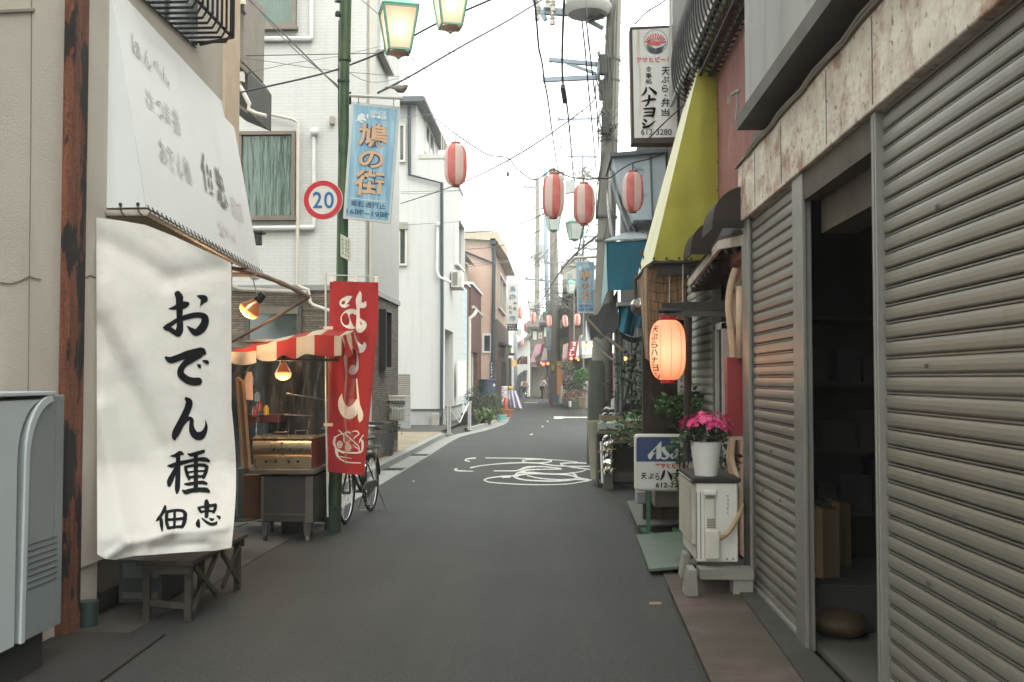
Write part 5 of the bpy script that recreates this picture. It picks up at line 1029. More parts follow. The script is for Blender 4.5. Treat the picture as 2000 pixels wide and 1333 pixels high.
mb = MB(); mb.slab([oX(968, 668, Xt), oX(985, 672, Xt), oY(1000, 676, YatX(980, Xt)), oY(985, 670, YatX(970, Xt))], (0, 0, -.12)); mb.build('porch_canopy', M('porch_dark', '#3c3731', .8), th)
# --- blue tank, signs, plants and boxes along the left kerb
tk = thing('water_tank', 'dark navy cylindrical tank by the tan house', 'tank', oY(953, 790, 50)); c = oY(953, 790, 50); c.z = .06; mb = MB(); rr = .44; zz = oY(953, 741, 50).z; mb.lathe([(0, 0), (rr, 0), (rr, .4), (rr*1.03, .42), (rr, .44), (rr, zz-.12), (rr*1.04, zz-.1), (rr*1.04, zz-.03), (rr*.95, zz-.0), (0, zz)], c-V((0, 0, c.z)), 28); mb.build('barrel', M('navy_plastic', '#1b2a3d', .45, 0, .1), tk, smooth=True)
mb = MB(); pbox(mb, 963, 750, 967, 755, 49.4, .04); mb.build('white_sticker', WPAINT, tk)
ns = thing('narrow_sign', 'narrow navy sign with white lettering on the corner of the tan house', 'sign', oY(960, 725, 52)); mb = MB(); pbox(mb, 956, 707, 964, 740, 52, .06); mb.build('panel', M('navy_sign', '#1e3a52', .5), ns); mb = MB(); pl = plY(51.99)
ticks(mb, 957.5, 708, 962.5, 739, 1, 5, lambda x, y: oY(x, y, 51.98), 9, .16)
mb.build('lettering', WHT, ns)
rr2 = random.Random(11)
def pot(label, px, py, Y, r, h, m, leaf=None, lr=(.2, .2, .25), n_=120, sz=.07, group='potted plants along the left kerb', z0=.06):
    c = oY(px, py, Y); c.z = z0; t = thing('potted_plant', label, 'potted plant', c, group)
    mb = MB(); mb.lathe([(0, 0), (r*.7, 0), (r*.95, h*.85), (r*1.05, h*.86), (r*1.05, h), (r*.9, h), (r*.85, h*.85), (0, h*.85)], c, 18); mb.build('pot', m, t, smooth=True)
    if leaf: mb = MB(); mb.leaves(c+V((0, 0, h+lr[2]*.7)), lr, n_, sz, rr2, 0, .4); mb.build('leaves', leaf, t)
    return t
pot('dark shrub in a brown planter beside the brick house', 926, 815, 36, .3, .35, TERRAD, LEAFD, (.35, .3, .5), 260, .1)
pot('tall dark leafy plant in front of the navy tank', 940, 812, 37, .3, .3, TERRAD, LEAFD, (.45, .3, .6), 320, .1)
pot('spiky pale-leaved plant low at the kerb', 948, 822, 33.5, .2, .16, TERRAD, LEAFY, (.34, .25, .18), 150, .22)
pot('bushy green plant right of the spiky one', 963, 815, 37, .25, .25, TERRAD, LEAF, (.38, .3, .45), 320, .09)
pot('small green plant in a turquoise bowl', 978, 815, 37, .22, .2, M('turquoise_pot', '#6fa3a0', .5), LEAF, (.2, .2, .22), 90, .08)
pot('low terracotta bowl with red-brown soil', 986, 808, 40, .34, .3, TERRA, LEAFD, (.2, .2, .1), 40, .08)
for i, (px, py, Y, w_, h_) in enumerate(((930, 822, 35, 1.0, .32), (945, 800, 40, 1.1, .8))):
    c = oY(px, py, Y); c.z = .06; mb = MB(); mb.b2(c.x-w_/2, c.x+w_/2, Y, Y+.4, .06, .06+h_)
    for k in range(3): mb.b2(c.x-w_/2-.02, c.x+w_/2+.02, Y-.02, Y, .1+k*h_/3, .06+(k+.7)*h_/3)
    tag(mb.build('planter_box', WOOD), ('low wooden planter box at the kerb below the brick house', 'taller slatted wooden planter box against the navy tank')[i], 'planter')
cn = thing('traffic_cone', 'red traffic cone beside the stack of white boxes', 'cone', oY(987, 800, 43)); c = oY(987, 800, 43); c.z = .06; mb = MB(); mb.lathe([(.16, 0), (.14, .05), (.04, .72), (0, .74)], c, 16); mb.box(c+V((0, 0, .02)), (.4, .4, .04)); mb.build('cone', M('cone_red', '#a3261f', .5), cn, smooth=True)
PINK = M('magenta_print', '#b9488c', .6)
for i in range(4):
    y1_ = 791-i*9.2; t = thing('styrofoam_box', ['lowest', 'second from the bottom', 'third from the bottom', 'topmost'][i]+' white box with a pink mark in the kerbside stack', 'box', oY(985, y1_, 52), 'stacked white boxes'); mb = MB(); pbox(mb, 979, y1_-8.7, 991, y1_, 52, .5); mb.build('box', WPAINT, t, bevel=.03); mb = MB(); pbox(mb, 980, y1_-7, 983.5, y1_-3.5, 51.98, .01); mb.build('pink_mark', PINK, t)
dr = thing('draped_stand', 'display stand draped in white and pale pink cloth beside the white boxes', 'stand', oY(1003, 795, 52))
mb = MB(); mb.grid(lambda u, v: oY(994+14*u+v*(3+9*u), 762+34*v+2*u, 52+.25*math.sin(u*14)*v), 24, 8); mb.build('white_cloth', cloth('pale_lilac_cloth', '#c3c1d0', .1), dr, smooth='all')
mb = MB(); mb.grid(lambda u, v: oY(1004+6*u+v*(5+7*u), 768+24*v+2*u, 52.3+.25*math.sin(u*9)*v), 16, 8); mb.build('pink_cloth', cloth('pale_pink_cloth', '#cdaaa8', .1), dr, smooth='all')
mb = MB(); mb.ball(oY(996, 758, 52), .1, n=8); mb.ball(oY(999, 759, 52), .09, n=8); mb.build('yellow_flowers', M('yellow_flower', '#c9a23a', .8), dr)
# bird-meat shop sign
Ys = 58; ms = thing('hanging_shop_sign', 'tall white sign with blue and black Japanese lettering jutting from the tan house', 'sign', oY(1001, 600, Ys))
mb = MB(); pbox(mb, 990.5, 554, 1013, 633, Ys, .25); mb.build('white_panel', WPAINT, ms); mb = MB(); pbox(mb, 990.5, 633, 1010.5, 646, Ys, .25); mb.build('black_panel', BLK, ms)
mb = MB(); mp_ = lambda x, y: oY(x, y, Ys-.03)
for ch, q_ in (('鳥', (995.5, 559, 1007, 571)), ('肉', (995.5, 574.5, 1007, 586)), ('卵', (995.5, 617, 1006.5, 629))): text(mb, ch, rq(*q_), mp_, .03)
mb.build('blue_lettering', M('sign_teal', '#5c8c9e', .6), ms)
mb = MB()
for ch, q_ in (('や', (1002, 590, 1009, 595.5)), ('き', (1002.5, 600, 1008.5, 606)), ('と', (994, 598, 1000, 604)), ('り', (995, 608, 999.5, 614))): text(mb, ch, rq(*q_), mp_, .03)
mb.build('black_lettering', INK, ms)
mb = MB(); text(mb, 'マルミ', rq(992, 634.5, 1006, 638.5), mp_, .03); text(mb, 'チキン', rq(994, 640, 1009, 644.5), mp_, .03); mb.build('white_lettering', WPAINT, ms)
# ================================================================ RIGHT: shuttered shop
XR = 1.42
def YR(px, X=XR): return oX(px, 740, X).y
ZF0, ZF1 = oX(1450, 433, XR-.02).z, oX(1450, 321, XR-.02).z          # fascia bottom / top
ss = thing('shutter_shop', 'shop front with beige roller shutters under a stained stone fascia, one bay open and dark', 'shop', (XR, 5.5, 0))
yA, yB, yC, yD, yE = YR(1453)+.0, YR(1466), YR(1554), YR(1573), YR(1713)
yF = YR(1734)
n = NT('beige_shutter_slats'); sp = n.n('SeparateXYZ'); n.l(n.tc.outputs['Object'], sp.inputs[0])
cc = n.mix(n.ramp(n.noise(.9, 5), .3, .7), hx('#6d6a61'), hx('#7d7a70')); f = n.ramp(n.noise(6, 7, n.coord((1, .5, 2.2)), .7), .64, .72); fm = n.n('Math', operation='MULTIPLY'); n.l(f, fm.inputs[0]); fm.inputs[1].default_value = .5
cc = n.mix(fm.outputs[0], cc, hx('#4b4841')); cc = n.mix(n.ramp(n.noise(20, 5, n.coord((1, .25, 3))), .62, .74), cc, hx('#7a7468')); cc = n.mix(n.ramp(n.noise(2.2, 9, n.coord((1, 2.2, .35)), .75), .60, .76), cc, hx('#5c4a38')); n.col(cc); n.b.inputs['Roughness'].default_value = .38; n.b.inputs['Specular IOR Level'].default_value = .5; n.b.inputs['Metallic'].default_value = .15; n.bump(n.noise(3, 3, n.coord((1, .6, 1))), .25, .02); SLAT = n.m
PIT_ = .0765
def shutter(parent, X, y0, y1, z0, z1, m, pitch=PIT_, s=-1, step=.004):
    """roller shutter: convex slats extruded along Y"""
    mb = MB(); P_ = []; z = z0; k = 0
    while z < z1:
        for a, d in ((0, -.020), (.01, .009), (.10, .0135), (.35, .0155), (.58, .0145), (.745, .0115), (.755, -.020), (.83, -.020), (.84, .0075), (.905, .0075), (.915, -.020)):
            zz = z+a*pitch
            if zz > z1: break
            P_.append((X+s*d, zz))
        z += pitch
    n0 = len(mb.v)
    for x, zz in P_: mb.v += [V((x, y0, zz)), V((x, y1, zz))]
    for i in range(len(P_)-1): mb.f.append((2*i, 2*i+1, 2*i+3, 2*i+2)); mb.m.append(0)
    return mb.build('shutter', m, parent)
s1 = shutter(ss, XR+.035, yC, yB, .045, ZF0+.05, SLAT); s2 = shutter(ss, XR+.035, 1.0, yE, .045, ZF0+.05, SLAT)
mb = MB(); mb.b2(XR+.005, XR+.045, yC, yB, .0, .05); sb_ = mb.build('bottom_rail', ALU, s1); mb = MB(); mb.b2(XR+.005, XR+.045, 1, yE, .0, .05); mb.build('bottom_rail', ALU, s2)
mb = MB()
for px, py in ((1505, 882), (1490, 957), (1523, 978), (1863, 1010), (1812, 1140), (1937, 1215), (1808, 715), (1830, 405)):
    c = oX(px, py, XR+.012); mb.box(c, (.006, .024, .016))
mb.each('lock_plate', M('lock_dark', '#45423b', .6), s2)
PST = M('post_grey', '#7c7b75', .42, .4, .08, 3, stain=('#5a4c40', 4, .6, (1, 1, .3), .15, .6))
for a, b in ((yB, yA), (yD, yC)):
    mb = MB(); mb.b2(XR-.012, XR+.012, a, b, 0, ZF0-.002); mb.b2(XR+.012, XR+.05, a+.03, b, 0, ZF0-.002); mb.build('post', PST, ss, bevel=.004)
mb = MB(); mb.b2(XR-.012, XR+.12, yF+.10, yE+.0, 0, ZF0-.002); mb.b2(XR-.018, XR+.02, yF+.135, yE-.03, .01, ZF0-.02); mb.build('post', PST, ss, bevel=.004)
FAS = m_fascia()
mb = MB(); mb.b2(XR-.03, XR+.1, 1.0, yA+.02, ZF0, ZF1); mb.build('fascia', FAS, ss, bevel=.008)
mb = MB()
for px in (1478, 1530, 1620, 1712): y = YR(px, XR-.03); mb.b2(XR-.033, XR-.02, y-.003, y+.003, ZF0+.02, ZF1-.02)
mb.each('fascia_joint', M('joint_dark', '#4e4a45', .9), ss)
mb = MB(); cab_ = [(XR-.045, 1+i*.28, ZF1+.02+.012*math.sin(i*2.1)) for i in range(24)]; mb.tube(cab_, .012, 6); mb.tube([(x, y, z-.02) for x, y, z in cab_], .007, 5); mb.b2(XR-.05, XR+.1, 1.0, yA+.05, ZF1, ZF1+.012); mb.build('cable_run', M('dirty_cable', '#7d776c', .7), ss, smooth=True)
mb = MB(); mb.b2(XR-.0, XR+.1, yE, yD, ZF0-.16, ZF0+.0); mb.b2(XR+.1, XR+.3, yE, yD, ZF0-.35, ZF0-.05); mb.build('shutter_box', M('beam_tan', '#4a4439', .8, 0, .2), ss)
mb = MB(); mb.b2(XR+.02, XR+.5, 1, yA, ZF0+.0, ZF0+.001) if False else None
# recess wall above the fascia, projecting upper storey with ribbed metal
ZU = oX(1440, 246, 1.24).z
mb = MB(); mb.b2(XR+.06, XR+.2, 1.0, yA-.05, ZF1-.1, ZU+.1); mb.build('recess_wall', M('recess_grey', '#5c5a53', .85, 0, .15), ss)
XU = 1.26
yU = YR(1443, XU)-.0
mb = MB(); mb.b2(XU, XR+.5, 1.0, yU, ZU, ZU+.10); mb.build('soffit_edge', M('soffit_grey', '#55544f', .8, 0, .2, 3), ss)
mb = MB(); k = int((YR(1450, XU)-1.0)/.035); P_ = []
for i in range(k*4+1): P_.append((XU+.035-.008*(1 if i % 4 in (1, 2) else 0), 1.0+i*.00875))
for x, y in P_: mb.v += [V((x, y, ZU+.10)), V((x, y, 9.5))]
for i in range(len(P_)-1): mb.f.append((2*i, 2*i+1, 2*i+3, 2*i+2)); mb.m.append(0)
mb.b2(XU+.05, XR+1.5, 1.0, P_[-1][1], ZU+.1, 9.5); mb.build('ribbed_cladding', M('ribbed_grey_metal', '#9b9d9b', .6, .1, .1, 1.2, streak=('#6f716f', 5, .5)), ss)
# interior of the open bay
mb = MB(); mb.b2(3.6, 3.7, 3.0, 7.6, 0, 3); mb.b2(XR+.08, 3.6, 7.45, 7.55, 0, 3.0); mb.b2(XR+.05, 3.6, 1.0, yA-.1, 2.98, 3.05); mb.b2(XR+.13, 3.6, yE-.35, yE-.25, 0, 3.0); mb.build('interior_wall', M('interior_black', '#0a0a09', .95), ss)  # near-black colour puts the bay's shade into its walls
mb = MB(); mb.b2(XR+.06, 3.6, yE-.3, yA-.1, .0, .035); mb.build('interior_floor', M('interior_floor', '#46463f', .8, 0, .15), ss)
mb = MB(); mb.b2(XR+.55, XR+.60, yE+.1, yE+.15, 0, 2.6); mb.b2(XR+.35, XR+.40, yE-.02, yE+.03, 0, 2.6); mb.each('inner_door_post', M('inner_post', '#2c2c27', .7), ss)
def crate3(name, label, c, d, rz, m, cat, group=None, trim=None):
    t = thing(name, label, cat, (c[0], c[1], c[2]-d[2]/2), group); mb = MB(); mb.box(c, d, rz); mb.build('carton', m, t, bevel=.006)
    mb = MB(); Rz = Matrix.Rotation(rz, 3, 'Z'); mb.box(V(c)+Rz@V((0, -d[1]/2-.002, 0)), (.05, .003, d[2]*.98), rz); mb.box(V(c)+Rz@V((0, 0, d[2]/2+.001)), (.05, d[1], .003), rz); mb.build('tape', M('tape_tan', '#7c6446', .4), t)
    if trim: mb = MB(); mb.box(V(c)+Rz@V((-d[0]*.28, -d[1]/2-.003, 0)), (d[0]*.4, .003, d[2]*.8), rz); mb.build('green_print', trim, t)
    return t
CARD = M('cardboard', '#43361f', .85, 0, .12, 4)
c = oY(1592, 1062, 6.35); c2 = oY(1632, 1045, 6.9)
crate3('cardboard_box', 'nearer upright cardboard box with a dark green print inside the open shop bay', (c.x+.02, 6.45, c.z), (.26, .2, .42), 0, CARD, 'box', 'cardboard boxes in the open bay', M('green_print', '#1f4a38', .8))
crate3('cardboard_box', 'farther cardboard box standing behind the green-printed one', (c2.x, 7.0, c2.z), (.2, .22, .42), 0, CARD, 'box', 'cardboard boxes in the open bay')
mb = MB(); mb.b2(1.55, 2.2, 6.25, 7.2, .035, .5-.18); tag(mb.build('storage_chest', M('chest_dark', '#20211e', .8), bevel=.01), 'low dark chest carrying the cardboard boxes in the open bay', 'chest')
c = oY(1625, 1190, 5.75); t = thing('sack', 'lumpy brown sack slumped on the floor of the open shop bay', 'sack', (c.x, 5.9, .035))
mb = MB(); mb.ball((0, 0, 0), 1, n=14); 
mb.v = [V((1.67+v.x*.165*(1+.12*noise.noise(v*1.7)), 6.2+v.y*.2, .035+max(0, (v.z*.085*(1+.25*noise.noise(v*1.3+V((3, 1, 2))))+.075+.014*noise.noise(v*5))))) for v in mb.v]; mb.build('sack_body', cloth('sack_brown', '#3f3423', .3, .6), t, smooth='all')
mb = MB(); mb.ball((0, 0, 0), 1, n=12); mb.v = [V((1.70+v.x*.19*(1+.3*noise.noise(v*3)), 6.46+v.y*.14, .17+v.z*.15*(1+.4*noise.noise(v*3)))) for v in mb.v]; tag(mb.build('plastic_bag', M('dark_plastic_bag', '#4e5c58', .25, 0, .3, 6, .5, 20), smooth='all'), 'crumpled grey plastic bag behind the brown sack', 'bag')
sf_ = thing('storage_shelf', 'dim shelving stacked with dark boxes at the back of the open shop bay', 'shelf', (2.0, 7.2, 0))
mb = MB()
for z in (.62, 1.05, 1.5, 1.95): mb.b2(1.5, 2.9, 7.05, 7.42, z, z+.03)
for x in (1.52, 2.2, 2.86): mb.b2(x, x+.04, 7.05, 7.1, .035, 2.2)
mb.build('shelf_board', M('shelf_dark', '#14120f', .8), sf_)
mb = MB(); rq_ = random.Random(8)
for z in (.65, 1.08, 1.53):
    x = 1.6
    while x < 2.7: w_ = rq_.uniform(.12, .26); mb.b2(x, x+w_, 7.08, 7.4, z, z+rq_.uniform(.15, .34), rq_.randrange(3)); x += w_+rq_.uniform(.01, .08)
mb.each('carton', [M('carton_a', '#1b1711', .9), M('carton_b', '#121714', .9), M('carton_c', '#1d1c19', .9)], sf_)  # shelf and carton colours darkened to carry the bay's dimness
# ================================================================ maroon house next door
XM = 1.52
def YM(px, X=XM): return oX(px, 740, X).y
mh = thing('maroon_house', 'maroon rendered house behind the yellow-green awning', 'house', (XM, 9, 0))
n = NT('maroon_render'); cc = n.mix(n.ramp(n.noise(2, 8, n.coord((1, 1, .5)), .65), .35, .7), hx('#70433f'), hx('#8d625a')); cc = n.mix(n.ramp(n.noise(3.2, 7, n.coord((1, 1, .3))), .58, .72), cc, hx('#a68a80')); n.col(cc); n.b.inputs['Roughness'].default_value = .85; n.bump(n.noise(40, 6), .5, .01); MAR = n.m
yEnd = YM(1338)
mb = MB(); mb.b2(XM, 5, 7.62, yEnd, 2.55, 9.5); mb.b2(XM, 5, YM(1421), yEnd, .0, .02); mb.build('wall', MAR, mh)
mb = MB(); mb.b2(XM+.1, 5, 7.62, yEnd, 0, 2.55); mb.build('lower_wall', M('lower_wall_pink', '#a98a7d', .8, 0, .15, 2), mh)
mb = MB(); mb.tube([oX(1344, -60, XM-.05), oX(1344, 250, XM-.05), oX(1343, 420, XM-.05)], .05, 8); mb.build('red_downpipe', M('maroon_pipe', '#7c3f38', .6), mh, smooth=True)
ys0, ys1 = YM(1402), YM(1347)
s3 = shutter(mh, XM-.02, ys0, ys1, .05, 2.75, M('grey_green_shutter', '#8f9083', .5, .1, .1, 2), .085)
mb = MB(); mb.b2(XM-.05, XM+.02, ys0-.10, ys0, 0, 2.6); mb.b2(XM-.05, XM+.02, ys1, ys1+.08, 0, 2.8); mb.each('shutter_rail', M('rail_dark', '#4a4a43', .6), mh)
yd0, yd1 = YM(1420), YM(1404)
mb = MB(); mb.b2(XM-.04, XM+.03, yd0, yd0+.05, 0, 2.05); mb.b2(XM-.04, XM+.03, yd1-.09, yd1-.02, 0, 2.05); mb.b2(XM-.04, XM+.03, yd0, yd1, 2.0, 2.06); mb.build('door_frame', M('door_frame_grey', '#9a9c98', .5), mh)
mb = MB(); mb.b2(XM-.01, XM+.02, yd0+.04, yd1-.08, 0, 2.0); mb.build('door', DARK, mh)
mb = MB(); mb.tube(cr([oY(1437, 525, 8.0), oY(1427, 560, 8.0), oY(1423, 600, 8.0), oY(1428, 650, 8.0), oY(1433, 705, 8.0)], 5), .028, 10); mb.tube([oY(1446, 560, 7.9), oY(1444, 700, 7.9)], .03, 8); mb.tube(cr([oY(1432, 858, 7.85), oY(1430, 900, 7.85), oY(1447, 960, 7.8), oY(1440, 1000, 7.75), oY(1412, 1020, 7.65)], 6), .022, 8); mb.tube(cr([oY(1428, 858, 7.95), oY(1424, 900, 7.95), oY(1436, 950, 7.9), oY(1447, 990, 7.8)], 6), .02, 8); mb.each('lagged_pipe', M('beige_lagging', '#b39a80', .7, 0, .12, 10, .2), mh, smooth='all')
mb = MB(); pbox(mb, 1421, 698, 1460, 858, 7.95, .12); mb.build('meter_cover', M('dark_red_cover', '#7d1f1e', .55, 0, .08, 2), mh, bevel=.006); mb = MB(); pbox(mb, 1419, 853, 1452, 860, 7.93, .16); mb.build('cover_ledge', M('ledge_beige', '#a0917f', .6), mh)
mb = MB(); mb.slab([oY(1434, 560, 7.9), oY(1450, 545, 7.9), oY(1452, 562, 7.9), oY(1438, 570, 7.9)], (0, .2, 0)); mb.build('vent_hood', ALUB, mh)
# dark eave with white edge, brown dome canopies
ev = thing('eave_canopy', 'dark tiled eave with a white bargeboard over the side door', 'canopy', (XM, 8.5, 2.6))
Ye = 8.6; q = [oY(1345, 546, 9.6), oY(1403, 470, 8.7), oY(1452, 459, 7.75)]
mb = MB()
for a, b in zip(q[:-1], q[1:]): mb.slab([a, b, b+V((0, 0, -.075)), a+V((0, 0, -.075))], (.03, .02, 0))
mb.each('bargeboard', M('aged_white_board', '#b3aca2', .7, 0, .15, 8, stain=('#7a6f64', 9, .52, (1, 1, 1), .15, .7)), ev)
mb = MB()
for a, b in zip(q[:-1], q[1:]): mb.slab([a+V((0, 0, .002)), b+V((0, 0, .002)), (XM+.05, b.y+.1, b.z+.12), (XM+.05, a.y+.1, a.z+.35)], (0, 0, .03))
mb.build('roof_slope', M('dark_eave_tile', '#2f2b28', .8, 0, .2, 8, .4), ev)
mb = MB()
for i in range(9):
    f = i/9; a = q[0].lerp(q[1], f) if i < 7 else q[1].lerp(q[2], (i-6.5)/3); mb.bar(a+V((.03, 0, -.10)), V((XM, a.y+.05, a.z-.06)), .04, .05)
mb.each('rafter', WOODD, ev)
def dome(label, cx, cy, Y, r, m, y1_, group):
    """quarter-round awning canopy running along the wall"""
    t = thing('dome_canopy', label, 'canopy', (XM, Y, 2.8), group); zb2 = oY(cx, cy, Y).z; xo = oY(cx, cy, Y).x; w_ = XM-xo
    mb = MB(); mb.grid(lambda u, v: V((XM-w_*math.sin(math.pi/2*v)**.85, Y+(y1_-Y)*u, zb2+r*math.cos(math.pi/2*v)**.9)), 6, 12)
    k = len(mb.v); mb.add([V((XM-w_*math.sin(math.pi/2*i/12)**.85, Y, zb2+r*math.cos(math.pi/2*i/12)**.9)) for i in range(13)]+[V((XM, Y, zb2))], [tuple(range(14))])
    mb.build('fabric', m, t, smooth=True); mb = MB(); mb.bar((xo+.0, Y-.005, zb2-.03), (XM, Y-.005, zb2-.03), .012, .06); mb.bar((xo, Y, zb2-.03), (xo, y1_, zb2-.03), .012, .06); mb.build('skirt', M('dome_skirt', '#191512', .8), t)
DOMEM = cloth('dark_brown_awning', '#38302b', .15, .8)
dome('nearer dark brown rounded door canopy beside the stone fascia', 1393, 431, 7.75, .27, DOMEM, 8.3, 'dark brown rounded canopies'); dome('farther dark brown rounded canopy against the yellow-green awning', 1350, 484, 8.9, .26, DOMEM, 9.4, 'dark brown rounded canopies')
# balcony with duct and grille
bl = thing('balcony', 'dark metal balcony with curved bars high on the maroon house', 'balcony', (1.35, 9, 4))
mb = MB()
q = [oY(1338, 112, 10.6), oY(1378, -20, 10.0), oY(1400, -20, 10.0), oY(1404, 118, 9.5), oY(1352, 136, 10.4), oY(1337, 215, 10.6)]
mb.slab([(1.30, 8.0, 4.62), (1.30, 11.4, 4.62), (1.30, 11.4, 6.4), (1.30, 8.0, 6.4)], (.02, 0, 0)); mb.build('ribbed_panel', M('slate_metal', '#55544f', .6, .2, .15, 6), bl)
mb = MB(); mb.tube([oX(1352, 137, 1.30), oX(1352, -10, 1.3)], .012, 5); mb.bar((1.29, 8, 4.62), (1.29, 11.45, 4.62), .03, .05); mb.bar((1.285, 11.43, 4.6), (1.285, 11.43, 6.4), .03, .03); mb.build('edge_rail', ALU, bl)
mb = MB()
for i in range(22):
    y = 7.7+i*.14; mb.tube(cr([(1.30, y, 5.3), (1.21, y, 4.9), (1.24, y, 4.55), (1.40, y, 4.42), (1.52, y, 4.42)], 4), .009, 5)
mb.bar((1.36, 7.6, 4.42), (1.36, 10.8, 4.42), .03, .02); mb.bar((1.46, 7.6, 4.42), (1.46, 10.8, 4.42), .05, .03); mb.build('curved_bars', IRON, bl)
mb = MB(); mb.tube([(1.42, 7.4, 4.75), (1.42, 10.6, 4.75)], .10, 16); mb.build('silver_duct', CHROME, bl, smooth=True)
mb = MB(); mb.tube([oY(1429, 186, 7.9), oY(1437, 180, 7.85), oY(1444, 178, 7.8)], .012, 6); mb.tube([oY(1441, 178, 7.85), oY(1440, 210, 7.85), oY(1436, 235, 7.85)], .008, 5); mb.box(oY(1424, 197, 7.9), (.02, .03, .05)); tag(mb.build('wall_hook', M('hook_grey', '#7a827e', .5)), 'small pale metal bracket on the maroon wall', 'bracket')
# ---- yellow-green awning
ya_ = YM(1405); ga = thing('green_awning', 'tall yellow-green canvas awning with a pale front edge', 'awning', (1.2, ya_, 2.6))
YG = cloth('yellow_green_canvas', '#aeab4c', .22, .8, transl=.1); YGP = cloth('pale_awning_front', '#cfd0b2', .08, .7, stain=('#9c9d7c', 5, .55, (1, 1, .3), .5))
wt_ = V((XM, ya_, oY(1404, 119, ya_).z)); ft_ = oY(1364, 134, ya_); fb_ = oY(1275, 508, ya_); wb2 = V((XM, ya_, oY(1404, 505, ya_).z))
mb = MB()
for o_ in (0, .012): mb.grid(lambda u, v, o_=o_: wt_.lerp(ft_, u).lerp(wb2.lerp(fb_, u), v)+V((0, o_-(.035*math.sin(math.pi*u)*math.sin(math.pi*v)+.008*math.sin(u*11+v*7)*v), -.012*abs(math.sin(u*13))*v**8)), 30, 30)
mb.build('side_panel', YG, ga, smooth='all')
yf_ = ya_+1.25; bl_ = oY(1243, 538, yf_); tl_ = oY(1352, 150, yf_)
mb = MB(); mb.grid(lambda u, v: (ft_.lerp(tl_, u)).lerp(fb_.lerp(bl_, u), v)+V((.012*math.sin(u*6+v*2)*v, 0, 0)), 16, 16); mb.grid(lambda u, v: wt_.lerp(V((XM, yf_, wt_.z)), u).lerp(ft_.lerp(tl_, u), v), 4, 4); mb.build('front_panel', YGP, ga, smooth='all')
mb = MB(); mb.tube([fb_+V((0, 0, -.03)), wb2+V((0, 0, -.03))], .018, 8); mb.tube([fb_+V((0, 0, -.03)), bl_+V((0, 0, -.03))], .018, 8); mb.b2(fb_.x+.05, XM, ya_+.02, ya_+.06, fb_.z-.14, fb_.z-.04); mb.build('frame_tube', M('frame_black', '#241f1b', .7), ga)
mb = MB()
for x in (1277, 1302, 1326, 1350, 1374): mb.ball(oY(x, 505, ya_-.01), .012, n=6)
for y in (165, 215, 262, 318, 372, 430): mb.ball(oY(1402, y, ya_-.01), .009, n=6)
mb.each('lacing_knot', BLK, ga)
mb = MB(); mb.tube(cr([oY(1251, 500, yf_-.3), oY(1254, 488, yf_-.3), oY(1256, 500, yf_-.3), oY(1259, 520, yf_-.3), oY(1253, 528, yf_-.3), oY(1250, 515, yf_-.3)], 5), .009, 6); mb.tube([oY(1243, 590, yf_), oY(1240, 550, yf_), oY(1245, 535, yf_)], .02, 6); tag(mb.build('rope_hank', M('old_rope', '#4b3a2e', .9), smooth=True), 'tangled brown rope hanging off the corner of the green awning', 'rope')
mb = MB(); mb.lathe([(.0, .02), (.09, .0), (.1, -.01), (.0, -.05)], oY(1248, 601, yf_), 16, axis=(-.4, -1, -.4)); tag(mb.build('round_lamp', CHROME, smooth=True), 'small silver dish lamp at the foot of the green awning', 'lamp')
# reed screen hung beneath
n = NT('reed_screen'); v = n.coord((60, 60, 1)); cc = n.mix(n.ramp(n.noise(1.0, 3, v), .35, .65), hx('#7a6148'), hx('#a58a6c')); cc = n.mix(n.ramp(n.noise(3, 4), .3, .7), cc, n.mix(1., cc, (.7, .66, .6), 'MULTIPLY')); n.col(cc); n.b.inputs['Roughness'].default_value = .9; n.bump(n.noise(1., 2, v), .8, .01); REED = n.m
rs_ = thing('reed_screen', 'hanging brown reed blind covered with net beneath the green awning', 'blind', oY(1290, 600, ya_+.3))
mb = MB(); mb.slab([oY(1262, 522, ya_+.25), oY(1303, 519, ya_+.25), oY(1296, 640, ya_+.3), oY(1276, 705, ya_+.35), oY(1266, 705, ya_+.35)], (0, .02, 0)); mb.slab([oY(1304, 519, ya_+.15), oY(1342, 519, ya_+.15), oY(1338, 625, ya_+.2), oY(1298, 625, ya_+.2)], (0, .02, 0)); mb.slab([oY(1247, 541, yf_), oY(1262, 522, ya_+.25), oY(1268, 705, ya_+.35), oY(1260, 700, yf_)], (.02, 0, 0)); mb.build('reeds', REED, rs_)
mb = MB()
for i in range(9): y = 540+i*19; mb.tube(cr([oY(1250+i*1.2, y, yf_-.05), oY(1266, y+8, ya_+.2), oY(1300, y+14, ya_+.12), oY(1340, y+2, ya_+.1)], 5), .003, 4)
for i in range(7): x = 1256+i*13; mb.tube([oY(x, 530, ya_+.11), oY(x+4, 690-i*8, ya_+.13)], .002, 4)
mb.build('net', IRON, rs_)
mb = MB(); mb.tube([oY(1308, 520, ya_+.1), oY(1307, 600, ya_+.1)], .004, 5); mb.tube([oY(1334, 505, ya_), oY(1333, 620, ya_)], .004, 5); mb.each('cord', WPLAST, rs_)
mb = MB(); a = oY(1344, 500, YM(1344)); mb.b2(XM-.12, XM-.0, YM(1349), YM(1340), 0, 3); tag(mb.build('door_post', WOODD), 'dark wooden post at the corner of the maroon house', 'post')
mb = MB(); mb.b2(oY(1255, 700, 10.9).x, oY(1340, 700, 10.9).x, 10.9, 11.0, .0, 2.7); tag(mb.build('inner_wall', M('dark_brown_boards', '#2b211b', .8, 0, .3, 3, streak=('#5e4a3a', 9, .6))), 'dark brown boarded screen behind the reed blind and the lantern', 'screen')
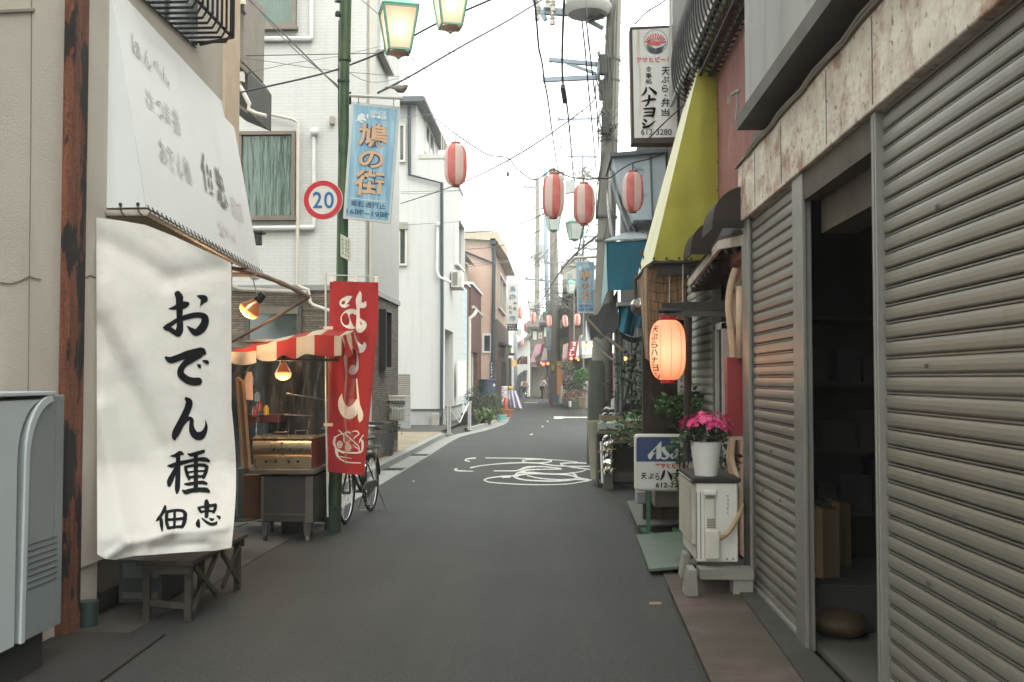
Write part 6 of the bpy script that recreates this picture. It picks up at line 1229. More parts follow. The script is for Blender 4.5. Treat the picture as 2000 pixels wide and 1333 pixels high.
mb = MB(); pbox(mb, 1324, 700, 1338, 776, 10.4, .02); nb_ = thing('notice_board', 'narrow white notice strip on the dark post by the shutter', 'notice', oY(1333, 740, 10.4)); mb.build('board', WPLAST, nb_)
mb = MB()
ticks(mb, 1327.5, 706, 1335, 772, 1, 6, lambda x, y: oY(x, y, 10.39), 6, .13)
mb.build('lettering', INK, nb_)
# lantern bracket and lit paper lantern
lb = thing('lantern_bracket', 'dark wooden beam bracket holding the lit paper lantern', 'bracket', oY(1380, 605, 9.1))
mb = MB(); mb.bar(oY(1293, 602, 9.0), oY(1425, 597, 8.9), .06, .085); mb.build('beam', WOODD, lb, bevel=.004); mb = MB(); mb.tube([oY(1284, 607, 8.95), oY(1330, 607, 8.95)], .022, 10); mb.bar(oY(1300, 613, 8.97), oY(1420, 613, 8.9), .03, .05); mb.build('rod', BLK, lb, smooth=True)
mb = MB(); mb.tube([oY(1344, 620, 9.15), oY(1343, 770, 9.15), oY(1342, 900, 9.15)], .035, 8); mb.build('upright', WOODD, lb)
def lantern_prof(r, h, rib=14, rd=.012, neck=.42):
    P_ = []
    for i in range(rib*4+1):
        t = i/(rib*4); z = -h/2+h*t; a = abs(2*t-1); rr = r*(neck+(1-neck)*(1-a**3.6)**.62); P_.append((rr*(1-rd*(.5+.5*math.cos(i*math.pi/2*1.0))), z))
    return P_
ll = thing('paper_lantern', 'large lit paper lantern glowing cream-orange with brushed katakana down its side', 'lantern', oY(1304, 690, 8.95))
LC = oY(1304, 684, 8.95); LR = 34.5*8.95/2000; LH = 116*8.95/2000
n = NT('lit_lantern_paper'); lw = n.n('LayerWeight'); lw.inputs[0].default_value = .5; n.col((.75, .42, .22, 1)) if False else None
gd = n.n('TexCoord'); vd = n.n('Vector Math'.replace(' ', ''), operation='SUBTRACT'); n.l(n.tc.outputs['Object'], vd.inputs[0]); vd.inputs[1].default_value = tuple(LC-wl(ll)); ln_ = n.n('Vector Math'.replace(' ', ''), operation='MULTIPLY'); n.l(vd.outputs[0], ln_.inputs[0]); ln_.inputs[1].default_value = (0, 0, 1/LH*2)
sp = n.n('SeparateXYZ'); n.l(ln_.outputs[0], sp.inputs[0]); ab = n.n('Math', operation='ABSOLUTE'); n.l(sp.outputs[2], ab.inputs[0]); cc = n.ramp(ab.outputs[0], .1, 1.0, (1.0, .52, .28), (1., .22, .09))
n.b.inputs['Base Color'].default_value = (.42, .22, .14, 1); n.l(cc, n.b.inputs['Emission Color']); n.b.inputs['Emission Strength'].default_value = .40; n.b.inputs['Roughness'].default_value = .7; LPAP = n.m
mb = MB(); mb.lathe(lantern_prof(LR, LH, 26, .012), LC, 48); body = mb.build('paper', LPAP, ll, smooth='all')
mb = MB()
for k in range(10):
    a = k*math.pi/5+.42; mb.tube([LC+V((math.cos(a)*r*1.003, math.sin(a)*r*1.003, z)) for r, z in lantern_prof(LR, LH, 5, 0)], .0022, 4)
mb.build('seam', M('lantern_seam', '#c9603a', .7, emit='#c9502a', es=.25), ll)
CAPR = M('lantern_cap_red', '#8c1820', .5)
mb = MB(); mb.lathe([(0, LH/2-.01), (LR*.45, LH/2-.01), (LR*.47, LH/2+.035), (0, LH/2+.04)], LC, 24); mb.lathe([(0, -LH/2+.0), (LR*.42, -LH/2+.0), (LR*.42, -LH/2-.03), (0, -LH/2-.03)], LC, 24); mb.each('cap', CAPR, ll, smooth=True)
prf = lantern_prof(LR, LH, 14, 0)
def lpt(a, z):
    for (r0_, z0_), (r1_, z1_) in zip(prf[:-1], prf[1:]):
        if z <= z1_: f = (z-z0_)/(z1_-z0_ or 1); r = r0_+(r1_-r0_)*f; return LC+V((math.cos(a)*(r+.003), math.sin(a)*(r+.003), z))
    return LC+V((math.cos(a)*prf[-1][0], math.sin(a)*prf[-1][0], z))
mb = MB()
for i, ch in enumerate('天ぷらハナヨシ'):
    hz = .062; z_ = LH*.40-i*hz*1.08; text(mb, ch, rq(0, 0, 1, 1), lambda u, v, z_=z_: lpt(math.radians(-158+30*u), z_-hz*v*.92), .02)
mb.build('lettering', M('lantern_ink', '#5a1a12', .8), ll)
ld = bpy.data.lights.new('lantern_light', 'POINT'); ld.energy = .8; ld.color = (1, .45, .22); ld.shadow_soft_size = .15; lo = bpy.data.objects.new('lantern_light', ld); col.objects.link(lo); lo.location = LC+V((-.05, -.35, -.1))-wl(ll); lo.parent = ll
# ================================================================ tall shop sign (white, brown frame)
Yh = 11.6; hs_ = thing('vertical_shop_sign', 'tall white projecting sign in a brown frame with sunrise emblem and black katakana', 'sign', oY(1278, 165, Yh))
mb = MB(); Xa, Xb_, Za, Zb = rectY(1232, 51, 1326, 279, Yh)
mb.slab([oY(1230, 53, Yh), oY(1325.5, 49, Yh), oY(1329, 280, Yh), oY(1234, 280, Yh)], (0, .22, 0)); mb.build('frame', M('brown_sign_frame', '#3a2a24', .6), hs_, bevel=.004)
n = NT('sign_white_acrylic'); cc = n.mix(n.ramp(n.noise(5, 6, n.coord((3, 1, .2))), .54, .72), hx('#cfd0cc'), hx('#b9a184')); sp = n.n('SeparateXYZ'); n.l(n.tc.outputs['Object'], sp.inputs[0]); f = n.ramp(sp.outputs[0], -.20, -.12, (1, 1, 1), (0, 0, 0)); cc2 = n.mix(f, hx('#cfd0cc'), cc); n.col(cc2); n.b.inputs['Roughness'].default_value = .4
mb = MB(); mb.slab([oY(1235, 59, Yh-.004), oY(1321, 54, Yh-.004), oY(1323, 268, Yh-.004), oY(1239, 270, Yh-.004)], (0, .003, 0)); mb.build('white_face', n.m, hs_)
hp = lambda o: (lambda x, y: oY(x, y, Yh-.006-o))
PKR = M('emblem_red', '#c9565a', .6); EBK = M('emblem_dark', '#2c3a48', .6)
ec = (1280.5, 81.5); er = 22.5
mb = MB()
for k in range(11):
    a0 = math.radians(188+k*15.6); a1 = a0+math.radians(8.5)
    mb.add([hp(.004)(ec[0]+math.cos(a)*r, ec[1]+4+math.sin(a)*r*.95) for a, r in ((a0, 8.5), (a0, er*.93), (a1, er*.93), (a1, 8.5))], [(0, 1, 2, 3)])
stroke(mb, [(1271, 87, 4), (1277, 84, 8), (1283, 85, 9), (1288, 85, 6)], hp(.0045), 1.); stroke(mb, [(1263, 88, 2), (1268, 86, 4)], hp(.0045), 1.)
text(mb, 'アサヒビール', ((1243, 112), (1313, 110), (1314, 121), (1243, 123)), hp(.005), .03); mb.build('red_print', PKR, hs_)
mb = MB(); N_ = 40
for i in range(N_):
    a0 = 2*math.pi*i/N_; a1 = 2*math.pi*(i+1)/N_; mb.add([hp(.004)(ec[0]+math.cos(a)*r, ec[1]+math.sin(a)*r*1.03) for a, r in ((a0, er), (a0, er+.7), (a1, er+.7), (a1, er))], [(0, 1, 2, 3)])
for k in range(4): stroke(mb, [(1262+k*1.5, 90+k*3.3, 1.2), (1270, 92+k*3.3, 2.2), (1279, 96+k*2.6, 1.8), (1288, 94+k*2.8, 2.4), (1298-k*1.6, 90+k*3.2, 1.2)], hp(.0045), 1.)
stroke(mb, [(1264, 83, 1), (1267, 80, 1.3), (1269, 83, 1), (1267, 86, 1)], hp(.0045), 1.); stroke(mb, [(1293, 86, 1), (1297, 82, 1.3), (1300, 85, 1), (1298, 89, 1)], hp(.0045), 1.); mb.build('emblem', EBK, hs_)
mb = MB()
for ch, q_ in (('食', (1260.5, 130, 1274, 142)), ('事', (1261, 143, 1273, 153)), ('処', (1260.5, 154.5, 1274, 164))): text(mb, ch, rq(*q_), hp(.005), .01)
for ch, q_ in (('天', (1292, 131, 1308, 147)), ('ぷ', (1291, 150, 1307, 162)), ('ら', (1292.5, 166, 1305, 180)), ('・', (1298, 185, 1301, 188)), ('弁', (1291, 192, 1309, 209)), ('当', (1291, 213, 1308, 227))): text(mb, ch, rq(*q_), hp(.005), .012)
KT = [[(1262, 172, 3.2), (1261, 178, 4.4), (1257, 184, 3.4), (1253, 187, 1.2)], [(1268, 171, 2.2), (1274, 176, 4.4), (1280, 182, 6.4), (1281, 184, 4)], [(1254, 198, 1.8), (1265, 196, 3.8), (1276, 194, 4.4), (1280, 194.5, 3)], [(1268, 188, 5), (1268, 196, 4.6), (1265, 203, 3.8), (1260, 208, 1.6)],
      [(1257, 213, 2.6), (1267, 212.5, 3.6), (1277, 212, 4.6), (1279, 213, 4)], [(1278, 213, 5), (1277, 220, 5), (1275, 227, 4.6)], [(1258, 220, 2), (1266, 219.5, 3), (1275, 219.5, 3.4)], [(1257, 227, 2.2), (1266, 226, 3.6), (1275, 226, 4.4)],
      [(1257, 233, 2), (1261, 236, 4.6), (1263, 238, 3)], [(1254.5, 240.5, 2), (1258, 243, 4.4), (1260, 244, 2.4)], [(1257, 249, 4.8), (1264, 248, 5), (1271, 244, 3.8), (1280, 236, 1.2)]]
for i, st in enumerate(KT): stroke(mb, st, hp(.0055+.0004*i), 1.)
text(mb, '612-3280', rq(1252, 252.5, 1312, 264), hp(.005), .0); mb.build('black_lettering', INK, hs_)
mb = MB(); mb.bar(oY(1328, 100, Yh+.1), oY(1345, 98, Yh+.1), .03); mb.bar(oY(1330, 230, Yh+.1), oY(1345, 228, Yh+.1), .03); mb.each('bracket', IRON, hs_)
# ================================================================ low lit-box sign, planter, plates, AC
Yw = 10.1; as_ = thing('standing_sign', 'low white and dark blue beer sign on a green stand among plants', 'sign', oZ(1270, 1040, 0))
q = [(1240, 850), (1356, 849), (1356, 958), (1241, 960)]
Xa, Xb_, Za, Zb = rectY(1240, 849, 1358, 960, Yw)
mb = MB(); mb.b2(Xa, Xb_, Yw, Yw+.13, Za, Zb); mb.build('case', M('cream_sign_case', '#b5b4a9', .5), as_, bevel=.03)
mp_ = lambda o: (lambda x, y: oY(x, y, Yw-.002-o))
def rrect(x0, y0, x1, y1, r, n_=6, top=True, bottom=True):
    P_ = []
    for cx, cy, a in ((x1-r, y0+r, -90), (x1-r, y1-r, 0), (x0+r, y1-r, 90), (x0+r, y0+r, 180)):
        if (cy == y0+r and not top) or (cy == y1-r and not bottom): P_.append((x1 if cx > (x0+x1)/2 else x0, y0 if cy == y0+r else y1)); continue
        for i in range(n_+1): t = math.radians(a+90*i/n_); P_.append((cx+math.cos(t)*r, cy+math.sin(t)*r))
    return P_
def pface(P_, off, m, name, mpf): return MB().add([mpf(off)(*p) for p in P_], [tuple(range(len(P_)))]).build(name, m, as_)
pface(rrect(1243, 854, 1353, 902, 6, bottom=False), .002, M('sign_navy', '#14315f', .45, 0, .05), 'navy_face', mp_); pface(rrect(1243, 902.3, 1353, 955, 6, top=False), .002, M('sign_pale', '#b9bcb6', .5, 0, .05, 4), 'white_face', mp_)
PALE = M('pale_print', '#b4bfbc', .5); zz_ = lambda x, y: (1235+x*.0975, 840+y*.0975)
mb = MB(); polys = [[(583, 230), (583, 560), (500, 592), (482, 580), (482, 470), (440, 470), (370, 588), (345, 588), (318, 560), (308, 520), (318, 490), (400, 410), (480, 330), (560, 240)], [(590, 350), (640, 335), (720, 330), (748, 345), (735, 385), (705, 395), (690, 370), (665, 372), (655, 385), (735, 470), (748, 500), (740, 540), (700, 580), (640, 595), (590, 590), (578, 568), (600, 545), (640, 560), (672, 555), (680, 530), (600, 440), (588, 400)],
         [(870, 380), (930, 370), (930, 540), (880, 585), (862, 570), (862, 540), (810, 590), (770, 560), (750, 530), (755, 500)], [(955, 250), (985, 230), (1010, 230), (1010, 380), (1040, 370), (1100, 370), (1118, 400), (1118, 540), (1080, 580), (1055, 560), (1055, 420), (1012, 450), (1012, 560), (965, 580), (955, 560)], [(1150, 400), (1190, 380), (1195, 540), (1160, 575), (1150, 560)]]
for P_ in polys:
    pts3 = [V((*zz_(x, y), 0)) for x, y in P_]; tri = tessellate_polygon([pts3]); mb.add([mp_(.006)(p.x, p.y) for p in pts3], [tuple(t) for t in tri])
mb.build('pale_lettering', PALE, as_)
mb = MB()
pts3 = [V((*zz_(x, y), 0)) for x, y in [(482, 350), (482, 455), (400, 460)]]; mb.add([mp_(.008)(p.x, p.y) for p in pts3], [(0, 1, 2)]); pts3 = [V((*zz_(x, y), 0)) for x, y in [(862, 430), (862, 500), (815, 545), (800, 530)]]; mb.add([mp_(.008)(p.x, p.y) for p in pts3], [(0, 1, 2, 3)]); mb.build('letter_counter', M('sign_navy', ''), as_)
lt(as_, 'アサヒビール', rq(1280, 905, 1343, 915), plY(Yw-.004), M('sign_red_print', '#a3262f', .6), .05, .003)
KS = [[(*zz_(x, y), w_*.0975) for x, y, w_ in st] for st in ([(640, 820, 35), (625, 880, 55), (600, 950, 50), (560, 1008, 20)], [(700, 825, 15), (740, 880, 45), (775, 950, 62), (780, 1005, 30)], [(780, 885, 15), (860, 878, 30), (960, 870, 34), (1040, 880, 25)], [(905, 812, 60), (905, 880, 50), (885, 930, 45), (860, 985, 15)])]
mb = MB()
for i, st in enumerate(KS): stroke(mb, st, lambda x, y, i=i: mp_(.006+.0005*i)(x, y), 1.)
for ch, q_ in (('天', (1252, 924, 1263, 936)), ('ぷ', (1266, 925, 1277, 936)), ('ら', (1280, 924, 1288, 938)), ('ヨシ', (1328, 920, 1352, 938))): text(mb, ch, rq(*q_), mp_(.006), .03)
text(mb, '612-3280', rq(1280.5, 943, 1340, 953), mp_(.006), .03); mb.build('black_lettering', INK, as_)
GST = M('green_stand', '#265238', .5, 0, .2, 8)
mb = MB(); a = oY(1266, 958, Yw+.06); b = V((a.x, a.y, .04)); mb.bar(a, b, .035); mb.bar((b.x-.03, 10.45, .03), (b.x+.07, 9.72, .03), .05, .04); a2 = oY(1330, 958, Yw+.06); mb.bar(a2, (a2.x, a2.y, .04), .035); mb.bar((a2.x-.03, 10.45, .03), (a2.x+.07, 9.8, .03), .05, .04); mb.build('stand', GST, as_)
# steel plates on the ground
PLG = M('green_grey_plate', '#4c5c50', .7, 0, .2, 2.5, .3, 60, stain=('#3a4640', 2.5, .54, (1, 1, 1), .15, .8)); PLH = M('grey_plate', '#555a52', .75, 0, .2, 3, .3, 60, stain=('#3f423c', 3, .5, (1, 1, 1), .2, .7))
mb = MB(); mb.slab([oZ(1224, 982, .05), oZ(1345, 978, .05), oZ(1345, 1024, .05), oZ(1246, 1030, .05)], (0, 0, .02)); tag(mb.build('metal_plate', PLH), 'grey plate on the ground under the standing sign, the farther of the two', 'ground plate', 'plates on the ground')
mb = MB(); mb.slab([oZ(1243, 1049, .03), oZ(1352, 1040, .06), oZ(1362, 1108, .06), oZ(1268, 1117, .03)], (0, 0, .02)); tag(mb.build('metal_plate', PLG), 'greenish plate on the ground beside the air conditioner, the nearer of the two', 'ground plate', 'plates on the ground')
# outdoor air conditioner on blocks
Yc = 7.55; oa = thing('outdoor_air_conditioner', 'cream outdoor air conditioner on concrete blocks with a flower pot on top', 'air conditioner', (1.2, Yc, 0))
Xa, Xb_, Za, Zb = rectY(1360, 944, 1441, 1098, Yc); XaC = oY(1351, 944, Yc).x
mb = MB(); mb.b2(Xa, Xb_, Yc, Yc+.8, Za, Zb); mb.build('casing', WPLAST, oa, bevel=.012)
mb = MB(); mb.b2(XaC, Xa+.0, Yc+.03, Yc+.77, Za+.12, Zb-.01); 
for i in range(22): z = Za+.14+i*.021; mb.b2(XaC-.008, XaC, Yc+.06, Yc+.74, z, z+.008)
mb.build('fan_grille', M('cream_grille', '#a19d8f', .6), oa, bevel=.01)
mb = MB(); mb.b2(Xa-.03, Xb_+.01, Yc-.012, Yc+.82, Zb, Zb+.012); mb.b2(Xa-.02, Xb_+.02, Yc-.02, Yc+.83, Zb+.012, Zb+.035); mb.build('top_board', M('black_board', '#22211e', .8), oa)
mb = MB(); pbox(mb, 1376, 962, 1397, 1062, Yc-.03, .03); pbox(mb, 1378, 1036, 1406, 1094, Yc-.07, .07); mb.build('valve_cover', M('valve_cream', '#b9b6aa', .5), oa, bevel=.012); mb = MB(); pbox(mb, 1374, 958, 1400, 968, Yc-.045, .045); mb.build('handle', WPLAST, oa, bevel=.008)
mb = MB(); pbox(mb, 1378, 969, 1396, 975, Yc-.034, .004); 
for i in range(6): pbox(mb, 1381, 1014+i*3.2, 1397, 1015.5+i*3.2, Yc-.034, .004)
mb.build('grip_slot', M('slot_grey', '#6d6a60', .7), oa)
mb = MB()
for x in (1360, 1368): pbox(mb, x, 962, x+1.2, 1092, Yc-.004, .004)
for x in (1420, 1432): mb.ball(oY(x, 1092, Yc), .008, n=6)
mb.build('panel_seam', M('seam_grey', '#77746a', .8), oa)
mb = MB()
ticks(mb, 1418, 966, 1425, 1006, 1, 5, lambda x, y: oY(x, y, Yc-.003), 4, .1)
mb.build('small_print', M('grey_print', '#6c6f6f', .7), oa)
mb = MB(); mb.tube(cr([oY(1405, 1052, Yc-.04), oY(1418, 1045, Yc-.09), oY(1430, 1030, Yc-.06), oY(1442, 1008, Yc), oY(1450, 985, Yc+.1)], 6), .017, 8); mb.build('hose', M('tan_hose', '#9c8768', .7), oa, smooth='all')
for i, (x0, x1, y0, y1, Y) in enumerate(((1338, 1364, 1112, 1150, 7.35), (1330, 1352, 1100, 1132, 8.0))):
    a = oY(x0, y1, Y); b = oY(x1, y0, Y); mb = MB(); mb.slab([(a.x, Y, .01), (b.x+.0, Y, .01), (b.x-.01, Y, .20), (a.x+.03, Y, .20)], (0, .2, 0)); t_ = mb.build('concrete_block', M('block_concrete', '#7d7c73', .9, 0, .2, 4, .4, 50), oa, bevel=.008)
mb = MB(); mb.b2(1.02, 1.40, 7.42, 7.6, .12, .19); mb.b2(1.26, 1.40, 7.44, 7.6, .012, .12); mb.b2(1.04, 1.38, 8.1, 8.25, .15, .19); mb.each('support_rail', M('block_concrete', ''), oa)
# white pot with pink flowers
Yp = 7.75; pc = oY(1379, 929, Yp); fp = thing('flower_pot', 'white flower pot of bright pink azaleas on top of the outdoor air conditioner', 'flower pot', pc)
h_ = 66*Yp/2000; mb = MB(); mb.lathe([(0, 0), (.083, 0), (.116, h_*.98), (.122, h_), (.11, h_), (.10, h_-.03), (0, h_-.03)], pc, 28); mb.build('pot', WPAINT, fp, smooth=True)
rr3 = random.Random(5); mb = MB(); mb.leaves(pc+V((-.0, 0, h_+.06)), (.17, .13, .09), 420, .045, rr3, 0, .45); mb.build('leaves', LEAFD, fp)
PKs = [M('azalea_pink', '#cf2f74', .7, 0, .15, 30), M('azalea_deep', '#a81f62', .7, 0, .2, 30), M('azalea_light', '#e0608f', .7, 0, .1, 30)]
mb = MB()
for i in range(270):
    th_ = rr3.uniform(0, 6.28); u = rr3.uniform(0, 1)**.6; x, y = math.cos(th_)*u, math.sin(th_)*u; lump = .022*math.sin(th_*3+1)+.014*math.sin(th_*5); c = pc+V((x*(.180+lump), y*(.145+lump), h_+.095+.08*math.sqrt(max(0, 1-u*u))+lump*.8+rr3.uniform(-.03, .02))); d = V((x, y, .8)).normalized(); e = d.orthogonal().normalized(); e2 = d.cross(e); mi = rr3.randrange(3)
    for k in range(5):
        a = k*1.257+th_; q0 = e*math.cos(a)+e2*math.sin(a); q1 = e*math.cos(a+.5)+e2*math.sin(a+.5); q2 = e*math.cos(a-.5)+e2*math.sin(a-.5); r = rr3.uniform(.022, .033)
        mb.add([c, c+q1*r*.6+d*.006, c+q0*r+d*rr3.uniform(0, .012), c+q2*r*.6+d*.006], [(0, 1, 2, 3)], mi)
mb.build('blossoms', PKs, fp)
# plants by the sign
def shrub(label, px, py, Y, rad, n_, sz, m, stem=True, name='shrub', group=None, narrow=.4):
    c = oY(px, py, Y); t = thing(name, label, 'plant', (c.x, c.y, 0), group); mb = MB(); mb.leaves(c, rad, n_, sz, rr3, 0, narrow); mb.build('leaves', m, t)
    if stem:
        mb = MB()
        for k in range(5): e = c+V((rr3.uniform(-1, 1)*rad[0], rr3.uniform(-1, 1)*rad[1], rr3.uniform(-.5, .8)*rad[2])); mb.tube(cr([(c.x+rr3.uniform(-.03, .03), c.y, .25), (c.x*.5+e.x*.5, c.y, (c.z+.25)/2), e], 3), .006, 5)
        mb.build('stems', WOOD, t)
    return t
shrub('dark glossy shrub rising behind the blue part of the standing sign', 1345, 815, 10.5, (.18, .15, .34), 300, .10, LEAFD); shrub('light green sprig hanging over the right half of the standing sign', 1330, 880, 9.95, (.10, .06, .13), 90, .075, LEAF); shrub('yellow-green sprig in front of the lower right of the standing sign', 1336, 940, 9.9, (.09, .05, .09), 90, .055, LEAFY); shrub('low green foliage between the standing sign and the stall', 1262, 838, 12.0, (.42, .25, .22), 420, .075, LEAF)
shrub('feathery plant under the lit lantern', 1322, 792, 10.2, (.25, .1, .10), 110, .10, LEAF, False)
shrub('green shrub against the shuttered wall behind the flower pot', 1400, 900, 8.8, (.16, .14, .2), 120, .08, LEAFD, False)
mb = MB(); pbox(mb, 1278, 958, 1342, 992, 10.5, .35); tag(mb.build('planter_trough', M('grey_brown_trough', '#56514a', .8, 0, .2), bevel=.02), 'long grey-brown plant trough behind the standing sign', 'planter')
mb = MB(); pbox(mb, 1243, 960, 1262, 985, 10.8, .2); tag(mb.build('grey_tub', M('grey_tub', '#74777a', .8), bevel=.02), 'grey tub just left of the standing sign post', 'tub')
# ================================================================ lanterns on the festoon wire
def m_lantern(off, name):
    n = NT(name); sp = n.n('SeparateXYZ'); n.l(n.tc.outputs['Object'], sp.inputs[0]); at = n.n('Math', operation='ARCTAN2'); n.l(sp.outputs[1], at.inputs[0]); n.l(sp.outputs[0], at.inputs[1])
    m1 = n.n('Math', operation='MULTIPLY_ADD'); n.l(at.outputs[0], m1.inputs[0]); m1.inputs[1].default_value = 5/math.pi*.8; m1.inputs[2].default_value = off+40
    m1.inputs[1].default_value = 4/math.pi; fr = n.n('Math', operation='FRACT'); h_ = n.n('Math', operation='MULTIPLY'); n.l(m1.outputs[0], h_.inputs[0]); h_.inputs[1].default_value = .5; n.l(h_.outputs[0], fr.inputs[0]); gt = n.n('Math', operation='GREATER_THAN'); n.l(fr.outputs[0], gt.inputs[0]); gt.inputs[1].default_value = .5
    fade = n.ramp(n.noise(3, 4), .35, .7); red = n.mix(fade, hx('#e47c7e'), hx('#ecaca5')); cc = n.mix(gt.outputs[0], hx('#f2eee6'), red); n.col(cc); n.b.inputs['Roughness'].default_value = .6
    wv = n.n('TexWave', wave_type='BANDS', bands_direction='Z'); wv.inputs['Scale'].default_value = 14; n.l(n.tc.outputs['Object'], wv.inputs['Vector']); n.bump(wv.outputs[0], .5, .004)
    tr = n.n('BsdfTranslucent'); n.l(cc, tr.inputs[0]); mx = n.n('MixShader'); mx.inputs[0].default_value = .6; n.l(n.b.outputs[0], mx.inputs[1]); n.l(tr.outputs[0], mx.inputs[2]); n.l(mx.outputs[0], n.out.inputs[0]); return n.m
LM = m_lantern(0., 'striped_lantern_paper'); CAPM = M('lantern_cap_dull', '#a5564e', .6)
_ln = None
def striped_lantern(label, px, py, Y, hpx, rot, tilt=0., wr=.5, group='red and white paper lanterns over the street'):
    """prototype built at the origin (height 1), copied, scaled and turned"""
    global _ln
    c = oY(px, py, Y); h = hpx*Y/2000
    if _ln is None:
        t = thing('striped_lantern', label, 'lantern', (0, 0, 0), group); r = .25
        mb = MB(); mb.lathe(lantern_prof(r, .9, 16, .015, .4), (0, 0, 0), 32); mb.build('paper', LM, t, smooth='all')
        mb = MB(); mb.lathe([(0, .44), (r*.42, .44), (r*.42, .49), (0, .49)], (0, 0, 0), 16); mb.lathe([(0, -.44), (r*.36, -.44), (r*.36, -.49), (0, -.49)], (0, 0, 0), 16); mb.each('cap', CAPM, t, smooth=True)
        mb = MB(); mb.tube([(0, 0, .48), (0, 0, .66)], .012, 5); mb.build('hook', IRON, t); _ln = t
    else: t = copy_tree(_ln); t['label'] = label; t['group'] = group
    t.location = c; t.scale = (h*wr/.5, h*wr/.5, h); t.rotation_euler = (0, tilt, rot); return t
striped_lantern('large red and white lantern hanging alone on the left, near the second white house', 890, 322, 12.2, 90, -1.5, 0, .5)
striped_lantern('large faded lantern left of a pair, hanging in front of a small grey box', 1081, 383, 12.0, 92, -.88, .03, .47)
striped_lantern('large faded lantern right of a pair, close against the concrete pole', 1141, 399, 11.8, 86, -2.3, .0, .5)
striped_lantern('large red and white lantern in front of the pale blue sign box', 1236, 375, 12.2, 84, -1.5, .0, .5)
far_l = [(1016.6, 611.4, 46, 25, -1.5, 0, .40, 'small far lantern beside the hanging bird-meat shop sign'), (1041.8, 621, 46, 25, -1.4, .12, .46, 'small far lantern tilted right, left of the far pole'), (1071.8, 627, 46, 25, -2.2, .08, .46, 'small far lantern just left of the far concrete pole'), (1082, 642, 60, 19, -1.5, 0, .44, 'small far lantern directly in front of the far concrete pole'),
         (1104, 627.6, 46, 25, -1.1, -.22, .46, 'small far lantern tilted left, right of the far pole'), (1106.8, 640, 60, 18, -1.6, 0, .46, 'tiny far lantern half hidden under a tilted one'), (1127.8, 624.6, 46, 25, -1.3, .06, .50, 'rightmost of the small far lanterns, below the second blue street sign'), (1026.8, 639.6, 54, 19, -1.5, .42, .42, 'small far lantern swinging strongly to the right'), (1020.8, 669, 75, 13, -1.5, 0, .5, 'lowest and farthest tiny lantern near the hanging shop sign')]
for px, py, Y, hp_, rot, tl2, wr, lab in far_l: striped_lantern(lab, px, py, Y, hp_, rot, tl2, wr)
# bare bulb on the festoon
bb = thing('bare_bulb', 'clear unlit bulb dangling from the festoon cable', 'bulb', oY(992, 350, 12.2)); mb = MB(); mb.tube([oY(992, 312, 12.2), oY(992, 338, 12.2)], .006, 5); mb.tube([oY(992, 337, 12.2), oY(992, 345, 12.2)], .014, 8); mb.build('socket', BLK, bb, smooth=True); mb = MB(); mb.ball(oY(992, 352, 12.2), .034, n=12); mb.build('glass', glass_sheet('bulb_glass', (.9, .9, .88), .05, .3, False), bb, smooth='all')
# ================================================================ cables
CAB = M('cable_black', '#23262e', .6); CAB2 = M('cable_thin', '#5c5f63', .6)
def cable(label, pts, r, m=CAB, group='overhead cables', sm=7, name='overhead_cable'):
    mb = MB(); mb.tube(cr([oY(*p) for p in pts], sm), r, 5); return tag(mb.build(name, m, smooth='all'), label, 'cable', group)
cable('festoon cable with lanterns and a bulb, sagging across the street', [(850, 232, 14), (890, 262, 12.2), (925, 286, 12.2), (955, 303, 12.2), (992, 309, 12.2), (1010, 330, 12.2), (1040, 351, 12.2), (1062, 343, 12.1), (1081, 332, 12.0), (1110, 345, 12), (1141, 350, 11.8), (1170, 349, 12), (1190, 348, 12.1), (1212, 332, 12.2), (1236, 319, 12.2), (1270, 310, 12.2), (1297, 300, 12.2)], .008, name='festoon_cable')
cable('thick cable rising right from the green post past the two lit lanterns', [(447, 186, 13.5), (520, 170, 13.3), (600, 152, 13), (665, 134, 12.6), (760, 96, 12), (850, 48, 11.5), (965, -3, 11)], .013)
cable('thick dark cable sweeping up from the blue street sign to the transformer', [(738, 182, 13), (800, 150, 13.5), (900, 92, 14.5), (990, 42, 16), (1062, -2, 17.5)], .016)
cable('long cable rising to the big concrete pole, crossing the bulb wire', [(783, 398, 26), (865, 371, 22), (930, 345, 19), (995, 312, 17), (1060, 272, 16.5), (1130, 222, 17), (1160, 195, 18), (1163, 165, 18.6)], .012)
cable('cable rising behind the tan house toward the pair of lanterns', [(905, 455, 40), (960, 451, 34), (1020, 436, 28), (1062, 418, 24)], .016)
cable('cable rising from the tan house across the far street', [(912, 487, 50), (965, 483, 44), (1010, 470, 38), (1060, 448, 32)], .018)
cable('double cable running down the left to the bracket on the green post, upper strand', [(480, -6, 12.8), (540, 52, 12.2), (600, 112, 11.6), (662, 173, 10.6)], .010)
cable('double cable running down the left to the bracket on the green post, lower strand', [(488, -2, 12.9), (560, 82, 12), (620, 134, 11.2), (664, 170, 10.6)], .006)
cable('thin level cable crossing from the steel bay to the utility pole', [(447, 110, 14), (660, 106, 15), (900, 102, 17), (1080, 100, 19), (1180, 97, 19)], .007)
cable('diagonal cable crossing the top corner of the vertical shop sign', [(1240, 48, 11.5), (1262, 25, 11.2), (1292, 6, 11), (1310, -12, 11)], .008)
cable('dark cable slanting in front of the foot of the vertical shop sign', [(1262, 276, 11.3), (1300, 238, 11.1), (1340, 202, 10.9)], .008)
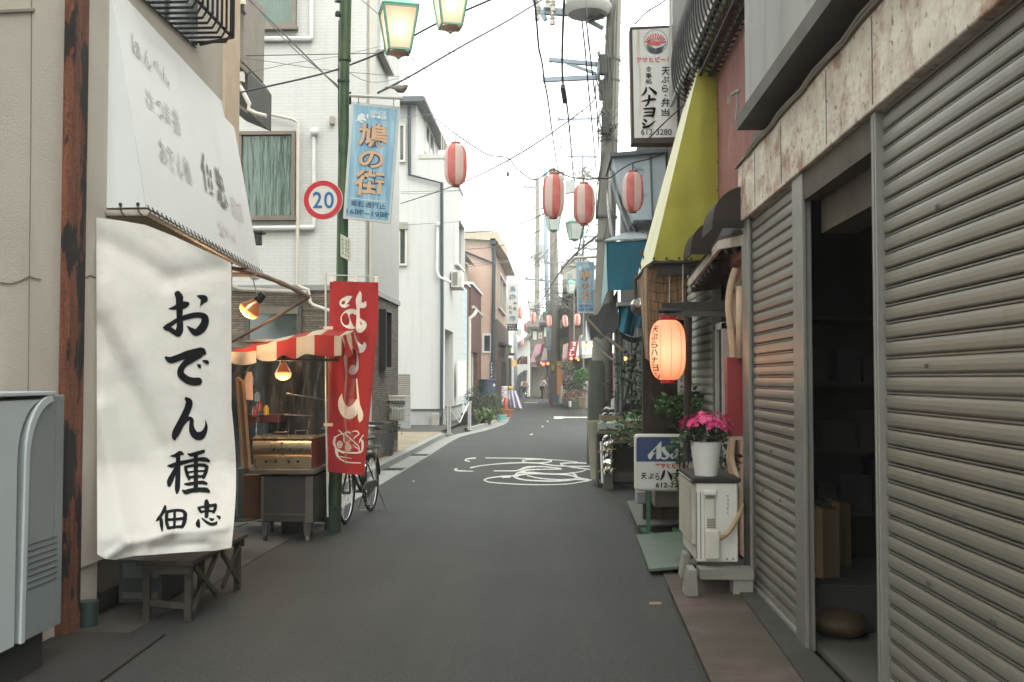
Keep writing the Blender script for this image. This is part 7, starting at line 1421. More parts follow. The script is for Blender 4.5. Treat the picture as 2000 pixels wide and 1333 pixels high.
THIN = [[(475, 113, 14), (640, 137, 14.5), (800, 153, 16), (900, 176, 18), (1060, 161, 19)], [(447, 152, 14), (560, 126, 14), (660, 110, 15), (780, 82, 16)], [(660, 128, 12), (720, 160, 14), (780, 153, 16), (900, 120, 18), (1000, 85, 19), (1110, 40, 19)], [(700, -5, 14), (760, 50, 15), (820, 130, 18), (900, 175, 22), (1010, 275, 30), (1050, 320, 36)],
        [(795, 105, 16), (870, 168, 18), (930, 208, 20), (1000, 290, 26), (1060, 340, 32)], [(780, 156, 20), (900, 157, 20), (1060, 152, 19.5), (1170, 146, 19)], [(782, 230, 30), (900, 218, 26), (1040, 203, 22), (1170, 190, 19)], [(915, 292, 30), (985, 272, 26), (1080, 240, 22), (1165, 208, 19)], [(918, 370, 42), (1000, 364, 38), (1068, 355, 34)],
        [(783, 375, 28), (900, 372, 30), (1040, 364, 34), (1100, 360, 36)], [(915, 415, 45), (990, 402, 40), (1062, 370, 36)], [(905, 433, 44), (980, 425, 40), (1065, 408, 35)], [(785, 440, 32), (840, 437, 32), (900, 433, 34), (1060, 415, 35)], [(905, 522, 52), (970, 515, 50), (1030, 507, 55), (1078, 500, 60)], [(905, 518, 52), (960, 512, 50), (1040, 505, 58), (1078, 497, 60)],
        [(783, 378, 25), (840, 378, 30), (903, 372, 34)], [(990, 560, 62), (1030, 530, 56), (1090, 470, 40), (1180, 380, 20)], [(995, 562, 62), (1040, 522, 56), (1110, 440, 36), (1178, 330, 20)], [(1000, 548, 70), (1060, 545, 64), (1120, 520, 50)], [(1140, 250, 22), (1090, 330, 34), (1060, 420, 52), (1045, 500, 75)], [(1120, 236, 22), (1078, 330, 36), (1050, 440, 56), (1035, 520, 80)],
        [(1098, 255, 24), (1092, 340, 36), (1085, 450, 62)], [(1062, 0, 17), (1075, 110, 19), (1092, 215, 22), (1100, 360, 34)], [(1145, 0, 17.5), (1150, 120, 18.5), (1162, 240, 24)], [(1250, 0, 16), (1237, 60, 15), (1232, 105, 14)], [(1270, 0, 14), (1266, 40, 14)], [(1180, 250, 18.6), (1215, 215, 16), (1232, 190, 14)], [(1185, 232, 18.6), (1215, 195, 16), (1232, 165, 14)], [(1188, 240, 18.6), (1222, 205, 16), (1232, 200, 14)], [(1060, 340, 30), (1085, 470, 45), (1075, 560, 70)]]
for t_ in THIN: cable('thin dark cable strung over the street among many alike', t_, .0045*max(1, sum(p[2] for p in t_)/len(t_)/15)**.75, CAB2, 'thin overhead cables')
for lab, t_, r in (('twisted cable bundle falling left of the transformer toward the lantern pair', [(1044, 0, 16), (1048, 40, 16.4), (1052, 90, 17), (1056, 110, 17.4), (1060, 130, 17.8), (1063, 158, 18), (1070, 195, 20), (1080, 270, 26), (1088, 322, 32), (1096, 370, 40)], .018), ('twisted cable bundle carrying a grey splice case', [(1102, 0, 15), (1099, 70, 16), (1098, 130, 17.5), (1100, 165, 18), (1108, 210, 20), (1114, 270, 24), (1119, 330, 30), (1122, 352, 32)], .020), ('heavy twin cable dropping from the transformer beside the utility pole', [(1136, 36, 18), (1143, 100, 18.3), (1150, 180, 19), (1158, 260, 22), (1164, 330, 28)], .015), ('second heavy cable dropping from the transformer beside the utility pole', [(1145, 40, 18), (1152, 100, 18.3), (1160, 170, 19), (1166, 215, 20), (1170, 300, 24)], .015), ('thick dark service cable slanting across the far concrete pole', [(1178, 452, 24), (1120, 500, 38), (1088, 540, 50), (1058, 588, 62), (1048, 600, 70)], .035), ('loose wavy cable below the right lantern of the pair', [(1141, 440, 20), (1134, 470, 24), (1128, 495, 28), (1120, 510, 34), (1105, 518, 40)], .018), ('thin loose cable below the right lantern of the pair', [(1150, 440, 20), (1143, 465, 24), (1136, 500, 30), (1128, 525, 36)], .012)): cable(lab, t_, r, CAB, 'heavy cable bundles')
mb = MB(); mb.bar(oY(1099, 169, 18), oY(1104, 200, 18.4), .085, .085); tag(mb.build('splice_case', M('splice_grey', '#3f423f', .7), bevel=.01), 'grey cable splice case hanging on a bundle left of the utility pole', 'splice case')
# ================================================================ big utility pole
Yq = 18.8; POLE = M('pole_concrete', '#7d7b72', .85, 0, .15, 2, .3, 60, streak=('#514f47', 3, .6))
up = thing('utility_pole', 'large leaning concrete utility pole at the right kerb with a tangle of cables', 'utility pole', (oZ(1166, 905).x, Yq, 0))
base = V((oY(1168, 880, Yq).x, Yq, 0)); ptop = oY(1202, -70, Yq)
mb = MB(); mb.tube([base, oY(1178, 640, Yq), oY(1190, 280, Yq), ptop], .18, 20, rs=[.195, .185, .155, .13]); mb.build('shaft', POLE, up, smooth=True)
mb = MB(); mb.tube([base, oY(1171, 705, Yq)], .215, 20, rs=[.215, .20]); mb.build('sleeve', M('pole_sleeve', '#42473f', .75, 0, .2, 3, .5, 80), up, smooth=True)
mb = MB()
for y in (118, 158, 276, 425, 470, 750, 870): p_ = oY(1202-(y+70)*.0357, y, Yq); mb.tube([p_-V((0, 0, .02)), p_+V((0, 0, .02))], .165 if y < 300 else .20, 16)
mb.each('band', M('band_grey', '#63665f', .6, .3), up, smooth=True)
mb = MB(); mb.bar(oY(1072, 117, Yq-.1), oY(1172, 127, Yq-.1), .08, .07); mb.bar(oY(1060, 157, Yq-.1), oY(1172, 152, Yq-.1), .08, .07); mb.bar(oY(1108, 124, Yq-.1), oY(1165, 145, Yq-.1), .05); mb.bar(oY(1040, -5, Yq), oY(1066, 40, Yq), .08); mb.bar(oY(1060, 22, Yq), oY(1180, 30, Yq), .10, .12); mb.bar(oY(1140, 36, Yq-.1), oY(1178, 56, Yq), .10, .05); mb.b2(oY(1166, 120, Yq).x, oY(1178, 120, Yq).x, Yq-.25, Yq-.15, oY(1166, 152, Yq).z, oY(1166, 122, Yq).z); mb.each('crossarm', M('crossarm_blue_grey', '#7c8b94', .5, .3), up)
mb = MB(); tc_ = oY(1148, 6, Yq-.3); mb.lathe([(0, -.22), (.36, -.22), (.44, -.1), (.44, -.06), (.38, -.04), (.38, .75), (.42, .78), (.4, .85), (0, .9)], tc_, 24); tf = mb.build('transformer', M('transformer_grey', '#9fa19b', .5, .1), up, smooth=True)
mb = MB()
for i in range(14): a = 2*math.pi*i/14; mb.bar(tc_+V((math.cos(a)*.385, math.sin(a)*.385, 0)), tc_+V((math.cos(a)*.385, math.sin(a)*.385, .7)), .03, .02)
mb.each('cooling_fin', M('transformer_grey', ''), tf)
mb = MB()
for x, y in ((1070, 4), (1080, 10), (1079, 36), (1048, 3), (1049, 27)):
    p_ = oY(x, y, Yq-.1); mb.lathe([(0, -.12), (.05, -.12), (.05, -.05), (.03, -.04), (.06, .0), (.03, .02), (.06, .06), (.03, .08), (.04, .12), (0, .13)], p_, 10)
mb.each('insulator', M('insulator_white', '#b5b2ab', .3), up, smooth=True)
mb = MB(); rr4 = random.Random(21)
def hank(mb, pts, n_, spread, r): 
    for _ in range(n_): mb.tube(cr([oY(x+rr4.gauss(0, spread), y+rr4.gauss(0, spread), Yq-.2-rr4.uniform(0, .15)) for x, y in pts], 4), r, 4)
hank(mb, [(1165, 100), (1176, 128), (1168, 160), (1178, 200), (1172, 240), (1180, 265)], 8, 4, .008); hank(mb, [(1186, 60), (1184, 130), (1188, 190), (1184, 235), (1192, 262), (1172, 268)], 7, 4.5, .009); hank(mb, [(1200, 0), (1196, 90), (1194, 170), (1191, 255)], 4, 2, .010); hank(mb, [(1178, 215), (1190, 235), (1180, 255), (1197, 245), (1172, 262)], 12, 6, .009); hank(mb, [(1206, -5), (1203, 110), (1199, 230), (1187, 420), (1177, 470)], 2, 1, .013); hank(mb, [(1180, 290), (1174, 330), (1168, 370), (1166, 430)], 5, 2.5, .014); hank(mb, [(1160, 15), (1152, 40), (1178, 30), (1190, 5)], 4, 3, .016)
mb.build('cable_tangle', M('tangle_dark', '#53554f', .8), up, smooth='all')
mb = MB(); pbox(mb, 1172, 105, 1186, 145, Yq-.34, .12); pbox(mb, 1176, 222, 1190, 262, Yq-.36, .14); pbox(mb, 1170, 155, 1180, 195, Yq-.3, .1); mb.each('junction_box', M('junction_dark', '#343733', .8), up, bevel=.02)
mb = MB()
for y in (42, 106, 172, 122, 140, 258): p_ = oY(1204-(y+70)*.036+3, y, Yq); mb.tube([p_, p_+V((.14, 0, 0)), p_+V((.14, 0, -.05)), p_+V((0, 0, -.05))], .009, 5)
mb.each('step_bolt', IRON, up)
# ---- other poles
def far_pole(label, pts, Y, r, arms=(), boxes=(), m=POLE, name='utility_pole', base=True):
    t = thing(name, label, 'utility pole', oY(*pts[0], Y)); P_ = [oY(x, y, Y) for x, y in pts]; P_[0].z = 0 if base else P_[0].z; mb = MB(); mb.tube(P_, r, 12, rs=[r*(1.1-.3*i/(len(P_)-1)) for i in range(len(P_))]); mb.build('shaft', m, t, smooth=True)
    if arms:
        mb = MB()
        for x0, y0, x1, y1, ins in arms:
            mb.bar(oY(x0, y0, Y-.2), oY(x1, y1, Y-.2), .09, .09)
            for i in range(ins): x = x0+(x1-x0)*(i+.1)/max(ins-.2, 1); y = y0+(y1-y0)*i/max(ins, 1); mb.bar(oY(x, y, Y-.2), oY(x, y-9*30/Y, Y-.2), .12, .12)
        mb.each('crossarm', M('crossarm_blue_grey', ''), t)
    if boxes:
        mb = MB()
        for x0, y0, x1, y1 in boxes: pbox(mb, x0, y0, x1, y1, Y-.5, .5)
        mb.each('equipment_box', M('equipment_grey', '#8e938f', .6), t)
    return t
far_pole('far concrete pole with a yellow sticker, beside the person with the bicycle', [(1086, 792), (1083, 600), (1081, 430), (1079, 330)], 60, .27, [(1063, 515, 1102, 512, 0), (1025, 545, 1080, 550, 2)])
st_ = MB(); pbox(st_, 1076.5, 713, 1082.5, 724.5, 59.6, .02); tag(st_.build('yellow_sticker', M('yellow_sticker', '#b5a82f', .6)), 'yellow notice wrapped on the far concrete pole', 'notice')
far_pole('slim distant pole with insulators left of the lantern pair', [(1048, 770), (1049, 560), (1050, 430), (1049, 350)], 100, .25, [(1010, 479, 1050, 477, 3), (1020, 500, 1075, 505, 0)], [(1052, 478, 1072, 505)])
far_pole('nearer grey pole top carrying switch boxes behind the lantern pair', [(1077, 780), (1066, 500), (1065, 326)], 66, .15, [(1024, 366, 1060, 368, 3), (1036, 407, 1062, 407, 0)], [(1074, 335, 1103, 350), (1104, 352, 1112, 378), (1112, 350, 1124, 376)], M('pole_blue_grey', '#8d9aa2', .5, .2))
far_pole('slender pole with crossarms left of the big utility pole', [(1139, 700), (1139, 420), (1138, 300)], 51.3, .045, [(1088, 234, 1170, 232, 3), (1108, 306, 1168, 307, 0), (1118, 463, 1165, 463, 0), (1120, 485, 1165, 487, 0)], (), M('pole_dull', '#6f6f68', .7))
rr5 = random.Random(4)
mb = MB()
for cx, cy, n_, s_ in ((1131, 330, 50, 14), (1138, 345, 34, 10), (1112, 505, 50, 12), (1045, 508, 36, 10), (1075, 585, 44, 16), (1046, 600, 30, 12), (1062, 560, 36, 18), (1095, 565, 36, 14), (1105, 600, 30, 14), (1130, 480, 26, 10)):
    for _ in range(n_):
        x, y = cx+rr5.gauss(0, s_), cy+rr5.gauss(0, s_*.5); a = rr5.uniform(-.9, .9); L = rr5.uniform(6, 22); Y = 44+rr5.uniform(0, 14)
        mb.tube(cr([oY(x, y, Y), oY(x+L*.5*math.cos(a), y+L*.5*math.sin(a)+2, Y), oY(x+L*math.cos(a), y+L*math.sin(a), Y)], 3), .018, 4)
tag(mb.build('tangled_wires', M('tangle_grey', '#63645f', .8)), 'tangle of loose far-off drop wires around the distant poles', 'wires', None, 'stuff')
# unlit street lanterns
for lab, px, py, Y, s, rz in (('unlit green street lantern half hidden behind the left lantern of the pair', 1081, 418, 27, .36, .2), ('unlit green street lantern below the right lantern of the pair', 1122, 436, 27, .36, .35), ('unlit green street lantern above the distant shops beside the second blue sign', 1115, 554, 46, .36, .3), ('far unlit green street lantern left of the far pole', 1049, 606, 66, .36, .2), ('far unlit green street lantern just left of the far pole and above its lanterns', 1066, 612, 66, .36, .3), ('tiny unlit green street lantern beside the black and white shop sign', 1014, 645, 80, .36, .2)):
    street_lantern('street_lantern', lab, oY(px, py, Y), s, False, 'street lanterns', rz=rz)
s2 = street_sign('second blue street sign, farther off, hanging left of the big utility pole', ((1124, 511), (1161, 511), (1161, 612), (1128, 612)), 25)
mb = MB(); mb.tube([oY(1121, 504, 25), oY(1166, 502, 25)], .035, 8); mb.build('top_bar', ALUW, s2, smooth=True)
s3_ = street_sign('third, very small blue street sign on the far concrete pole', ((1066.5, 640), (1077, 640), (1076, 683), (1066.5, 683)), 58)
# ================================================================ right-hand middle distance
GALV = M('pale_blue_sheet', '#a9b6bc', .5, .1, .06, 1.5, streak=('#84919a', 2, .4))
pbx = thing('sign_box', 'pale blue-grey sheet-metal sign box with faded letters behind the red lantern', 'sign box', oY(1245, 370, 15))
mb = MB(); mb.slab([oY(1195, 302, 15), oY(1300, 296, 15), oY(1300, 428, 15), oY(1238, 430, 15), oY(1213, 370, 15)], (0, 1.2, 0)); mb.build('sheet', GALV, pbx)
mb = MB(); mb.slab([oY(1190, 299, 14.9), oY(1302, 290, 14.9), oY(1302, 297, 14.9), oY(1192, 306, 14.9)], (0, 1.5, 0)); mb.tube([oY(1270, 300, 14.95), oY(1275, 432, 14.95)], .015, 6); mb.build('edge_trim', M('trim_slate', '#4c565c', .5), pbx)
mb = MB()
for st in ([(1238, 324, 1.5), (1241, 331, 1.5), (1252, 326, 1.5)], [(1240, 336, 1.2), (1250, 332, 1.5), (1257, 332, 1.5)], [(1257, 332, 1.5), (1252, 345, 1.5)], [(1256, 376, 2), (1260, 383, 2.5), (1265, 381, 1.5)], [(1254, 396, 1.5), (1260, 398, 1.5)]): stroke(mb, st, lambda x, y: oY(x, y, 14.985), 1., 3); mb.build('faded_lettering', M('faded_blue_print', '#8da7b5', .6), pbx)
mb = MB(); mb.grid(lambda u, v: oY(1187+8*v+(28+34*v)*u-6*math.sin(v*3), 322+36*u*(1-v)+150*v, 15.6+.18*math.sin(u*15+v*4)+.1*math.sin(u*33-v*7)), 40, 26)
n = NT('clear_plastic_sheeting'); n.b.inputs['Base Color'].default_value = (.42, .43, .42, 1); n.b.inputs['Roughness'].default_value = .22; n.b.inputs['Specular IOR Level'].default_value = .9; n.bump(n.noise(6, 5, n.coord((3, 1, .5))), .8, .05); tr = n.n('BsdfTransparent'); mx = n.n('MixShader'); mx.inputs[0].default_value = .45; n.l(n.b.outputs[0], mx.inputs[1]); n.l(tr.outputs[0], mx.inputs[2]); n.l(mx.outputs[0], n.out.inputs[0])
tag(mb.build('plastic_sheet', n.m, smooth='all'), 'crumpled clear plastic sheeting hanging behind the utility pole', 'sheet')
TEAL = cloth('teal_tarpaulin', '#286a7e', .2, .7, stain=('#3f7f90', 3, .55, (1, 1, .4), .5)); TEALL = cloth('pale_teal_edge', '#8fb0b3', .1, .7)
tw = thing('teal_awning', 'teal canvas awning behind the lantern row, larger and upper of two', 'awning', oY(1220, 520, 14)); 
mb = MB(); mb.slab([oY(1184, 473, 14), oY(1262, 470, 14), oY(1262, 500, 14), oY(1237, 566, 14), oY(1187, 568, 14)], (0, .02, 0)); mb.build('side_panel', TEAL, tw)
mb = MB(); mb.slab([oY(1184, 473, 14), oY(1182, 480, 15.2), oY(1174, 600, 15.2), oY(1187, 568, 14)], (.01, 0, 0)); mb.build('front_panel', TEALL, tw)
mb = MB(); mb.slab([oY(1180, 472, 13.98), oY(1264, 468, 13.98), oY(1264, 460, 15), oY(1235, 452, 16), oY(1200, 466, 15)], (0, 0, .02)); mb.build('top_cover', M('pale_grey_cover', '#8b979b', .5), tw)
tw2 = thing('teal_awning', 'lower teal canvas awning sagging above the vegetable stall', 'awning', oY(1235, 620, 14.6)); mb = MB(); mb.grid(lambda u, v: oY(1207+56*u+3*v, 598+50*v+(6*math.sin(u*3.1)+8*u*(1-u))*v*(-1 if u > .5 else 1), 14.6+.06*math.sin(u*12+v*3)), 24, 10); mb.build('cloth', TEAL, tw2, smooth='all')
mb = MB(); mb.grid(lambda u, v: oY(1214+50*u, 650+10*math.sin(u*3.14)+10*v, 14.7), 16, 3); mb.build('rolled_edge', cloth('navy_tarp', '#1c2d38', .2), tw2, smooth='all')
mb = MB(); pbox(mb, 1206, 590, 1250, 597, 14.4, .3); tag(mb.build('shutter_rail', ALUW), 'pale metal rail between the two teal awnings', 'rail')
mb = MB(); mb.grid(lambda u, v: V(oY(1148, 622, 17).lerp(oY(1207, 568, 14.6), u).lerp(oY(1154, 662, 17).lerp(oY(1208, 640, 14.6), u), v))+V((0, .05*math.sin(u*9), .03*math.sin(u*14+v*5)+(-.05*math.sin(u*3.14)))), 24, 10); tag(mb.build('dark_tarpaulin', cloth('charcoal_tarp', '#1d2123', .2, .7), smooth='all'), 'charcoal tarpaulin slung out toward the utility pole', 'tarpaulin')
mb = MB(); mb.tube([oY(1148, 623, 17), oY(1175, 652, 16), oY(1222, 688, 14.5)], .03, 6); tag(mb.build('tarp_pole', M('rusty_pole', '#4a3a31', .8)), 'brown pole propping the charcoal tarpaulin', 'pole')
mb = MB(); mb.tube([oY(1156, 661, 17), oY(1180, 690, 16), oY(1205, 710, 15), oY(1213, 712, 15)], .02, 6); tag(mb.build('tarp_strut', BLK), 'thin black strut below the charcoal tarpaulin', 'pole')
# dark shop row behind the stall
rs2 = thing('dark_shop', 'dark open-fronted wooden shop behind the vegetable stall and utility pole', 'shop', (1.4, 17, 0))
x0 = oY(1196, 700, 17.5).x
mb = MB(); mb.b2(1.25, 5, 14.8, 15.0, 0, 3.6); mb.b2(1.55, 1.6, 15.0, 26, 0, 3.2); mb.b2(1.62, 5, 15.0, 26, 3.2, 6.2); mb.b2(1.62, 5, 12.1, 14.9, 2.6, 6.2); mb.b2(1.62, 1.7, 11.1, 14.8, 0, 2.6); mb.build('wall', M('dark_timber', '#25221d', .85, 0, .35, 2, streak=('#4b4438', 7, .6)), rs2)
mb = MB()
for y in (15.2, 17, 19, 22, 25.5): mb.b2(1.5, 1.6, y, y+.1, 0, 3.2)
for x, c in ((1203, 0), (1212, 0)): a = oY(x, 700, 15.4); mb.tube([(a.x, 15.4, 0), (a.x, 15.4, 2.6)], .03, 6)
mb.each('post', M('pale_post', '#6f7672', .7), rs2)
mb = MB(); mb.tube([oY(1246, 660, 14.7), oY(1238, 710, 14.7), oY(1216, 800, 14.7)], .02, 6); mb.tube([oY(1234, 640, 14.6), oY(1233, 790, 14.6)], .012, 5); mb.each('leaning_pole', M('pole_dark_brown', '#2b2925', .8), rs2)  # two thin poles in one dark brown
mb = MB(); mb.grid(lambda u, v: oY(1193+12*u, 690+90*v, 18+.2*math.sin(u*8)), 8, 8); mb.build('pink_curtain', cloth('floral_pink', '#b08a8c', .3, .8), rs2, smooth='all')
mb = MB(); pbox(mb, 1205, 664, 1219, 805, 16.2, .06); mb.build('glass_door', M('pale_door_glass', '#8b9898', .3, 0, .2), rs2)
shrub('tall leafy bush behind the vegetable stall', 1262, 730, 13.6, (.28, .3, .45), 420, .09, LEAFD, True, 'bush'); shrub('thin branches and leaves right of the utility pole', 1205, 745, 15.2, (.14, .2, .4), 90, .06, LEAF, True, 'bush')
shrub('leafy clump leaning over the right edge of the vegetable stall', 1250, 800, 13.0, (.14, .15, .12), 90, .06, LEAFD, False)
# ---- vegetable stall
Yv2 = 14.6; vs_ = thing('vegetable_stall', 'worn wooden street stall with a foil-wrapped leg by the utility pole', 'stall', (1.0, Yv2, 0))
STW = M('stall_wood', '#5b5548', .85, 0, .25, 5, .4)
Xa, Xb_, Za, Zb = rectY(1166, 842, 1272, 846, Yv2)
mb = MB(); mb.b2(Xa, Xb_, Yv2, Yv2+1.1, Zb-.05, Zb); mb.b2(Xa+.18, Xb_, Yv2+.02, Yv2+.05, Zb-.18, Zb-.05); mb.build('table_top', STW, vs_, bevel=.006)
mb = MB(); Xc0, Xc1, _, _ = rectY(1168, 842, 1180, 846, Yv2+.3); mb.b2(Xa, Xa+.03, Yv2+.1, Yv2+1.0, 0.02, Zb-.05); mb.b2(Xa+.2, Xb_-.02, Yv2+.5, Yv2+.55, 0, Zb-.05); mb.build('side_board', M('stall_board', '#3d3a31', .85, 0, .3, 4, .4), vs_)
a, b, c_, d = rectY(1178, 918, 1197, 944, Yv2-.05); mb = MB(); mb.b2(a, b, Yv2-.05, Yv2+.05, 0, .62); mb.build('leg', M('leg_green_grey', '#4c4f42', .8), vs_)
mb = MB()
def foil(u, v):
    ang = u*2*math.pi; p_ = V((math.cos(ang), math.sin(ang), v*4)); nn = noise.noise(V((p_.x*2.2, p_.y*2.2, v*9)))*.022
    sx = .075+nn; return V(((a+b)/2+math.copysign(min(abs(math.cos(ang))**.5, 1), math.cos(ang))*sx, Yv2+math.copysign(abs(math.sin(ang))**.5, math.sin(ang))*sx, .2+.56*v))
mb.grid(foil, 36, 44); mb.build('foil_wrap', M('aluminium_foil', '#c9c9c6', .22, 1., .05), vs_)
mb = MB(); mb.tube([oY(1174, 863, Yv2-.12), oY(1177, 944, Yv2-.12)], .018, 8); mb.build('white_stick', WPAINT, vs_, smooth=True)
mb = MB()
for y in (880, 918): mb.tube([oY(1168, y+4, Yv2-.14), oY(1175, y, Yv2-.15), oY(1198, y-2, Yv2-.13), oY(1203, y-3, Yv2-.1)], .007, 5)
mb.each('yellow_string', M('yellow_string', '#a8904a', .7), vs_)
mb = MB(); pbox(mb, 1197, 922, 1240, 943, 14.9, .5); tag(mb.build('low_crate', M('crate_dark', '#45443b', .85, 0, .2), bevel=.02), 'low dark crate on the road under the vegetable stall', 'crate')
mb = MB(); c = oY(1165, 880, 15.2); mb.lathe([(0, -.42), (.09, -.42), (.13, .36), (.15, .4), (.15, .44), (.12, .44), (.11, .36), (.0, .3)], c, 18); tag(mb.build('grey_bucket', M('khaki_plastic', '#7b7867', .7, 0, .15), smooth=True), 'tall khaki plastic pot hung on the road side of the vegetable stall', 'pot')
def tray(label, x0, y0, x1, y1, Y, dep, m, contents=(), group='trays on the vegetable stall'):
    a, b, c_, d = rectY(x0, y0, x1, y1, Y); t = thing('produce_tray', label, 'tray', ((a+b)/2, Y, c_), group); mb = MB(); mb.slab([(a+.02, Y+.02, c_), (b-.02, Y+.02, c_), (b-.02, Y+dep-.02, c_), (a+.02, Y+dep-.02, c_)], (0, 0, .008)); 
    for q_ in (((a, Y), (b, Y)), ((b, Y), (b, Y+dep)), ((b, Y+dep), (a, Y+dep)), ((a, Y+dep), (a, Y))):
        (xa, ya1), (xb, yb1) = q_; mb.bar((xa, ya1, (c_+d)/2), (xb, yb1, (c_+d)/2), .012, d-c_)
    mb.build('tray', m, t)
    if contents:
        mb = MB()
        for i in range(26): mb.ball((rr5.uniform(a+.04, b-.04), rr5.uniform(Y+.04, Y+dep-.04), d+rr5.uniform(-.02, .02)), rr5.uniform(.018, .034), rr5.randrange(len(contents)), 6, (1.4, 1, .7))
        mb.build('produce', list(contents), t)
    return t
PG = M('produce_green', '#5f8c4e', .6); PW = M('produce_white', '#b4b6ae', .6); PR_ = M('produce_red', '#9c2f3a', .6); PD = M('produce_dark', '#3d3f45', .6)
TRW = M('tray_brown', '#7a6a58', .6); TRG = M('tray_grey', '#8f9291', .5)
tray('front left grey-rimmed tray of small packed vegetables', 1170, 828, 1219, 839, Yv2+.02, .34, TRG, (PG, PW, PD)); tray('white-edged shallow tray behind the front one', 1173, 812, 1222, 822, Yv2+.45, .3, TRW, (PW, PD)); tray('dark tray at the back left holding a red item', 1177, 800, 1212, 806, Yv2+.8, .25, M('tray_black', '#2c2d2d', .6), (PD, PR_, PW)); tray('right-hand brown crate with green-capped jars', 1223, 822, 1262, 838, Yv2+.1, .4, TRW, (PG, PW)); tray('upper right crate with a red bag', 1228, 808, 1270, 820, Yv2+.55, .35, TRW, (PR_, PW))
mb = MB(); mb.slab([oY(1210, 805, 15.5), oY(1223, 788, 15.5), oY(1256, 790, 15.5), oY(1262, 806, 15.5)], (0, .03, 0)); tag(mb.build('tilted_lid', M('lid_black', '#1f2021', .6)), 'black tilted lid at the back of the vegetable stall', 'lid')
c = oY(1190, 812, Yv2+.9)
# ================================================================ distant right-hand shops
DW = M('old_dark_wall', '#4a443a', .85, 0, .3, 1.2, streak=('#2c2822', 2, .7)); DW2 = M('old_grey_wall', '#6b675c', .85, 0, .25, 1, streak=('#403d35', 2, .7)); DW3 = M('pale_far_wall', '#9b988e', .85, 0, .15, 1)
def shop_box(label, x0, x1, ytop, Y, depth, m, roofm=None, name='shop', dark=True, yb_=None):
    a = oY(x0, ytop, Y); b = oY(x1, ytop, Y); t = thing(name, label, 'shop', ((a.x+b.x)/2, Y, 0))
    mb = MB(); mb.b2(a.x, b.x, Y, Y+depth, 2.6 if dark else 0, a.z)
    if dark: mb.b2(a.x+.1, b.x, Y+1.2, Y+1.3, 0, 2.6); mb.b2(a.x, a.x+.14, Y, Y+depth, 0, 2.6)
    mb.build('wall', m, t); mb = MB(); mb.slab([(a.x-.35, Y-.5, a.z-.15), (a.x-.35, Y-.5, a.z), (b.x+.1, Y-.5, a.z+.0), (b.x+.1, Y-.5, a.z-.15)], (0, depth+.6, 0)); mb.slab([(a.x-.35, Y-.45, a.z), (b.x, Y-.45, a.z), (b.x, Y+depth*.5, a.z+.9), (a.x-.35, Y+depth*.5, a.z+.9)], (0, 0, .06)); mb.build('roof', roofm or M('far_roof', '#3f3b37', .8), t); return t
sA = shop_box('nearest dark wooden house of the distant right row, right of the second blue sign', 1112, 1180, 566, 52, 9, DW); sB = shop_box('distant grey-brown house behind the far concrete pole', 1085, 1114, 600, 62, 9, DW2); sC = shop_box('distant timber house left of the far concrete pole with white window frames', 1062, 1087, 632, 79, 9, DW); sD = shop_box('farthest small dark house in the right-hand row', 1034, 1064, 640, 92, 12, DW2)
win_y(sC, 1063, 640, 1071, 658, 79, WPAINT, GLASSD, .12); win_y(sD, 1041, 648, 1048, 664, 92, WPAINT, GLASSD, .15); win_y(sD, 1034.5, 645, 1037, 690, 92, WPAINT, GLASSD, .1); win_y(sD, 1052, 650, 1059, 662, 92, PIPEW, GLASSD, .12); win_y(sB, 1094, 625, 1106, 650, 62, PIPEW, GLASSD, .12); win_y(sA, 1118, 600, 1136, 640, 52, WOOD, GLASSD, .1); win_y(sA, 1140, 590, 1152, 640, 52, WOOD, GLASSD, .1)
mb = MB()
for x in (1121,): mb.tube([oY(x, 560, 51.6), oY(x, 700, 51.6)], .03, 6)
mb.build('downpipe', PIPEG, sA, smooth=True)
mb = MB(); mb.slab([oY(1087, 664, 60), oY(1112, 656, 56), oY(1112, 636, 56), oY(1087, 645, 60)], (0, .4, 0)); mb.build('shop_hood', M('hood_black', '#26231f', .8), sB)
def awning_box(label, pts, Y, proj, m, group=None, txt=None, txm=None):
    """sloping shop awning: pts = top-left, top-right, bottom-right, bottom-left (near edge), depth proj"""
    t = thing('shop_awning', label, 'awning', oY(sum(p[0] for p in pts)/4, sum(p[1] for p in pts)/4, Y), group); tl, tr_, br, bl = pts
    A, B, C, D = oY(*tl, Y+proj), oY(*tr_, Y+proj), oY(*br, Y), oY(*bl, Y); mb = MB(); mb.slab([A, B, C, D], (0, .05, -.03)); mb.slab([D, C, C+V((0, 0, -.18)), D+V((0, 0, -.18))], (0, .03, 0)); mb.build('canvas', m, t)
    if txt:
        mb = MB(); n_ = len(txt); pl = plane(A, B, D)
        for i, ch in enumerate(txt): f0 = (i+.12)/n_; f1 = (i+.92)/n_; q_ = [(tl[0]*(1-f)+bl[0]*f)*(1-u)+(tr_[0]*(1-f)+br[0]*f)*u for f, u in ((f0, .25), (f0, .8), (f1, .8), (f1, .25))]; y_ = [tl[1]*(1-f)+bl[1]*f for f in (f0, f0, f1, f1)]; text(mb, ch, tuple(zip(q_, y_)), lambda x, y: onp(x, y, pl, .03), .03)
        mb.build('lettering', WPAINT, t)
    return t
def striped(name, c1, c2, sc_):
    n = NT(name); sp = n.n('SeparateXYZ'); n.l(n.tc.outputs['Object'], sp.inputs[0]); m_ = n.n('Math', operation='MULTIPLY'); n.l(sp.outputs[0], m_.inputs[0]); m_.inputs[1].default_value = sc_; f = n.n('Math', operation='FRACT'); n.l(m_.outputs[0], f.inputs[0]); g_ = n.n('Math', operation='GREATER_THAN'); n.l(f.outputs[0], g_.inputs[0]); g_.inputs[1].default_value = .5; n.col(n.mix(g_.outputs[0], hx(c1), hx(c2))); n.b.inputs['Roughness'].default_value = .85; return n.m
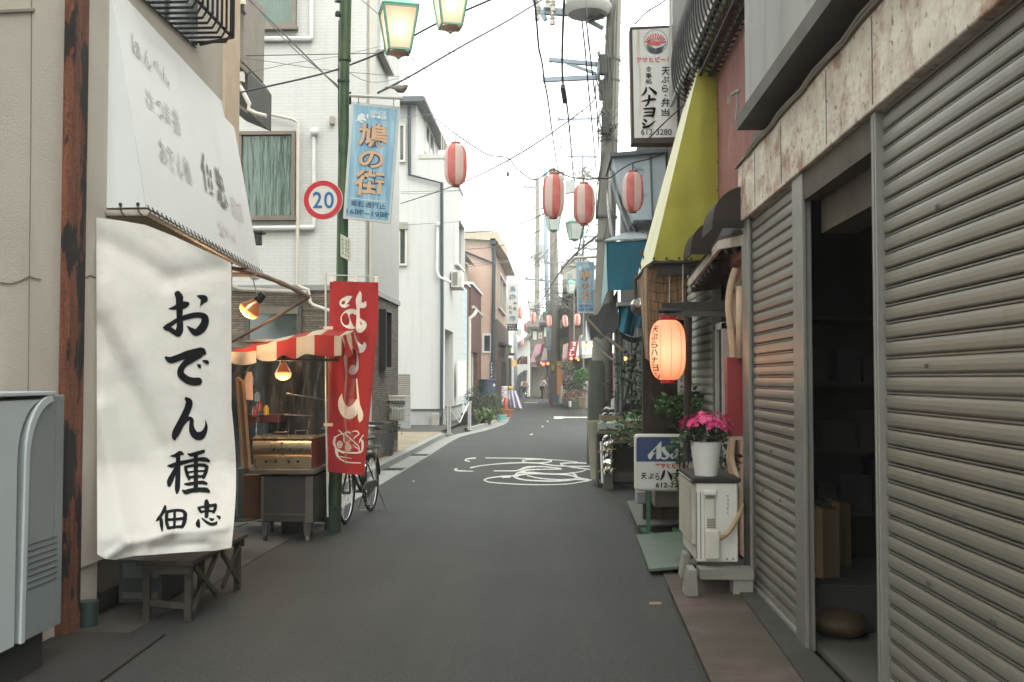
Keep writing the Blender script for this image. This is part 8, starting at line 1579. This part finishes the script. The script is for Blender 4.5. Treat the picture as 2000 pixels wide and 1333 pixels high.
awning_box('pink flowered awning, leftmost of the distant shops', ((1046, 674), (1058, 672), (1052, 706), (1035, 709)), 70, 1.2, cloth('pink_awning', '#c9a0b2', .3, .8), 'distant shop awnings')
awning_box('deep red edge awning behind the pink flowered one', ((1056, 673), (1064, 672), (1058, 690), (1052, 700)), 70.5, 1.0, cloth('deep_red_awning', '#7c2138', .1), 'distant shop awnings')
mb = MB(); mb.slab([oY(1044, 700, 69), oY(1054, 690, 69), oY(1060, 735, 69), oY(1057, 738, 69)], (0, .05, 0)); tag(mb.build('pennant', cloth('floral_pennant', '#b5a98a', .35)), 'narrow floral cloth trailing down to the standing person', 'cloth')
awning_box('pale blue and cream awning just left of the far concrete pole', ((1063, 680), (1079, 676), (1077, 702), (1056, 705)), 66, 1.2, striped('blue_cream_stripe', '#9aa7bd', '#c9c3b5', 1.6), 'distant shop awnings')
awning_box('grey-pink ribbed awning left of the maroon one', ((1100, 674), (1110, 670), (1108, 698), (1098, 701)), 50.4, 1.0, striped('grey_pink_rib', '#9c8580', '#84706c', 9), 'distant shop awnings')
awning_box('maroon awning with white lettering among the distant shops', ((1114, 668), (1129, 664), (1124, 694), (1108, 697)), 50, 1.0, cloth('maroon_awning', '#7c2730', .1), 'distant shop awnings', '花よし')
awning_box('grey and white striped awning under the white funnel-shaped cloth', ((1131, 656), (1147, 652), (1144, 692), (1125, 695)), 48, 1.0, striped('grey_white_stripe', '#b5b3ab', '#5f5e59', 3.2), 'distant shop awnings')
awning_box('plain white awning panel next to the utility pole', ((1147, 668), (1160, 665), (1159, 690), (1143, 693)), 47, .6, cloth('off_white_awning', '#bdbab0', .1), 'distant shop awnings')
mb = MB(); mb.grid(lambda u, v: oY(1143-3*v-(6*v*v)+(3+18*v**1.6)*u, 627+40*v, 45+.12*math.sin(u*9)), 12, 12); tag(mb.build('gathered_cloth', cloth('white_gathered', '#aab0b2', .1), smooth='all'), 'white cloth gathered to a point above the striped awning', 'cloth')
RL = M('red_glow', '#ff5a3a', .4, emit='#ff4a2a', es=6.); OL = M('orange_glow', '#ff9a4a', .4, emit='#ff8a3a', es=4.)
for lab, x, y, Y, m, r in (('brightest red lamp under the maroon awning', 1115.5, 700.5, 50, RL, .07), ('smaller red lamp right of the brightest one', 1126, 700, 50, RL, .05), ('dim orange lamp at the right of the red ones', 1129.5, 703.5, 50, OL, .04), ('leftmost red lamp under the pale blue awning', 1057, 709, 64, RL, .05), ('second red lamp from the left under the pale blue awning', 1061.5, 711.5, 64, RL, .07), ('third red lamp under the pale blue awning, next to the far pole', 1070, 710.5, 64, RL, .08), ('orange glowing lamp before the white awning panel', 1147, 676, 44, OL, .10), ('tiny orange lamp inside the dark shop behind the stall', 1221, 701, 17, OL, .03)):
    mb = MB(); mb.ball(oY(x, y, Y), r, n=8, sc3=(2.2, 1, .8) if r == .10 else (1, 1, 1)); tag(mb.build('lamp', m, smooth='all'), lab, 'lamp', 'small lit lamps in the shops')
ow = MB(); pbox(ow, 1088, 706, 1099, 770, 54, .1); tag(ow.build('glow_wall', M('warm_glow_wall', '#a87850', .8, emit='#c9783c', es=.08)), 'wall panel given a warm orange glow, right of the far pole', 'wall')  # warm light on the wall put in as emission
# plant shop clutter
for lab, px, py, Y, rad, n_, sz, m in (('bright green leafy tree in front of the flower shop', 1139, 736, 45, (.42, .4, .34), 520, .17, LEAF), ('hanging grey-green foliage under the maroon awning', 1106, 714, 50, (.38, .3, .3), 240, .13, M('grey_green_leaf', '#5c6650', .7)), ('dark plant mass in the middle of the flower shop display', 1123, 757, 46, (.5, .3, .42), 420, .13, LEAFD), ('purplish flowering plants low in the display', 1110, 775, 46, (.42, .3, .25), 240, .09, M('mauve_flower', '#7c6068', .8)), ('brownish blossoms at the right of the display', 1128, 772, 45, (.45, .3, .25), 260, .09, M('brown_blossom', '#8a6a5c', .8)), ('pale pink orchid spray by the utility pole', 1147, 756, 42, (.13, .1, .28), 80, .09, M('pale_pink_flower', '#c4aeb8', .7)), ('white blossoms near the shop door', 1113, 742, 48, (.2, .15, .22), 90, .08, M('dusky_blossom', '#8f7c7f', .8))):
    shrub(lab, px, py, Y, rad, n_, sz, m, True, 'potted_plant', 'plants outside the flower shop')
bxs = [(1093, 754, 1100, 786, 50, '#8c8a80', 'grey cylindrical pot tall beside the orange wall'), (1098, 764, 1112, 792, 47, '#2f3330', 'dark crate draped with a beige cloth'), (1088, 773, 1096, 789, 52, '#2b6476', 'blue canister at the foot of the far pole'), (1110, 784, 1116, 795, 44, '#a9a79e', 'white flower bucket at the front of the display'), (1118, 784, 1128, 799, 42, '#22392c', 'dark green tray at the front of the display'), (1130, 776, 1142, 796, 42, '#5c4c3c', 'brown crate in the flower display'), (1142, 772, 1152, 798, 41, '#6a6a5c', 'stack of grey-brown crates by the utility pole'), (1100, 742, 1108, 764, 49, '#1d1d1b', 'black box against the orange wall')]
for x0, y0_, x1, y1_, Y, c, lab in bxs:
    a, b, c_, d = rectY(x0, y0_, x1, y1_, Y); mb = MB()
    if 'pot' in lab or 'canister' in lab or 'bucket' in lab: mb.lathe([(0, 0), ((b-a)*.42, 0), ((b-a)*.5, (d-c_)*.92), ((b-a)*.53, d-c_), ((b-a)*.4, d-c_), (0, (d-c_)*.9)], ((a+b)/2, Y, c_), 16)
    else: mb.b2(a, b, Y, Y+.5, c_, d)
    tag(mb.build('container', M('cont'+c[1:], c, .7, 0, .15), bevel=.02), lab, 'container')
mb = MB(); mb.grid(lambda u, v: oY(1096+22*u-3*v*(1-u), 762+2*u+20*v*max(0, 1-u*1.8), 46.8), 12, 8); tag(mb.build('beige_cloth', cloth('beige_cloth', '#b09c78', .1), smooth='all'), 'beige cloth draped over the dark crate by the flower shop', 'cloth')
# ================================================================ far left of the street end
wf = thing('far_white_house', 'white house at the far bend with a brown arched awning', 'house', oY(1020, 780, 90)); a, b, c_, d = rectY(992, 668, 1034, 775, 90)
mb = MB(); mb.b2(a-6, b, 90, 100, 0, d); mb.build('wall', DW3 if False else M('far_white_wall', '#e0e0da', .8, 0, .08, .5), wf)
mb = MB(); p0, p1 = oY(985, 668, 89), oY(1036, 690, 89); mb.slab([oY(996, 682, 89), oY(1024, 668, 89), oY(1036, 655, 89), oY(1036, 650, 89), oY(1020, 663, 89), oY(994, 678, 89)], (0, 3, 0)); mb.build('roof_edge', M('far_roof_grey', '#77756e', .7), wf)
mb = MB(); mb.grid(lambda u, v: oY(1014+14*math.cos(math.pi*(1-u*.5))+14-6*v, 712-16*math.sin(math.pi*.5*u)+0*v, 88-1.0*v), 10, 3); mb.slab([oY(1014, 712, 87), oY(1017, 702, 87), oY(1023, 697.5, 87), oY(1030, 696, 87), oY(1030, 712, 87)], (0, .3, 0)); mb.build('arched_awning', M('brown_arch', '#6a3f30', .8), wf)
win_y(wf, 1003, 712, 1007, 770, 89.9, WPAINT, GLASSD, .05)
w2 = thing('far_house', 'greyish house behind the bird-meat sign with a pale upper wall', 'house', oY(1005, 770, 80)); a, b, c_, d = rectY(985, 650, 1003, 775, 80); mb = MB(); mb.b2(a-3, b, 80, 88, 0, d); mb.build('wall', M('far_lilac_wall', '#c3c3c6', .8, 0, .1, .6), w2); win_y(w2, 992, 700, 999, 760, 79.95, WOOD, GLASSD, .1); 
mb = MB(); pbox(mb, 999, 704, 1009, 716, 76, .3); tag(mb.build('yellow_lantern_sign', M('cream_yellow', '#c7a96a', .6)), 'cream-yellow box sign at the far bend', 'sign')
mb = MB(); mb.grid(lambda u, v: oY(1010+20*u-3*v, 735+40*v-12*math.sin(u*1.6)*(1-v), 84+.4*math.sin(u*9)), 16, 8); tag(mb.build('covered_bike', cloth('silver_cover', '#8f9c9f', .25, .6), smooth='all'), 'silver-grey sheet draped over something at the far bend', 'cover')
t = thing('green_banner', 'small bright green cloth over the tan house doorway', 'cloth', oY(996, 682, 62)); mb = MB(); pbox(mb, 993, 676, 998, 690, 62, .06); mb.build('green_cloth', cloth('bright_green', '#4fae3c', .1), t); mb = MB(); pbox(mb, 993, 690, 1005, 695, 62, .06); mb.build('maroon_hem', cloth('maroon_hem', '#6a2a38', .1), t)
# distant skyline beyond the bend
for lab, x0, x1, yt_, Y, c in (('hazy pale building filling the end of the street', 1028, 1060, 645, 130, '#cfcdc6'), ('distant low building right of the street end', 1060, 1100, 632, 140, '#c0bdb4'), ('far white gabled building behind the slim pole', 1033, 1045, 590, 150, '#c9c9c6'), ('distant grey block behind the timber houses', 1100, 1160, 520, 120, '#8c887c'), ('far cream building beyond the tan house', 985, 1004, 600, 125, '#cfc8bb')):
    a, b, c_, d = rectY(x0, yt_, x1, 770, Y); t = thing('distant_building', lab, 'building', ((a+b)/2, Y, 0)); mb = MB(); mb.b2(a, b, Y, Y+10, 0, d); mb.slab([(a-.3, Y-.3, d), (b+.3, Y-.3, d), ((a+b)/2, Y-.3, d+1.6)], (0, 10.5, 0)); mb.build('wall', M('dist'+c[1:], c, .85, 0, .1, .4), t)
    mb = MB()
    for i in range(3):
        for j in range(3): xx = a+(b-a)*(.15+.3*i); zz = d-2.2-j*2.8; mb.b2(xx, xx+(b-a)*.15, Y-.05, Y, zz, zz+1.3)
    mb.each('window', M('dist_window', '#5f666a', .4), t)
# ================================================================ people
SKIN = M('skin', '#a87c62', .6, 0, .05); HAIR = M('black_hair', '#141110', .6)
def person(label, loc, rz, J, mats, hairm=HAIR, s=1.):
    """J: joints in metres, body grown with a skin modifier; mats = top, trousers, shoes"""
    t = thing('person', label, 'person', (0, 0, 0)); order = ['pel', 'che', 'nek', 'hed', 'shl', 'ell', 'hal', 'shr', 'elr', 'har', 'hil', 'knl', 'anl', 'tol', 'hir', 'knr', 'anr', 'tor']
    E = [('pel', 'che'), ('che', 'nek'), ('nek', 'hed'), ('che', 'shl'), ('shl', 'ell'), ('ell', 'hal'), ('che', 'shr'), ('shr', 'elr'), ('elr', 'har'), ('pel', 'hil'), ('hil', 'knl'), ('knl', 'anl'), ('anl', 'tol'), ('pel', 'hir'), ('hir', 'knr'), ('knr', 'anr'), ('anr', 'tor')]
    Rr = dict(pel=.135, che=.15, nek=.055, hed=.06, shl=.075, shr=.075, ell=.045, elr=.045, hal=.032, har=.032, hil=.095, hir=.095, knl=.06, knr=.06, anl=.04, anr=.04, tol=.035, tor=.035)
    def grown(keys, mul, name, m):
        ks = [k for k in order if k in keys]; me = bpy.data.meshes.new(name); me.from_pydata([J[k] for k in ks], [(ks.index(a), ks.index(b)) for a, b in E if a in ks and b in ks], []); o = bpy.data.objects.new(name, me); col.objects.link(o)
        md = o.modifiers.new('skin', 'SKIN'); bpy.context.view_layer.objects.active = o; lay = me.skin_vertices[0] if me.skin_vertices else None
        for i, k in enumerate(ks): lay.data[i].radius = (Rr[k]*mul, Rr[k]*mul); lay.data[i].use_root = (i == 0)
        sb = o.modifiers.new('sub', 'SUBSURF'); sb.levels = 2; sb.render_levels = 2
        dg = bpy.context.evaluated_depsgraph_get(); m2 = bpy.data.meshes.new_from_object(o.evaluated_get(dg)); bpy.data.objects.remove(o); m2.materials.clear(); m2.materials.append(m)
        for p in m2.polygons: p.use_smooth = True
        n_ = bpy.data.objects.new(name, m2); col.objects.link(n_); n_.parent = t; return n_
    grown(order, .86, 'body', SKIN); grown(['pel', 'che', 'shl', 'ell', 'shr', 'elr'], 1.22, 'shirt', mats[0]); grown(['pel', 'hil', 'knl', 'anl', 'hir', 'knr', 'anr'], 1.08, 'trousers', mats[1])
    for a, b in (('anl', 'tol'), ('anr', 'tor')): mb = MB(); A, B = V(J[a]), V(J[b]); mb.ball((A*.35+B*.65)+V((0, 0, -.005)), .05, n=8, sc3=(.9, 2.2 if abs((B-A).y) > abs((B-A).x) else .9, .8)); mb.build('shoe', mats[2], t, smooth='all')
    h = V(J['hed']); f = V(J.get('face', (0, -1, 0))).normalized(); mb = MB(); mb.ball(h+V((0, 0, .05)), .10, n=12, sc3=(.82, .95, 1.15)); mb.ball(h+f*.095+V((0, 0, .04)), .014, n=6)
    for s_ in (-1, 1): mb.ball(h+V((s_*.085, 0, .04)), .022, n=6, sc3=(.4, .8, 1.2))
    mb.build('head', SKIN, t, smooth='all'); mb = MB(); mb.ball(h-f*.025+V((0, 0, .085)), .108, n=12, sc3=(.92, 1, 1.02)); mb.build('hair', hairm, t, smooth='all')
    mb = MB()
    for s_ in (-1, 1): x = f.cross(V((0, 0, 1)))*s_*.035; mb.ball(h+f*.088+x+V((0, 0, .06)), .010, n=6)
    mb.build('eyes', BLK, t)
    for k in ('hal', 'har'):
        c = V(J[k]); mb = MB(); mb.ball(c, .035, n=8, sc3=(.8, 1.2, .8))
        for i in range(4): mb.tube([c+V((-.024+.016*i, -.02, 0)), c+V((-.024+.016*i, -.06-.006*(i in (1, 2)), -.012)), c+V((-.024+.016*i, -.065, -.04))], .008, 5)
        mb.tube([c+V((.03 if k == 'hal' else -.03, 0, 0)), c+V((.045 if k == 'hal' else -.045, -.03, -.01))], .009, 5); mb.build('hand', SKIN, t, smooth='all')
    t.location = loc; t.rotation_euler = (0, 0, rz); t.scale = (s, s, s); return t
pc_ = oZ(1026, 783)
cyc = person('person in a pale pink top cycling toward the viewer with a blue-grey basket', (pc_.x, pc_.y, 0), .12, dict(pel=(0, .82, .88), che=(0, .66, 1.20), nek=(0, .60, 1.38), hed=(0, .57, 1.45), shl=(.17, .64, 1.30), ell=(.25, .48, 1.10), hal=(.26, .30, 1.02), shr=(-.17, .64, 1.30), elr=(-.25, .48, 1.10), har=(-.26, .30, 1.02), hil=(.09, .80, .86), knl=(.11, .42, .66), anl=(.12, .56, .24), tol=(.12, .44, .17), hir=(-.09, .80, .86), knr=(-.11, .50, .80), anr=(-.12, .66, .52), tor=(-.12, .55, .46), face=(0, -1, 0)), (cloth('pale_pink_top', '#bb9fa4', .1), cloth('black_trousers', '#17171b', .1), BLK))
b2_ = copy_tree(bk); b2_.location = (pc_.x, pc_.y, 0); b2_.rotation_euler = (0, 0, .12); b2_['label'] = 'bicycle ridden by the person in the pale pink top'
mb = MB(); mb.grid(lambda u, v: (-.24+.48*u, -.33-.03*math.sin(u*3.1), .86+.26*v), 6, 4); mb.slab([(-.24, -.33, .86), (.24, -.33, .86), (.24, -.0, .86), (-.24, 0, .86)], (0, 0, .26)); bc = mb.build('basket_cover', cloth('blue_grey_cover', '#6d7390', .15), b2_)
ps_ = oZ(1058.5, 783)
per = person('person in a white shirt and dark trousers stooping over a parked bicycle', (ps_.x, ps_.y, 0), 0, dict(pel=(0, 0, .88), che=(.10, -.02, 1.22), nek=(.22, -.03, 1.38), hed=(.33, -.04, 1.42), shl=(.13, -.2, 1.30), ell=(.30, -.2, 1.08), hal=(.48, -.14, 1.02), shr=(.13, .16, 1.30), elr=(.30, .16, 1.08), har=(.48, .12, 1.02), hil=(0, -.09, .85), knl=(.03, -.10, .46), anl=(-.02, -.10, .07), tol=(.11, -.10, .03), hir=(0, .09, .85), knr=(.05, .10, .46), anr=(.02, .10, .07), tor=(.15, .10, .03), face=(1, 0, -.3)), (cloth('white_shirt', '#c6c3ba', .05), cloth('dark_trousers', '#1b2022', .1), M('brown_shoe', '#3a2420', .6)), s=1.06)
b3_ = copy_tree(bk); b3_.location = (ps_.x+.85, ps_.y-.3, 0); b3_.rotation_euler = (0, 0, -.25); b3_['label'] = 'parked bicycle beside the stooping person in white'
# loose extra: a bicycle parked at far left
b4_ = copy_tree(bk); pp = oZ(998, 772); b4_.location = (oY(997, 770, 72).x, 72, 0); b4_.rotation_euler = (0, 0, .6); b4_['label'] = 'dark bicycle parked at the far left beyond the stack of white boxes'

for px_, y0, x1_, y1, Ya, Yb_ in ((1012, 575, 1085, 560, 60, 60), (1000, 590, 1085, 600, 62, 60), (1010, 610, 1080, 585, 66, 60), (1020, 545, 1082, 560, 70, 60), (1086, 520, 1160, 470, 60, 30), (1086, 540, 1150, 500, 60, 30), (1086, 560, 1120, 590, 60, 50), (1050, 500, 1085, 520, 100, 60), (992, 530, 1082, 540, 58, 60), (1086, 590, 1176, 560, 60, 19), (1086, 480, 1178, 430, 60, 19), (1086, 500, 1178, 480, 60, 19)):
    cable('thin dark cable strung over the street among many alike', [(px_, y0, Ya), ((px_+x1_)/2, (y0+y1)/2+5, (Ya+Yb_)/2), (x1_, y1, Yb_)], .014, CAB2, 'thin overhead cables')
# ---- thin evening air
mb = MB(); mb.b2(-40, 40, -12, 205, -1.0, 24); hz = mb.build('haze', None, None); hz.data.materials.clear()
hm = bpy.data.materials.new('haze'); hm.use_nodes = True; ht = hm.node_tree; ht.nodes.clear(); pv = ht.nodes.new('ShaderNodeVolumePrincipled'); pv.inputs['Color'].default_value = (.95, .95, .93, 1); pv.inputs['Density'].default_value = .0016; pv.inputs['Anisotropy'].default_value = .2
ho = ht.nodes.new('ShaderNodeOutputMaterial'); ht.links.new(pv.outputs[0], ho.inputs['Volume']); hz.data.materials.append(hm); tag(hz, 'thin pale haze filling the far end of the street', 'haze', None, 'stuff')
